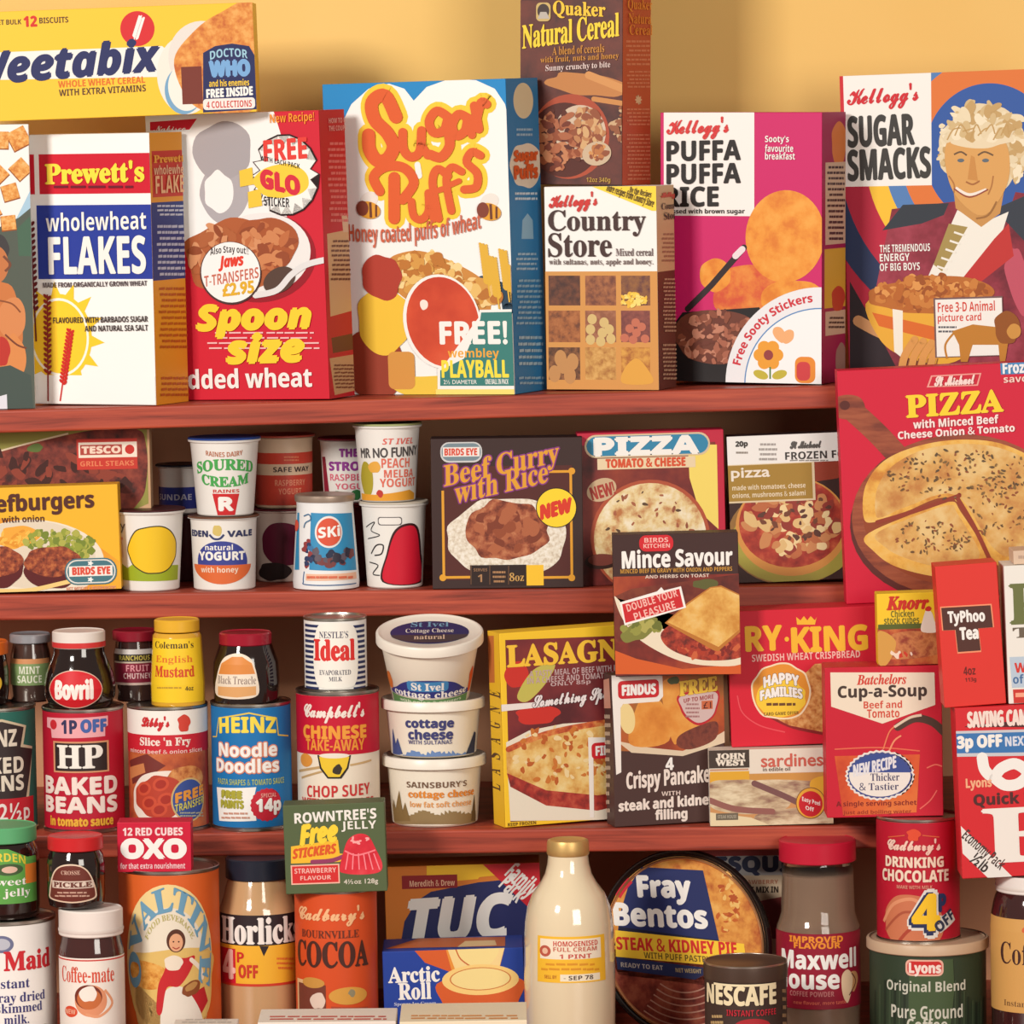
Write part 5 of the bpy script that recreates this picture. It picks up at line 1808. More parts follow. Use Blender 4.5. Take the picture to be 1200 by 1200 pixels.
f.t('Crispy Pancakes', 734, 900, 838, 926, (240, 226, 216), 'bold', hv=.4, skew=.03)
f.t('WITH', 775, 927, 797, 932, (226, 206, 196), 'bold')
f.t('steak and kidney', 725, 934, 838, 950, (240, 226, 216), 'bold', hv=.5, skew=.02)
f.t('filling', 768, 948, 805, 963, (240, 226, 216), 'bold', hv=.5)
L2.p('side_panel')
g = L2.side('L')
g.po([(703, 798), (714, 795), (716, 830), (705, 830)], (206, 150, 130), 1)
g.ln(706, 835, 716, 955, 12, (190, 170, 150), 2, 5)
L2.done()
# sardines
L3 = Carton('sardine_box', 'pale sardines carton with picture of fish and red badge', 'food box',
            ((831, 879.5), (974, 876), (977.5, 964.5), (832, 966)), -0.0795, 0.026, (232, 222, 206), 0, 's3')
f = L3.f
L3.p('picture', 'sardines lying side by side')
f.r(832, 906, 980, 966, (206, 150, 96), .8)
f.r(832, 904, 878, 916, (226, 170, 50), 1)
f.r(878, 906, 980, 915, (206, 150, 76), 1)
fish = food((140, 100, 86), (196, 172, 138), (230, 214, 180), 40, stretch=(1, 1, 3))
f.po([(832, 918), (860, 914), (890, 916), (925, 936), (915, 950), (870, 954), (832, 945)], fish, 1.4, True)
f.po([(880, 916), (930, 914), (985, 922), (985, 946), (950, 944), (915, 930)], fish, 1.3, True)
f.po([(885, 956), (920, 948), (985, 944), (985, 970), (900, 970)], fish, 1.5, True)
f.st([(832, 938), (862, 948), (905, 951)], 7, (150, 96, 88), 1.6)
f.st([(884, 918), (915, 931), (946, 944), (985, 948)], 7, (124, 84, 82), 1.6)
f.po([(832, 952), (880, 958), (905, 968), (832, 968)], (232, 214, 174), 1.7)
f.r(839, 953, 865, 961, (110, 100, 84), 2)
f.t('STEAK HOUSE', 841, 955, 863, 959, (180, 170, 150), 'bold', L=3)
L3.p('brand_panel', 'dark brand panel')
f.r(828, 874, 878, 900, (70, 58, 50), 1.5)
f.t('JOHN', 839, 883, 873, 890, (236, 226, 210), 'serif', hv=.5)
f.t('WEST', 839, 890.5, 873, 897, (236, 226, 210), 'serif', hv=.5)
f.r(832, 901, 877, 903, (200, 150, 120), 1.5)
L3.p('title_lettering', 'red-brown lettering')
f.t('sardines', 892, 883, 964, 898, (206, 100, 84), 'plain', hv=.4)
f.t('in edible oil', 894, 899, 926, 903.5, (110, 90, 80), 'bold')
L3.p('badge', 'round red badge with gold edge')
f.b(968, 920, 18, 12, (232, 180, 60), 4, .1, 14, 1.8)
f.e(950, 941, 17.5, 18.5, (130, 90, 50), 2)
f.e(950, 941, 16.5, 17.5, (236, 176, 60), 2.2)
f.e(950, 942, 14, 15, (206, 36, 48), 2.4)
f.t('Easy Peel', 940, 936, 961, 943, WH, 'bold', L=3, skew=-.3)
f.t('Off', 944, 945, 954, 950, WH, 'bold', L=3, skew=-.3)
L3.done()
# crispbread
L4 = Carton('crispbread_box', 'crimson crispbread box with yellow crown and yellow lettering', 'crispbread box',
            ((851, 714.5), (1032, 712), (1038, 866), (858, 869)), -0.064, 0.045, (214, 28, 52), 0, L3)
f = L4.f
L4.p('title_lettering', 'yellow lettering and crown')
f.t('RY', 874, 734, 916, 762, (246, 186, 50), 'bold', hv=1, L=3)
f.t('KING', 928, 734, 1016, 763, (246, 186, 50), 'bold', hv=1, L=3)
f.e(922, 749, 2.6, 2.8, (246, 186, 50), 3)
f.po([(934, 732), (933, 723), (938, 727), (942, 722), (946, 727), (950, 722), (955, 727), (957, 723), (955, 732)], (246, 186, 50), 3)
f.t('SWEDISH WHEAT CRISPBREAD', 881, 764.5, 1008, 773, (246, 190, 180), 'bold', L=3)
L4.p('crispbread_picture', 'slab of crispbread')
cb = food((176, 96, 44), (214, 146, 80), (232, 176, 110), 180)
f.po([(896, 835), (925, 850), (975, 860), (985, 860), (985, 776), (955, 778)], cb, 1.2)
f.st([(900, 838), (930, 852), (980, 862)], 4, (140, 36, 36), 1.1)
f.st([(864, 815), (870, 835), (890, 850), (920, 858)], 1.5, (232, 80, 90), 1.2)
L4.p('badge', 'gold and white badge')
f.b(915, 810, 36, 34, (246, 226, 190), 7, .05, 20, 1.8)
f.b(915, 810, 34, 32, (230, 150, 50), 7, .05, 20, 2)
f.b(915, 818, 29, 23, (246, 206, 60), 8, .05, 20, 2.3)
f.t('HAPPY', 895, 791, 936, 803, WH, 'bold', hv=.6, L=4, arc=4, out=((90, 60, 40), 1))
f.t('FAMILIES', 891, 807, 940, 818, WH, 'bold', hv=.6, L=4, arc=4, out=((90, 60, 40), 1))
f.ln(895, 822, 936, 829, 1, (110, 70, 40), 4, 5)
f.t('CARD GAME OFFER', 895, 834, 936, 838, (120, 84, 30), 'bold', L=4)
L4.done()
# ------------------------------------------------------------------ bottom row and the stack on the right
FL = 'floor'
JB = 'jars in the bottom row'
# milk powder tin
D1, f = tin('milk_powder_tin', 'white milk powder tin with red and navy lettering', 'tin', 10, -0.15, 1246, 1081, 59, WH, FL, rim=3)
D1.p('lettering', 'red and navy lettering')
f.t('Dairy Maid', -52, 1112, 61, 1137, (206, 40, 50), 'serif', hv=.7)
for s, x0, x1, y in (('Instant', -8, 40, 1140), ('spray dried', -10, 56, 1154), ('skimmed', 2, 53, 1165), ('milk.', 11, 39, 1177)):
    f.t(s, x0, y, x1, y + (13 if s == 'spray dried' else 10), (60, 60, 120), 'serif')
f.e(9, 1104, 14, 9, (110, 116, 150), 1)
f.e(9, 1104, 10, 6, (190, 194, 206), 1.3)
f.po([(-50, 1206), (-40, 1195), (0, 1192), (40, 1190), (56, 1186), (66, 1188), (66, 1215), (-50, 1215)], (150, 140, 80), 1)
D1.done()
# green lid jar
D2, f = jar('pickle_jar', 'dark jar with mint green lid and green label, standing on the white milk powder tin', 'jar', 5, -0.15, 1081, 970, 42, D1,
            [(1081, 37), (1079, 41), (1066, 42.5), (1010, 42.5), (1000, 41), (992, 37), (988, 35)], DARKGLASS, lidp(971, 990, 40), mat((96, 176, 120), .35), JB, 38)
D2.p('label', 'green label')
f.r(-40, 1006, 46, 1060, (96, 166, 76), 1)
f.po([(-34, 1007), (-34, 1004), (-10, 995), (14, 995), (36, 1004), (36, 1007)], (96, 166, 76), 1.1)
f.r(33, 1011, 46, 1034, (230, 130, 50), 1.4)
f.e(15, 1019, 17, 7, (70, 96, 60), 1.4)
f.e(16, 1019, 9, 4, (226, 190, 170), 1.7)
f.t('GARDEN', -18, 1002, 33, 1012, (226, 206, 60), 'bold', L=3, arc=5)
f.t('Sweet', -10, 1029, 34, 1038, WH, 'serif', L=3)
f.t('mint jelly', -28, 1042, 38, 1054, WH, 'serif', L=3)
D2.done()
# coffee whitener jar
D3, f = jar('coffee_whitener_jar', 'jar with white screw lid and white coffee label with cup picture', 'jar', 110, -0.185, 1250, 1067, 38, FL,
            [(1250, 36), (1247, 38), (1120, 38), (1112, 37.5), (1103, 35), (1096, 34)], mat((70, 36, 34), .08, spec=.6, coat=.6), lidp(1068, 1096, 37.5), mat((240, 230, 222), .4), JB, 36)
D3.rev('lid_ridge', [(1092, 38), (1090, 38.5), (1088, 38)], mat((226, 214, 206), .4), close=False, under='lid')
D3.p('label', 'white paper label with red lines')
f.band(1117, 1199, (244, 236, 226), 1)
f.band(1118.5, 1120, (206, 60, 50), 1.4)
f.band(1194, 1195.5, (206, 60, 50), 1.4)
f.t('Coffee-mate', 76, 1126, 136, 1143, (220, 80, 56), 'serif', L=3)
f.e(110, 1162, 19, 17, (226, 150, 110), 2)
f.e(107, 1158, 16, 13, (120, 50, 36), 2.3)
f.e(108, 1160, 14, 11, (200, 110, 60), 2.5)
f.b(108, 1154, 10, 9, (246, 236, 226), 4, .2, 12, 2.8)
f.st([(126, 1150), (134, 1164), (120, 1178), (104, 1176)], 3, (230, 160, 120), 2.2)
f.e(86, 1173, 9.5, 6, (220, 80, 50), 2.3)
f.t('NEW', 80, 1170.5, 92, 1175.5, (246, 190, 160), 'bold', L=3.5)
f.ln(84, 1188, 132, 1193, 1, (140, 160, 186), 3, 4)
D3.done()
# pickle jar with red lid
D4, f = jar('pickle_jar', 'brown pickle jar with bright red lid standing on the white screw lid', 'jar', 90, -0.18, 1069, 981, 33, D3,
            [(1069, 28), (1067, 32), (1054, 34), (1016, 34), (1006, 32), (1000, 29), (996, 28)], DARKGLASS, lidp(982, 999, 32.5), mat((206, 40, 44), .35), JB, 28)
D4.p('label', 'brown arched label with cream edge')
LB = [(62, 1056), (60, 1046), (64, 1026), (72, 1016), (86, 1013), (100, 1016), (109, 1026), (115, 1046), (112, 1056), (88, 1061)]
f.po(LB, (232, 206, 180), 1, True)
LB2 = [(88 + (x - 88) * .94, 1037 + (y - 1037) * .93) for x, y in LB]
f.po(LB2, (110, 50, 40), 1.4, True)
f.r(64, 1034, 112, 1043, (226, 206, 190), 1.8)
f.t('PICKLE', 66, 1035.5, 110, 1041.5, (110, 60, 50), 'serif', hv=.3, L=3.5)
f.t('CROSSE', 75, 1021, 97, 1026, (220, 180, 160), 'serif', L=3.5)
f.ln(67, 1046, 108, 1054, 2, (200, 160, 140), 3, 5)
D4.done()
# malt drink tin
D5, f = tin('malt_drink_tin', 'tall orange malt drink tin with oval picture of a woman carrying wheat', 'tin', 202, -0.12, 1246, 1022, 59.5, (222, 100, 40), FL, rim=3, lidcol=DARKMETAL)
D5.p('oval_panel', 'cream oval panel')
f.e(203, 1122, 58, 86, (240, 214, 150), 1)
f.e(203, 1130, 48, 68, (236, 226, 206), 1.2)
f.po([(158, 1118), (180, 1112), (246, 1108), (250, 1140), (246, 1178), (226, 1196), (180, 1196), (160, 1170)], (226, 190, 110), 1.4, True)
f.po([(160, 1140), (166, 1180), (190, 1200), (236, 1200), (246, 1160), (240, 1195), (203, 1208), (168, 1196)], (220, 180, 110), 1.5, True)
D5.p('arc_lettering', 'blue lettering curving over the picture')
f.tr('OVALTINE', 204, 1122, 37, 18, 205, -25, (110, 160, 190), 'serif', hv=.7, ry=56)
f.tr('FOOD BEVERAGE', 204, 1122, 30, 4.5, 150, 30, (190, 180, 110), 'serif', ry=46)
D5.p('figure', 'woman in red bodice and white skirt holding a wheat sheaf')
f.b(178, 1138, 26, 17, food((196, 120, 40), (226, 160, 70), (236, 186, 100), 150), 4, .12, 16, 2, -8)
f.po([(196, 1160), (214, 1150), (228, 1160), (240, 1185), (238, 1212), (196, 1212)], (236, 228, 214), 2.2, True)
f.po([(196, 1136), (204, 1120), (222, 1118), (232, 1116), (226, 1134), (214, 1150), (200, 1152), (194, 1180), (188, 1178), (190, 1150)], (200, 40, 46), 2.4, True)
f.po([(228, 1158), (242, 1150), (246, 1166), (238, 1182), (230, 1176)], (190, 40, 46), 2.1)
f.b(208, 1124, 11, 8, (240, 226, 206), 5, .1, 12, 2.6)
f.e(211, 1099, 11, 13, (90, 50, 36), 2.6)
f.e(211, 1101, 8, 10, (230, 170, 130), 2.8)
f.st([(207, 1106), (211, 1108), (215, 1106)], 1.2, (170, 60, 50), 3)
f.e(208, 1100, 1, .9, (70, 40, 30), 3)
f.e(214, 1100, 1, .9, (70, 40, 30), 3)
f.st([(228, 1120), (238, 1130), (240, 1140)], 5, (240, 226, 206), 2.7)
f.b(228, 1152, 12, 8, (140, 76, 40), 6, .1, 14, 2.8, 25)
f.b(228, 1150, 9, 4, (190, 140, 80), 7, .1, 12, 3, 25)
D5.done()
D6 = Carton('stock_cube_box', 'small crimson stock cube box with bold white lettering, standing on the orange tin', 'stock cube box',
            ((137.5, 963.5), (223.5, 963.5), (224.5, 1021), (137.5, 1021)), -0.155, 0.03, (206, 22, 58), 0, D5)
f = D6.f
D6.p('lettering', 'white lettering')
f.t('12 RED CUBES', 144, 970, 214, 979, (246, 216, 216), 'bold', hv=.3)
f.t('O', 143, 984, 167, 1005, WH, 'bold', hv=1.8)
f.t('X', 168, 984, 192, 1005, WH, 'bold', hv=1.6)
f.t('O', 193, 984, 217, 1005, WH, 'bold', hv=1.8)
f.t('for that extra nourishment', 141, 1011, 217, 1018, (246, 206, 210), 'bold')
D6.done()
# malted milk jar
D7 = Turned('malted_milk_jar', 'glass jar of beige malted powder with black lid and black label', 'jar', 307, -0.088, 1240, 1009, FL, rbase=45, group=JB)
gp = [(1240, 44), (1236, 47.5), (1120, 48), (1070, 47.5), (1062, 44), (1052, 41), (1042, 38.5), (1034, 36)]
D7.rev('glass_jar', gp, mat((200, 160, 116), .1, spec=.6, coat=.8))
D7.rev('lid', lidp(1010, 1034, 38.5), mat((34, 38, 52), .35))
f = D7.surf(gp[1:-1])
D7.p('label', 'black, yellow and red label')
f.band(1071, 1106, (46, 34, 38), 1)
f.band(1106, 1152, (240, 180, 50), 1)
f.band(1150, 1153, (206, 60, 40), 1.3)
f.r(259, 1108, 279, 1148, (206, 30, 50), 1.4)
f.po([(307, 1106), (318, 1106), (312, 1118)], (46, 34, 38), 1.5)
f.t('Horlicks', 263, 1074, 350, 1104, (244, 238, 232), 'serif', hv=.9, L=3)
f.t('4', 264, 1110, 278, 1143, (250, 200, 190), 'bold', hv=.8, L=3)
f.t('P', 281, 1113, 289, 1125, (206, 40, 40), 'bold', L=3)
f.t('OFF', 283, 1128, 305, 1143, (206, 60, 40), 'bold', hv=.4, L=3)
f.ln(326, 1118, 346, 1134, 3, (226, 120, 50), 3, 4)
D7.done()
# cocoa
D8, f = tin('cocoa_tin', 'orange cocoa tin under the green jelly box', 'cocoa tin', 396.5, -0.125, 1246, 1044, 49, (218, 82, 36), FL, rim=2.5, lidcol=DARKMETAL)
D8.p('lettering', 'dark brown and cream lettering')
f.t("Cadbury's", 353, 1062, 428, 1084, (246, 190, 140), **KSCR, L=3)
f.t('BOURNVILLE', 356, 1089, 422, 1098, (110, 50, 36), 'serif')
f.t('COCOA', 351, 1102, 432, 1131, (76, 40, 32), 'serif', hv=.7)
D8.p('picture', 'cups of cocoa')
f.r(350, 1144, 362, 1200, (230, 190, 140), 1.2)
f.r(352, 1150, 384, 1192, (120, 60, 46), 1.3)
f.e(368, 1148, 16, 6, (206, 150, 70), 1.6)
f.b(375, 1168, 10, 10, (230, 206, 190), 4, .2, 12, 1.8)
f.e(411, 1163, 24, 10, (220, 160, 70), 1.4)
f.b(414, 1160, 4, 4, (150, 140, 110), 5, .2, 10, 1.6)
f.po([(390, 1175), (432, 1175), (428, 1200), (394, 1200)], (176, 76, 50), 1.3)
f.st([(356, 1184), (362, 1192), (360, 1200)], 3, (230, 170, 60), 1.8)
D8.done()
D9 = Carton('jelly_box', 'olive green jelly box with red moulded jelly', 'jelly box',
            ((331.5, 943.5), (450.5, 940.5), (454, 1040), (335, 1043)), -0.165, 0.032, (86, 100, 66), 0, D8)
f = D9.f
D9.p('lettering')
f.t("ROWNTREE'S", 345, 950, 441, 962, (240, 236, 228), 'bold', hv=.2, skew=.03)
f.t('JELLY', 400, 962, 441, 974, (240, 236, 228), 'bold')
f.t('4½oz 128g', 403, 1030, 443, 1037, (214, 206, 190), 'plain', hv=.2)
D9.p('offer_lettering', 'yellow offer lettering')
f.po([(341, 992), (396, 984), (398, 1000), (410, 1002), (398, 1010), (341, 1012)], (246, 190, 50), 1)
f.st([(366, 1010), (390, 1008), (410, 1000)], 5, (150, 60, 100), 1.2)
f.t('Free', 352, 965, 395, 988, (252, 214, 60), 'boldit', hv=1.4, skew=.1, out=((110, 90, 30), 1))
f.t('STICKERS', 343, 992, 394, 1003, (222, 90, 40), 'boldit', hv=.5, skew=.1)
D9.p('flavour_panel', 'red panel with pale frame')
f.r(341, 1013, 398, 1036, (246, 190, 170), 1.4)
f.r(342.5, 1014.5, 396.5, 1034.5, (214, 46, 46), 1.7)
f.t('STRAWBERRY', 345, 1017, 394, 1023, (246, 190, 180), 'bold', L=3)
f.t('FLAVOUR', 352, 1026, 388, 1031, (246, 190, 180), 'bold', L=3)
D9.p('jelly_picture', 'red moulded jelly')
jl = food((206, 30, 50), (222, 44, 60), (230, 70, 80), 40)
f.po([(398, 1018), (402, 1000), (408, 984), (420, 977), (432, 980), (440, 994), (448, 1012), (444, 1022), (422, 1025), (402, 1023)], jl, 1.4, True)
for k in range(6):
    f.st([(405 + k * 8, 1019), (408 + k * 6, 1000)], 1.4, (246, 140, 150), 1.7)
f.st([(404, 997), (416, 1002), (428, 1000), (440, 996)], 1.8, (246, 130, 140), 1.8)
f.sc(422, 984, 10, 4, 10, 2, ((250, 170, 170),), 4, 1.9, .6)
D9.done()
# cracker box
E1 = Carton('cracker_box', 'orange and navy cracker box with big white slanted letters, behind the blue cake box', 'cracker box',
            ((450, 1015), (632, 1012), (638, 1226), (456, 1229)), -0.035, 0.05, (222, 130, 50), 0, FL)
f = E1.f
E1.p('panel', 'navy curved panel')
f.po([(469, 1110), (474, 1080), (488, 1056), (505, 1045), (560, 1034), (640, 1026), (640, 1200), (469, 1200)], (40, 46, 100), 1)
f.po([(500, 1013), (575, 1012), (560, 1030), (538, 1032), (500, 1038)], (248, 200, 50), .8)
f.po([(538, 1030), (580, 1026), (580, 1013), (566, 1013)], (248, 200, 50), .9)
E1.p('corner_flash', 'red corner flash')
f.po([(566, 1013), (640, 1010), (642, 1076), (620, 1064)], (206, 40, 52), 1.5)
f.t('Family', 591, 1018, 630, 1048, WH, 'bold', rot=-45, hv=.3, L=3)
f.t('Pack', 588, 1028, 617, 1052, WH, 'bold', rot=-45, hv=.3, L=3)
E1.p('brand_label', 'dark red brand label')
f.r(471, 1025.5, 536, 1041, (150, 36, 40), 1.7)
f.t('Meredith & Drew', 480, 1031, 533, 1038.5, (236, 190, 160), 'bold', L=3)
E1.p('title_lettering', 'white lettering')
f.t('TUC', 480, 1051, 600, 1102, WH, 'boldit', hv=2.2, skew=.04, L=4)
E1.done()
# arctic roll
E2 = Carton('cake_box', 'royal blue cake box with sliced ice cream roll', 'cake box',
            ((448, 1115), (613, 1110.5), (617.5, 1240), (452, 1244)), -0.13, 0.066, (34, 66, 158), 0, FL)
f = E2.f
E2.p('cake_picture', 'slices of sponge roll with cream centre')
sp, spd, cr_ = (236, 150, 60), (216, 96, 44), (246, 222, 150)
f.po([(484, 1112), (592, 1108), (586, 1132), (530, 1140), (526, 1134), (496, 1124)], sp, 1)
f.po([(484, 1112), (522, 1111), (530, 1140), (498, 1128)], spd, 1.2)
f.po([(524, 1111), (592, 1108), (585, 1134), (534, 1138)], (246, 216, 150), 1.4)
f.po([(534, 1111), (582, 1109), (576, 1128), (556, 1134), (542, 1126)], cr_, 1.6, True)
f.st([(534, 1112), (540, 1124), (554, 1134)], 1.6, (206, 110, 60), 1.8)
f.po([(517, 1150), (608, 1146), (608, 1172), (598, 1184), (563, 1188), (528, 1184), (518, 1174)], spd, 2, True)
f.e(563, 1148, 45, 18, (248, 210, 130), 2.4)
f.e(563, 1147, 36, 13.5, (206, 120, 60), 2.6)
f.e(563, 1147, 34.5, 12.5, cr_, 2.8)
E2.p('title_lettering', 'white lettering')
f.t('Arctic', 455, 1133, 515, 1151, WH, 'serif', hv=.5, L=3)
f.t('Roll', 467, 1152, 505, 1171, WH, 'serif', hv=.5, L=3)
f.t('Sponge Ice Cream', 462, 1174, 511, 1179, (206, 210, 230), 'serif', L=3)
f.t('with Jam', 474, 1182, 500, 1187, (206, 210, 230), 'serif', L=3)
E2.p('top_print', 'orange print on the top of the box')
g = E2.side('T')
g.po([(452, 1112), (490, 1100), (592, 1098), (592, 1109), (484, 1111)], (206, 110, 60), 1)
g.po([(536, 1110), (545, 1103), (580, 1102), (582, 1108)], (240, 206, 150), 1.3)
E2.done()
# milk bottle
E3 = Turned('milk_bottle', 'full milk bottle with gold foil cap and yellow label', 'milk bottle', 669, -0.155, 1252, 989, FL, rbase=48)
bp = [(1252, 46), (1249, 50), (1240, 52.5), (1150, 53.5), (1105, 52.5), (1085, 51.5), (1068, 48.5), (1052, 42), (1040, 33), (1030, 27.5), (1018, 24.5), (1008, 23.5), (1002, 23)]
E3.rev('bottle', bp, mat((234, 216, 182), .1, spec=.5, coat=.8))
E3.rev('foil_cap', [(1008, 24), (1006, 25), (1001, 24.8), (994, 24.5), (991, 23.5), (990, 21), (991.5, 19), (991.5, 1)], mat((216, 178, 112), .42, .55))
f = E3.surf(bp[1:-1])
E3.p('label', 'yellow and white label')
f.r(630, 1095, 708, 1148, (246, 190, 50), 1)
f.r(633, 1098, 703, 1121, (244, 230, 206), 1.4)
f.r(656, 1138, 702, 1146, (244, 232, 206), 1.4)
f.e(638.5, 1111, 6, 6.5, (190, 90, 70), 1.8)
f.e(638.5, 1111, 3, 3.5, (236, 190, 160), 2)
f.t('HOMOGENISED', 648, 1100, 699, 1106, (206, 70, 60), 'bold', L=3)
f.t('FULL CREAM', 648, 1107, 698, 1112, (206, 110, 90), 'bold', L=3)
f.t('1 PINT', 655, 1115, 692, 1120, (206, 90, 80), 'bold', L=3)
f.ln(634, 1124, 702, 1135, 2, (222, 150, 40), 2, 5)
f.t('SELL BY', 638, 1139, 652, 1143, (190, 110, 40), 'bold', L=3)
f.t('- SEP 78', 660, 1139.5, 694, 1144.5, (90, 70, 60), 'bold', L=3)
E3.done()
# pie tin, standing on its rim
E4 = Item('pie_tin', 'big round pie tin standing on edge with navy and yellow lid', 'pie tin')
Mz = Matrix.Rotation(math.radians(-4), 3, 'Y') @ Matrix.Rotation(math.radians(-6), 3, 'X') @ Matrix.Rotation(math.radians(-27), 3, 'Z')
r_, d_, u_ = Mz @ Vector((1, 0, 0)), Mz @ Vector((0, 1, 0)), Mz @ Vector((0, 0, 1))
cc = at(801, 1107, -0.055)
rad = abs((at(801, 1107, -0.055) - at(801, 996, -0.055)).z) * 0.995
low = min((cc + r_ * rad * math.cos(a) + u_ * rad * math.sin(a) + d_ * o).z for a in [k * math.pi / 40 for k in range(80)] for o in (0, .03))
rad += (low - FLOOR_Z) - 0.0004 if abs(low - FLOOR_Z) < 0.006 else 0
low = min((cc + r_ * rad * math.cos(a) + u_ * rad * math.sin(a) + d_ * o).z for a in [k * math.pi / 40 for k in range(80)] for o in (0, .03))
cc = cc + Vector((0, 0, FLOOR_Z + 0.0003 - low))
E4.origin = cc + d_ * 0.015 - Vector((0, 0, rad))
def disc(part, prof, m, n=80, smooth_=True, under=None):
    E4.p(part, None, under)
    pb = E4.parts.setdefault(part, Part())
    mi = pb.slot(asmat(m))
    E4.smoothp.add(part)
    rings = [[pb.bm.verts.new(cc + (r_ * math.cos(2 * math.pi * k / n) + u_ * math.sin(2 * math.pi * k / n)) * (rad * q) + d_ * o) for k in range(n)] for q, o in prof]
    for a, b in zip(rings, rings[1:]):
        for k in range(n):
            pb.bm.faces.new((a[k], a[(k + 1) % n], b[(k + 1) % n], b[k])).material_index = mi
    pb.bm.faces.new(rings[0]).material_index = mi
    pb.bm.faces.new(rings[-1][::-1]).material_index = mi
disc('tin_dish', [(.93, .004), (.975, .0045), (.975, .006), (.93, .0075), (.86, .03), (.84, .0305)], DARKMETAL)
lidm = mat((206, 196, 184), .22, 1.0)
disc('lid', [(.90, .0012), (.93, .0012), (.945, -.001), (.96, -.002), (.985, -.002), (1.0, 0), (1.0, .003), (.985, .004)], mat((26, 20, 20), .2, spec=.6, coat=.5))
f = Face(E4, cc - r_ * rad - u_ * rad, r_, u_, -d_, 2 * rad, 2 * rad, 196, 222, Vector())
f.O = f.O + d_ * 0.0009
R1 = lambda q, a: proj(cc + (r_ * math.cos(a) + u_ * math.sin(a)) * (rad * q))
E4.p('pie_picture', 'golden pie crust print', 'lid')
crust = food((176, 84, 36), (222, 150, 66), (236, 180, 96), 45)
f.po([R1(.925, k * math.pi / 40) for k in range(80)], crust, .6)
f.sc(853, 1064, 12, 42, 34, 4, ((196, 100, 44), (236, 190, 110), (180, 84, 40)), 5, .8, .5)
meat = food((96, 36, 30), (140, 60, 46), (170, 90, 66), 70)
f.po([R1(.90, math.pi + k * math.pi * .92 / 30) for k in range(31)] + [(870, 1160), (725, 1142)], meat, 1)
for k in range(6):
    q = .50 + .07 * k
    f.st([R1(q, math.radians(232 + j * 12)) for j in range(7)], 1.6, (200, 150, 130), 1.3)
E4.p('lid_highlight_bead', 'shiny raised rings of the lid', 'lid')
def bead(q, w, h, m):
    pb = E4.parts.setdefault(E4.cur, Part())
    mi = pb.slot(asmat(m))
    E4.smoothp.add(E4.cur)
    n = 80
    rr_ = [[pb.bm.verts.new(cc + (r_ * math.cos(2 * math.pi * k / n) + u_ * math.sin(2 * math.pi * k / n)) * (rad * (q + w * (j / 4 - .5))) - d_ * (h * math.sin(math.pi * j / 4) - .0005)) for k in range(n)] for j in range(5)]
    for a, b in zip(rr_, rr_[1:]):
        for k in range(n):
            pb.bm.faces.new((a[k], a[(k + 1) % n], b[(k + 1) % n], b[k])).material_index = mi
bead(.905, .03, .0022, mat((226, 160, 110), .18, .6))
E4.p('title_panel', 'navy panel', 'lid')
f.po([(722, 1108), (727, 1070), (736, 1040), (752, 1016), (824, 1020), (836, 1072), (843, 1103)], (38, 48, 100), 2)
f.po([(720, 1108), (726, 1086), (843, 1102), (843, 1104)], (30, 34, 60), 2.1)
f.po([R1(.86, math.radians(128 + k * 3)) for k in range(6)] + [R1(.93, math.radians(143 - k * 3)) for k in range(6)], (206, 40, 60), 2.3)
E4.p('flavour_band', 'yellow band', 'lid')
f.po([(721, 1090), (872, 1106), (876, 1135), (722, 1121)], (250, 206, 60), 2.6)
f.po([(722, 1121), (826, 1134), (826, 1142), (815, 1148), (724, 1136)], (40, 48, 90), 2.4)
E4.p('lettering')
f.t('Fray', 748, 1027, 809, 1059, WH, 'bold', hv=1.2, L=4.5, skew=-.07)
f.t('Bentos', 720, 1060, 828, 1086, WH, 'bold', hv=1, L=4.5, skew=-.09)
f.t('STEAK & KIDNEY PIE', 723, 1101, 863, 1116, (214, 50, 44), 'bold', hv=.3, L=4.5, skew=-.1)
f.t('WITH PUFF PASTRY', 755, 1118, 833, 1125.5, (110, 90, 40), 'bold', L=4.5, skew=-.12)
f.t('READY TO EAT', 728, 1129.5, 777, 1135, (190, 180, 170), 'bold', L=4.5, skew=-.13)
f.t('NET WEIGHT', 792, 1135, 822, 1140, (190, 170, 120), 'bold', L=4.5, skew=-.1)
E4.done()
# milkshake powder box at the back
E5 = Carton('milkshake_powder_box', 'brownish carton with navy lettering, in shadow behind the pie tin', 'drink powder box',
            ((812, 995), (922, 992), (925, 1190), (815, 1193)), -0.014, 0.05, (232, 204, 172), 0, FL)
f = E5.f
E5.p('band', 'red and pale bands')
f.r(800, 990, 930, 1003, (176, 60, 56), 1)
f.r(800, 1003, 930, 1026, (200, 196, 196), 1)
f.po([(870, 1060), (930, 1048), (930, 1100), (880, 1100)], (150, 60, 60), 1)
E5.p('lettering', 'navy lettering')
f.t('NESQUIK', 816, 1004, 944, 1025, (50, 56, 90), 'bold', hv=1.2, L=3)
f.t('STRAWBERRY', 862, 1031, 912, 1036, (196, 120, 90), 'bold', L=3)
f.t('IT MIX IN', 876, 1039, 912, 1046, (70, 50, 40), 'bold', hv=.2, L=3)
E5.done()
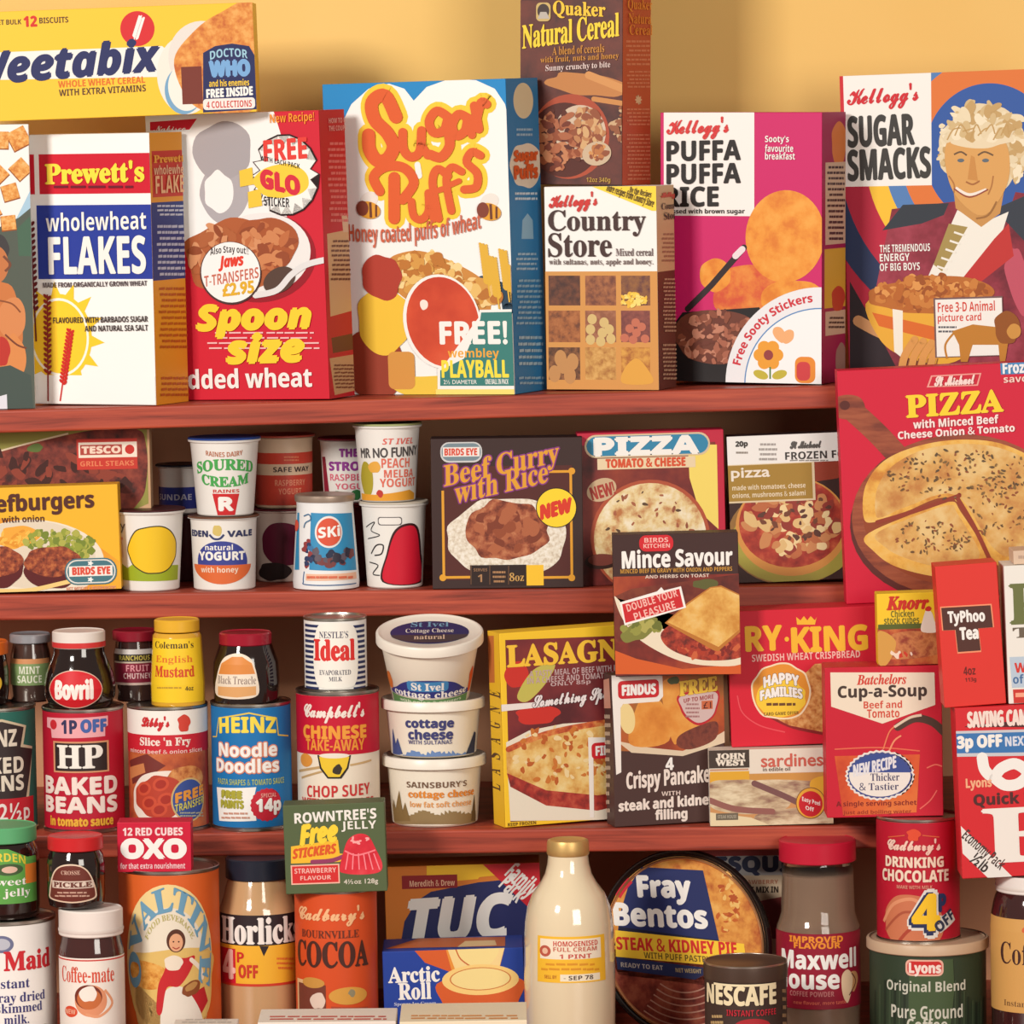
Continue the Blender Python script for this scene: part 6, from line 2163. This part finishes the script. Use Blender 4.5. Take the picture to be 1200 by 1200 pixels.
# small dark coffee tin in front
E6, f = tin('coffee_tin', 'small dark brown coffee tin with cream lettering, in front of the pie tin', 'coffee tin', 875, -0.235, 1268, 1133, 49, (66, 50, 44), FL, rim=2.5, lidcol=mat((70, 54, 48), .4))
E6.rev('lid', [(1151, 49.3), (1140, 49.6), (1135, 49), (1133.5, 47), (1134.5, 45)], mat((84, 66, 56), .35, .3))
E6.p('lettering', 'cream and red lettering')
f.t('NESCAFE', 829, 1155, 906, 1176, (240, 226, 186), 'bold', hv=.7)
f.r(836, 1152.5, 906, 1155, (240, 226, 186), 3)
f.t('INSTANT COFFEE', 850, 1181, 906, 1188, (190, 40, 56), 'bold')
f.e(880, 1200, 22, 9, (176, 40, 50), 2)
f.ln(832, 1185, 846, 1205, 3, (190, 160, 110), 2, 5)
E6.p('panel', 'side panel of pale lettering')
f.ln(914, 1155, 922, 1210, 6, (160, 130, 96), 2, 4)
E6.done()
# coffee powder jar
E7 = Turned('coffee_jar', 'glass jar of brown coffee powder with red lid and maroon label', 'jar', 960, -0.10, 1236, 988, FL, rbase=44, group=JB)
gp = [(1236, 43), (1233, 47), (1182, 49), (1090, 48.5), (1084, 46), (1074, 43), (1040, 42), (1024, 41.5), (1014, 40)]
E7.rev('powder', [(1234, 40), (1231, 45), (1182, 46.5), (1090, 46), (1083, 43.5), (1073, 40.5), (1030, 39.5), (1028, 37)], mat((186, 156, 134), .8))
E7.rev('glass_jar', gp, mat((250, 246, 240), .03, spec=.5, trans=1.0))
E7.rev('lid', lidp(989, 1014, 45), mat((196, 30, 56), .35), )
f = E7.surf([(1230, 47.3), (1182, 49.3), (1090, 48.8)])
E7.p('label', 'maroon paper label')
f.band(1093, 1181, (150, 24, 50), 1)
f.t('IMPROVED', 923, 1096, 984, 1103, (240, 150, 50), 'bold', hv=.3, L=3)
f.t('FLAVOUR', 928, 1103.5, 981, 1110, (240, 150, 50), 'bold', hv=.3, L=3)
f.t('Maxwell', 915, 1112, 1000, 1134, WH, 'bold', hv=.6, L=3)
f.t('House', 912, 1136, 980, 1157, WH, 'bold', hv=.6, L=3)
f.t('COFFEE POWDER', 924, 1160, 974, 1166, (206, 130, 130), 'bold', L=3)
f.t('new flavour, more taste', 928, 1171, 988, 1176, (226, 110, 90), 'bold', L=3)
f.po([(983, 1142), (990, 1134), (996, 1142), (995, 1158), (990, 1173), (984, 1162)], (236, 206, 170), 2, True)
f.po([(992, 1140), (1000, 1136), (1003, 1146), (997, 1160)], (206, 150, 100), 1.8, True)
f.st([(995, 1138), (1000, 1148), (992, 1164)], 1.4, (90, 40, 36), 2.4)
E7.done()
# ground coffee tin
F1, f = tin('coffee_tin', 'dark green ground coffee tin with pale plastic lid, under the red chocolate tin', 'coffee tin', 1088, -0.125, 1246, 1108, 69, (52, 66, 48), FL, rim=3)
F1.rev('plastic_lid', [(1121, 70.5), (1120, 71.5), (1110, 71.5), (1108.5, 70.5), (1108, 68), (1109.6, 66), (1109.6, 1)], mat((206, 176, 146), .4))
F1.p('pattern', 'ribbed dark green print')
for k in range(26):
    x = 1022 + k * 5.3
    f.po([(x, 1246), (x, 1160 - 14 * math.sin(k * .5)), (x + 2.2, 1160 - 14 * math.sin(k * .5)), (x + 2.2, 1246)], ((40, 50, 38), (64, 80, 58))[k % 2], .8)
f.po([(1060, 1124), (1110, 1124), (1112, 1160), (1108, 1200), (1060, 1200)], (70, 90, 58), .9)
F1.p('brand_badge', 'red badge')
f.rr(1056, 1125, 1099, 1144, 6, (236, 180, 160), 1.6)
f.rr(1058, 1127, 1097, 1142, 5, (206, 44, 44), 1.9)
f.t('Lyons', 1060, 1129, 1096, 1144, (246, 226, 216), 'bold', hv=.5)
F1.p('lettering', 'pale lettering')
f.t('Original Blend', 1036, 1150, 1125, 1166, (206, 206, 190), 'bold')
f.t('Pure Ground', 1041, 1178, 1122, 1194, (206, 206, 190), 'bold')
f.t('Coffee', 1058, 1193, 1104, 1208, (206, 206, 190), 'bold')
F1.done()
# drinking chocolate tin
F2, f = tin('chocolate_tin', 'red drinking chocolate tin with yellow 4p off flash, standing on the pale plastic lid', 'chocolate tin', 1076.5, -0.125, 1107, 961, 49.5, (190, 22, 48), F1, rim=2.5)
F2.p('lettering', 'cream lettering')
f.t("Cadbury's", 1038, 984, 1097, 1002, (246, 206, 190), **KSCR, L=3)
f.t('DRINKING', 1036, 1005, 1101, 1017, (246, 222, 200), 'bold', hv=.4)
f.t('CHOCOLATE', 1033, 1020.5, 1107, 1034, (246, 222, 200), 'bold', hv=.4)
f.t('MAKE WITH MILK', 1048, 1038, 1088, 1042, (230, 150, 130), 'bold')
f.b(1066, 979, 8, 6, (226, 80, 50), 5, .25, 12, 2)
f.st([(1038, 981), (1056, 979)], 1.2, (220, 100, 60), 2)
f.st([(1076, 979), (1096, 981)], 1.2, (220, 100, 60), 2)
F2.p('picture', 'swirl of chocolate drink')
f.b(1066, 1082, 38, 34, (206, 120, 84), 4, .06, 18, 1)
f.st([(1034, 1080), (1044, 1060), (1064, 1054), (1080, 1064)], 4, (226, 150, 110), 1.4)
f.st([(1036, 1090), (1054, 1070), (1076, 1072)], 3, (176, 86, 60), 1.5)
f.st([(1050, 1104), (1066, 1088), (1090, 1092)], 4, (176, 70, 50), 1.5)
F2.p('price_flash', 'yellow number with navy and white edge')
f.t('4', 1064, 1047, 1096, 1096, (230, 226, 220), 'bold', hv=3, L=2.2, out=((230, 226, 220), 5))
f.t('4', 1064, 1049, 1094, 1094, (40, 50, 90), 'bold', hv=3, L=2.8)
f.t('4', 1066, 1049, 1096, 1090, (248, 200, 40), 'bold', hv=1.6, L=3.4)
f.t('P', 1096, 1048, 1104, 1068, (40, 50, 90), 'bold', hv=1, L=3)
f.po([(1090, 1080), (1110, 1066), (1116, 1078), (1098, 1094)], (226, 222, 216), 2.6)
f.t('OFF', 1090, 1073, 1114, 1086, (50, 56, 80), 'bold', rot=35, hv=.4, L=4)
F2.done()
# packet soup box
F3 = Carton('soup_box', 'crimson packet soup box with white pennant panel and mug', 'soup box',
            ((966.5, 782), (1102, 780.5), (1107, 960), (969, 960.5)), -0.13, 0.045, (204, 28, 52), 0, [F2])
f = F3.f
F3.p('title_panel', 'cream pennant panel')
f.po([(973, 788), (1095, 788), (1096, 826), (1034, 848), (974, 828)], (240, 226, 204), 1)
F3.p('lettering')
f.t('Batchelors', 1004, 790, 1062, 802, (214, 70, 56), 'serifit', hv=.2)
f.t('Cup-a-Soup', 982, 803, 1086, 821, (70, 54, 48), 'bold', hv=.3)
f.t('Beef and', 1012, 821, 1057, 830, (214, 80, 60), 'bold')
f.t('Tomato', 1016, 831, 1054, 841, (214, 80, 60), 'bold')
F3.p('mug_picture', 'glass mug of orange soup')
f.po([(978, 886), (1078, 884), (1074, 952), (988, 956)], food((196, 60, 34), (222, 96, 44), (226, 120, 56), 16), 1)
f.st([(978, 878), (1030, 876), (1078, 880)], 1.5, (230, 110, 80), 1.3)
f.st([(1052, 852), (1072, 842), (1092, 846), (1106, 858)], 9, (80, 56, 46), 1.6)
f.st([(1048, 852), (1066, 841), (1080, 838)], 3, (226, 206, 180), 1.9)
f.st([(1035, 878), (1042, 858), (1050, 850)], 1.5, (236, 130, 90), 1.6)
f.st([(1042, 880), (1048, 868), (1056, 862)], 2, (240, 150, 110), 1.6)
f.st([(1086, 900), (1096, 896), (1104, 898)], 1.5, (240, 120, 100), 1.6)
f.st([(1078, 948), (1090, 938), (1098, 926)], 1.5, (240, 110, 100), 1.6)
F3.p('badge', 'oval scalloped badge, blue over white')
f.star(1031, 908.5, 41, 30, 34, .95, (236, 230, 224), 2)
f.star(1031, 908.5, 38.5, 27.5, 34, .95, (70, 80, 140), 2.3)
f.e(1031, 908.5, 36, 25, (60, 80, 150), 2.6)
f.po([(1031 + 36 * math.cos(a), 908.5 - 25 * math.sin(a)) for a in [math.radians(172 + k * 10.3) for k in range(20)]], (240, 234, 226), 2.8)
f.t('NEW RECIPE', 1000, 891, 1050, 905, (230, 230, 236), 'bold', hv=.4, L=4, skew=.2)
f.t('Thicker', 1020, 906, 1054, 915, (80, 76, 110), 'serif', L=4)
f.t('& Tastier', 1007, 917, 1053, 926, (80, 76, 110), 'serif', L=4)
F3.p('small_print')
f.t('A single serving sachet', 980, 938, 1074, 946, (130, 30, 30), 'bold')
f.t('just add boiling water', 988, 949, 1068, 955, (160, 50, 30), 'bold')
F3.done()
# stock cubes
F4 = Carton('stock_cube_box', 'small yellow and red chicken stock cube box standing on the soup box', 'stock cube box',
            ((1027, 694.5), (1098, 695.5), (1101, 778.5), (1029.5, 779)), -0.125, 0.026, (246, 206, 44), 0, F3)
f = F4.f
F4.p('picture', 'stewed chicken')
f.r(1024, 735, 1104, 782, food((120, 40, 26), (180, 70, 40), (206, 120, 60), 60), .8)
f.po([(1029, 752), (1060, 740), (1101, 744), (1101, 766), (1040, 772)], food((170, 90, 50), (206, 130, 76), (150, 60, 40), 90), 1, True)
f.po([(1029, 740), (1050, 752), (1040, 778), (1029, 776)], (214, 160, 76), 1.2, True)
f.sc(1056, 768, 16, 4, 10, 3, ((240, 220, 200), (206, 60, 40)), 5, 1.5, .6)
f.r(1029, 731, 1090, 737, (90, 100, 40), 1.5)
F4.p('lettering')
f.t('Knorr', 1039, 699, 1088, 714, (206, 50, 34), 'serifit', hv=.8)
f.t('Chicken', 1044, 715, 1071, 723, (110, 110, 40), 'bold')
f.t('stock cubes', 1036, 722, 1077, 731, (110, 110, 40), 'bold')
F4.p('emblem', 'small white hen')
f.po([(1080, 740), (1082, 724), (1086, 714), (1092, 718), (1096, 730), (1101, 740)], (240, 226, 210), 2, True)
f.b(1088, 713, 4, 3, (206, 50, 40), 4, .2, 10, 2.2)
F4.done()
# big red pizza
F5 = Carton('frozen_food_box', 'big red pizza box with a whole sliced pizza on a wooden board', 'food box',
            ((980, 434.5), (1290, 420.5), (1303, 694), (992.5, 706)), -0.045, 0.032, (212, 24, 58), 0, L4)
f = F5.f
F5.p('board_picture', 'round wooden board with handle')
bw = food((120, 52, 36), (150, 72, 46), (166, 86, 56), 26, stretch=(1, 1, 5))
f.st([(1000, 482), (1030, 510), (1062, 545)], 25, bw, 1)
f.b(994, 477, 20, 15, bw, 4, .05, 16, 1.1, 0)
f.e(990, 475, 6, 5.5, (90, 36, 30), 1.3)
f.e(1122, 612, 126, 94, (96, 40, 36), 1.2)
f.e(1124, 604, 126, 95, bw, 1.4)
F5.p('pizza_picture', 'golden cheese pizza cut in wedges')
chz = food((196, 130, 66), (222, 172, 96), (234, 200, 136), 42)
crs = food((206, 130, 50), (236, 180, 80), (240, 196, 110), 50)
f.e(1128, 600, 117, 86, (150, 70, 40), 1.6)
f.po([(1012, 606), (1014, 570), (1036, 540), (1078, 522), (1130, 515), (1180, 522), (1226, 550), (1246, 600), (1236, 640), (1190, 662), (1160, 655), (1118, 585), (1060, 600), (1024, 612)], crs, 1.8, True)
f.po([(1026, 602), (1028, 572), (1046, 546), (1082, 527), (1130, 520), (1178, 527), (1220, 552), (1238, 600), (1228, 632), (1188, 652), (1162, 640), (1120, 580), (1062, 594), (1034, 606)], chz, 2, True)
f.po([(1014, 628), (1060, 606), (1112, 588), (1126, 600), (1156, 652), (1140, 672), (1100, 676), (1050, 664), (1024, 646)], crs, 1.9, True)
f.po([(1026, 626), (1064, 608), (1112, 592), (1122, 602), (1148, 648), (1132, 660), (1098, 664), (1056, 652), (1036, 640)], chz, 2.1, True)
f.st([(1028, 612), (1062, 602), (1118, 583), (1124, 580)], 5, (150, 60, 40), 2.4)
f.st([(1122, 584), (1142, 618), (1160, 656)], 5, (150, 60, 40), 2.4)
f.sc(1128, 556, 88, 30, 170, 2.2, ((110, 80, 50), (130, 100, 60), (150, 84, 50), (96, 76, 54)), 5, 2.3, .5)
f.sc(1180, 600, 44, 34, 70, 2.2, ((110, 80, 50), (130, 100, 60), (150, 84, 50)), 8, 2.3, .5)
f.sc(1092, 630, 44, 20, 80, 2.2, ((110, 80, 50), (130, 100, 60), (150, 84, 50)), 6, 2.3, .5)
F5.p('title_lettering', 'yellow title lettering')
f.t('PIZZA', 1062, 460, 1175, 485, (252, 214, 50), 'serif', hv=1.1, skew=.02, L=4)
F5.p('subtitle_lettering', 'white lettering')
f.t('with Minced Beef', 1070, 489, 1170, 499, (250, 230, 226), 'bold', hv=.2, skew=.02, L=4)
f.t('Cheese Onion & Tomato', 1052, 501, 1189, 510, (250, 230, 226), 'bold', hv=.2, skew=.02, L=4)
F5.p('brand_badge', 'slanted brand badge')
f.po([(1091, 440), (1150, 437), (1146, 452), (1086, 454)], (240, 160, 150), 2)
f.po([(1092.5, 441.5), (1148, 438.5), (1144.5, 450.5), (1088.5, 452.5)], (206, 30, 56), 2.3)
f.t('St Michael', 1095, 440, 1142, 451, (250, 220, 214), 'script', hv=.6, skew=.02, L=3.5)
F5.p('corner_badge', 'blue corner badge')
f.po([(1172, 425), (1300, 419), (1300, 434), (1173, 439)], (66, 140, 196), 2)
f.t('Frozen', 1175, 424, 1215, 437, (240, 240, 246), 'bold', hv=.4, L=3.5)
f.t('savoury', 1176, 441, 1226, 450, (250, 210, 200), 'bold', L=3.5)
F5.done()
# mince box
F6 = Carton('frozen_food_box', 'brown mince box with toast topped plate, standing on the pancakes box', 'food box',
            ((718, 627), (864, 623.5), (869, 781), (721, 786)), -0.092, 0.028, (66, 40, 38), 0, L2)
f = F6.f
F6.p('picture', 'toast and mince on a white plate')
f.r(718, 674, 872, 790, food((90, 30, 26), (140, 46, 34), (176, 76, 40), 16), .6)
f.po([(718, 700), (740, 690), (870, 672), (872, 745), (790, 752), (722, 752)], food((84, 30, 26), (110, 40, 30), (130, 60, 40), 40), .8)
f.po([(720, 762), (746, 772), (800, 784), (870, 778), (872, 790), (720, 790)], (214, 96, 40), .9)
f.po([(720, 700), (730, 726), (750, 750), (790, 772), (830, 780), (872, 776), (872, 740), (790, 740), (740, 720), (726, 704)], (236, 222, 196), 1.2, True)
f.b(752, 736, 24, 12, (130, 130, 60), 4, .2, 14, 1.4, 30)
f.sc(752, 734, 22, 10, 24, 4.5, ((150, 150, 70), (110, 116, 50), (176, 170, 90)), 5, 1.6, .9)
mn = food((96, 32, 26), (166, 54, 36), (206, 90, 56), 120)
f.po([(776, 740), (800, 728), (850, 740), (872, 738), (872, 768), (830, 774), (796, 766), (778, 754)], mn, 1.7, True)
f.sc(830, 762, 36, 8, 40, 4, ((176, 60, 40), (206, 100, 60), (130, 40, 34)), 7, 1.9, .6)
toast = food((206, 140, 56), (230, 178, 90), (238, 200, 126), 50)
f.po([(779, 730), (806, 706), (832, 688), (845, 686), (868, 697), (868, 740), (842, 763), (836, 762)], (190, 120, 50), 2.2)
f.po([(782, 729), (808, 707), (833, 689), (845, 688), (867, 698), (866, 738), (842, 758)], toast, 2.4)
f.b(826, 684, 14, 6, (96, 96, 50), 6, .2, 12, 1.4)
F6.p('brand_badge', 'red brand badge')
f.rr(749, 627, 789, 646, 8, (210, 36, 46), 2)
f.t('BIRDS', 755, 630, 783, 635.5, (246, 190, 180), 'bold', L=3)
f.t('KITCHEN', 754, 637, 785, 642, (246, 190, 180), 'bold', L=3)
F6.p('title_lettering', 'white title lettering')
f.t('Mince Savour', 729, 643, 858, 664, WH, 'bold', hv=.5, L=3, skew=.01)
F6.p('small_print')
f.t('MINCED BEEF IN GRAVY WITH ONION AND PEPPERS', 727, 665.5, 858, 670.5, (206, 150, 60), 'bold', L=3)
f.t('AND HERBS ON TOAST', 756, 673, 831, 677, (226, 206, 190), 'bold', L=3)
F6.p('price_flash', 'red tilted price flash with white edge')
f.po([(726, 706), (770, 693), (775, 688), (778, 692), (798, 687), (804, 712), (732, 733)], WH, 2.6)
f.po([(729, 708), (796, 690), (801, 711), (733, 730)], (206, 40, 46), 2.9)
f.t('DOUBLE YOUR', 733, 699, 795, 708, (246, 190, 180), 'bold', L=4, rot=16)
f.t('PLEASURE', 742, 711, 792, 720, (246, 190, 180), 'bold', L=4, rot=16)
F6.done()
# right-hand stack: instant coffee jar, big red tea box, two tea packets
G1, f = jar('coffee_jar', 'coffee jar with white lid and tan label, cut off by the right edge', 'jar', 1217, -0.165, 1250, 1029, 54, FL,
            [(1250, 50), (1246, 54), (1092, 55), (1074, 54), (1060, 51), (1052, 48), (1049, 46)], mat((62, 30, 30), .08, spec=.6, coat=.6), lidp(1030, 1050, 49), mat((238, 230, 224), .4), JB, 50)
G1.rev('lid_ridge', [(1046, 49.4), (1044, 50), (1042, 49.4)], mat((226, 216, 208), .4), close=False, under='lid')
G1.p('label', 'tan paper label')
f.band(1077, 1186, (216, 164, 92), 1)
f.t('Coffee', 1169, 1104, 1229, 1130, (70, 40, 36), 'serif', L=3)
f.t('Instant and strong', 1173, 1172, 1250, 1181, (120, 84, 50), 'serif', L=3)
f.b(1196, 1088, 5, 4, (214, 100, 60), 4, .2, 10, 2)
G1.done()
G2 = Carton('tea_box', 'large red tea box with white letters and diagonal corner band, standing on the coffee jar', 'tea box',
            ((1118, 828), (1292, 823.5), (1302, 1027), (1128.5, 1030)), -0.195, 0.05, (216, 40, 48), 0, G1, group='tea boxes in the stack on the right')
f = G2.f
G2.p('offer_band', 'blue offer band with pale edges')
f.po([(1112, 857), (1310, 852), (1310, 884), (1112, 887)], (206, 206, 212), 1)
f.po([(1112, 860), (1310, 855), (1310, 880), (1112, 883)], (60, 120, 184), 1.4)
f.t('3p OFF', 1122, 862, 1174, 880, WH, 'bold', hv=.8)
f.t('NEXT PACK', 1178, 862, 1238, 873, (220, 226, 240), 'bold', hv=.3)
G2.p('lettering', 'white and dark lettering')
f.po([(1130, 852), (1134, 850), (1200, 844), (1300, 846), (1300, 852)], (80, 40, 40), 1.4)
f.t('SAVING CAMPAIGN', 1134, 832, 1240, 850, (246, 226, 216), 'bold', hv=.8, L=3)
f.t('Lyons', 1132, 912, 1162, 926, (246, 180, 140), 'bold', hv=.3)
f.t('Quick Brew', 1141, 928, 1247, 944, (84, 40, 40), 'bold', hv=.4)
f.st([(1151, 888), (1154, 902), (1164, 910), (1174, 900), (1190, 895), (1204, 906), (1194, 918), (1178, 920), (1166, 912)], 13, WH, 2)
f.t('E', 1152, 947, 1252, 1008, (244, 238, 230), 'serif', hv=1.5, L=3)
G2.p('corner_band', 'white diagonal band with dark lettering')
f.po([(1126, 968), (1130, 972), (1188, 1029), (1158, 1029), (1128, 1000)], (240, 236, 230), 1.6)
f.t('Economy Pack', 1122, 988, 1182, 1006, (80, 60, 56), 'bold', rot=-43, L=3)
f.t('½lb', 1138, 1004, 1160, 1018, (60, 50, 46), 'plain', hv=.5, rot=-43, L=3)
G2.done()
G3 = Carton('tea_packet', 'plain red tea packet with dark T-shaped panel, standing on the large red tea box', 'tea packet',
            ((1095.5, 662.5), (1167, 660), (1180.5, 823), (1107, 826)), -0.19, 0.04, (224, 54, 46), 0, G2, group='tea boxes in the stack on the right')
f = G3.f
G3.p('panel', 'dark T-shaped panel with pale outline')
tp = [(1101.5, 711), (1162, 707.5), (1165, 735), (1147, 736.5), (1150, 764), (1122, 766), (1119, 738.5), (1104, 739)]
f.po(tp, (246, 150, 110), 1)
tc = (1134, 735)
f.po([(tc[0] + (x - tc[0]) * .955, tc[1] + (y - tc[1]) * .94) for x, y in tp], (84, 46, 38), 1.4)
G3.p('lettering')
f.t('TyPhoo', 1111, 715, 1154, 733, WH, 'bold', hv=.4, L=3, skew=-.03)
f.t('Tea', 1125, 735, 1146, 749, WH, 'bold', hv=.6, L=3)
f.t('4oz', 1129, 781, 1143, 791, (110, 30, 26), 'bold', L=3)
f.t('113g', 1131, 794, 1144, 800, (110, 30, 26), 'bold', L=3)
G3.done()
G4 = Carton('tea_packet', 'white tea packet with large olive green letters, cut off by the right edge', 'tea packet',
            ((1176, 663), (1284, 659), (1292, 820), (1182.5, 824.5)), -0.19, 0.05, (240, 236, 228), 0, G2, group='tea boxes in the stack on the right')
f = G4.f
G4.p('lettering', 'olive green, red and blue lettering')
f.t('PG', 1184, 683, 1262, 730, (110, 116, 66), 'serif', hv=1.5, L=3)
f.t('TIPS', 1187, 734, 1262, 746, (110, 96, 80), 'serif', hv=.3, L=3)
f.po([(1183, 770), (1290, 766), (1290, 802), (1186, 806)], (190, 206, 222), 1)
f.t('Wonders', 1189, 775, 1250, 787, (214, 60, 50), 'bold', hv=.3, L=3)
f.t('of Wildlife', 1187, 789, 1250, 800, (70, 110, 160), 'bold', L=3)
G4.p('red_panel')
f.po([(1187, 808), (1292, 804), (1293, 821), (1188, 824)], (206, 56, 46), 1.5)
f.po([(1190, 812), (1250, 810), (1250, 815), (1190, 817)], (246, 170, 140), 1.8)
G4.done()
G5 = Carton('tea_card_box', 'little beige box lying on top of the white tea packet', 'small box',
            ((1187, 645), (1276, 641), (1277, 657), (1188, 661)), -0.185, 0.04, (220, 190, 164), 0, G4)
f = G5.f
G5.p('lettering')
f.ln(1191, 649, 1270, 657, 1, (190, 160, 140), 2, 4)
G5.done()
# packets lying in front
for (nm, lab, q, Y, dp, c, c2, s) in (
        ('packet', 'flat white packet with red print lying before the orange cocoa tin', ((302, 1199), (464, 1196), (465, 1290), (303, 1293)), -0.34, 0.062, (236, 226, 214), (206, 90, 80), 3),
        ('packet', 'flat cream and orange packet lying before the blue cake box', ((468, 1198), (618, 1195), (619, 1290), (470, 1293)), -0.34, 0.085, (240, 226, 196), (226, 150, 80), 4),
        ('packet', 'plain pale packet lying before the tall orange malt drink tin', ((203, 1202.5), (278, 1201), (279, 1290), (204, 1293)), -0.34, 0.03, (232, 220, 208), (200, 190, 180), 5)):
    it = Carton(nm, lab, 'packet', q, Y, dp, c, 0, FL, group='flat packets along the front')
    g = it.side('T')
    it.p('print')
    x0, x1 = q[0][0], q[1][0]
    g.ln(x0 + 10, q[0][1] - 9, x1 - 6, q[0][1] - 3, 2, c2, 1, s)
    it.done()
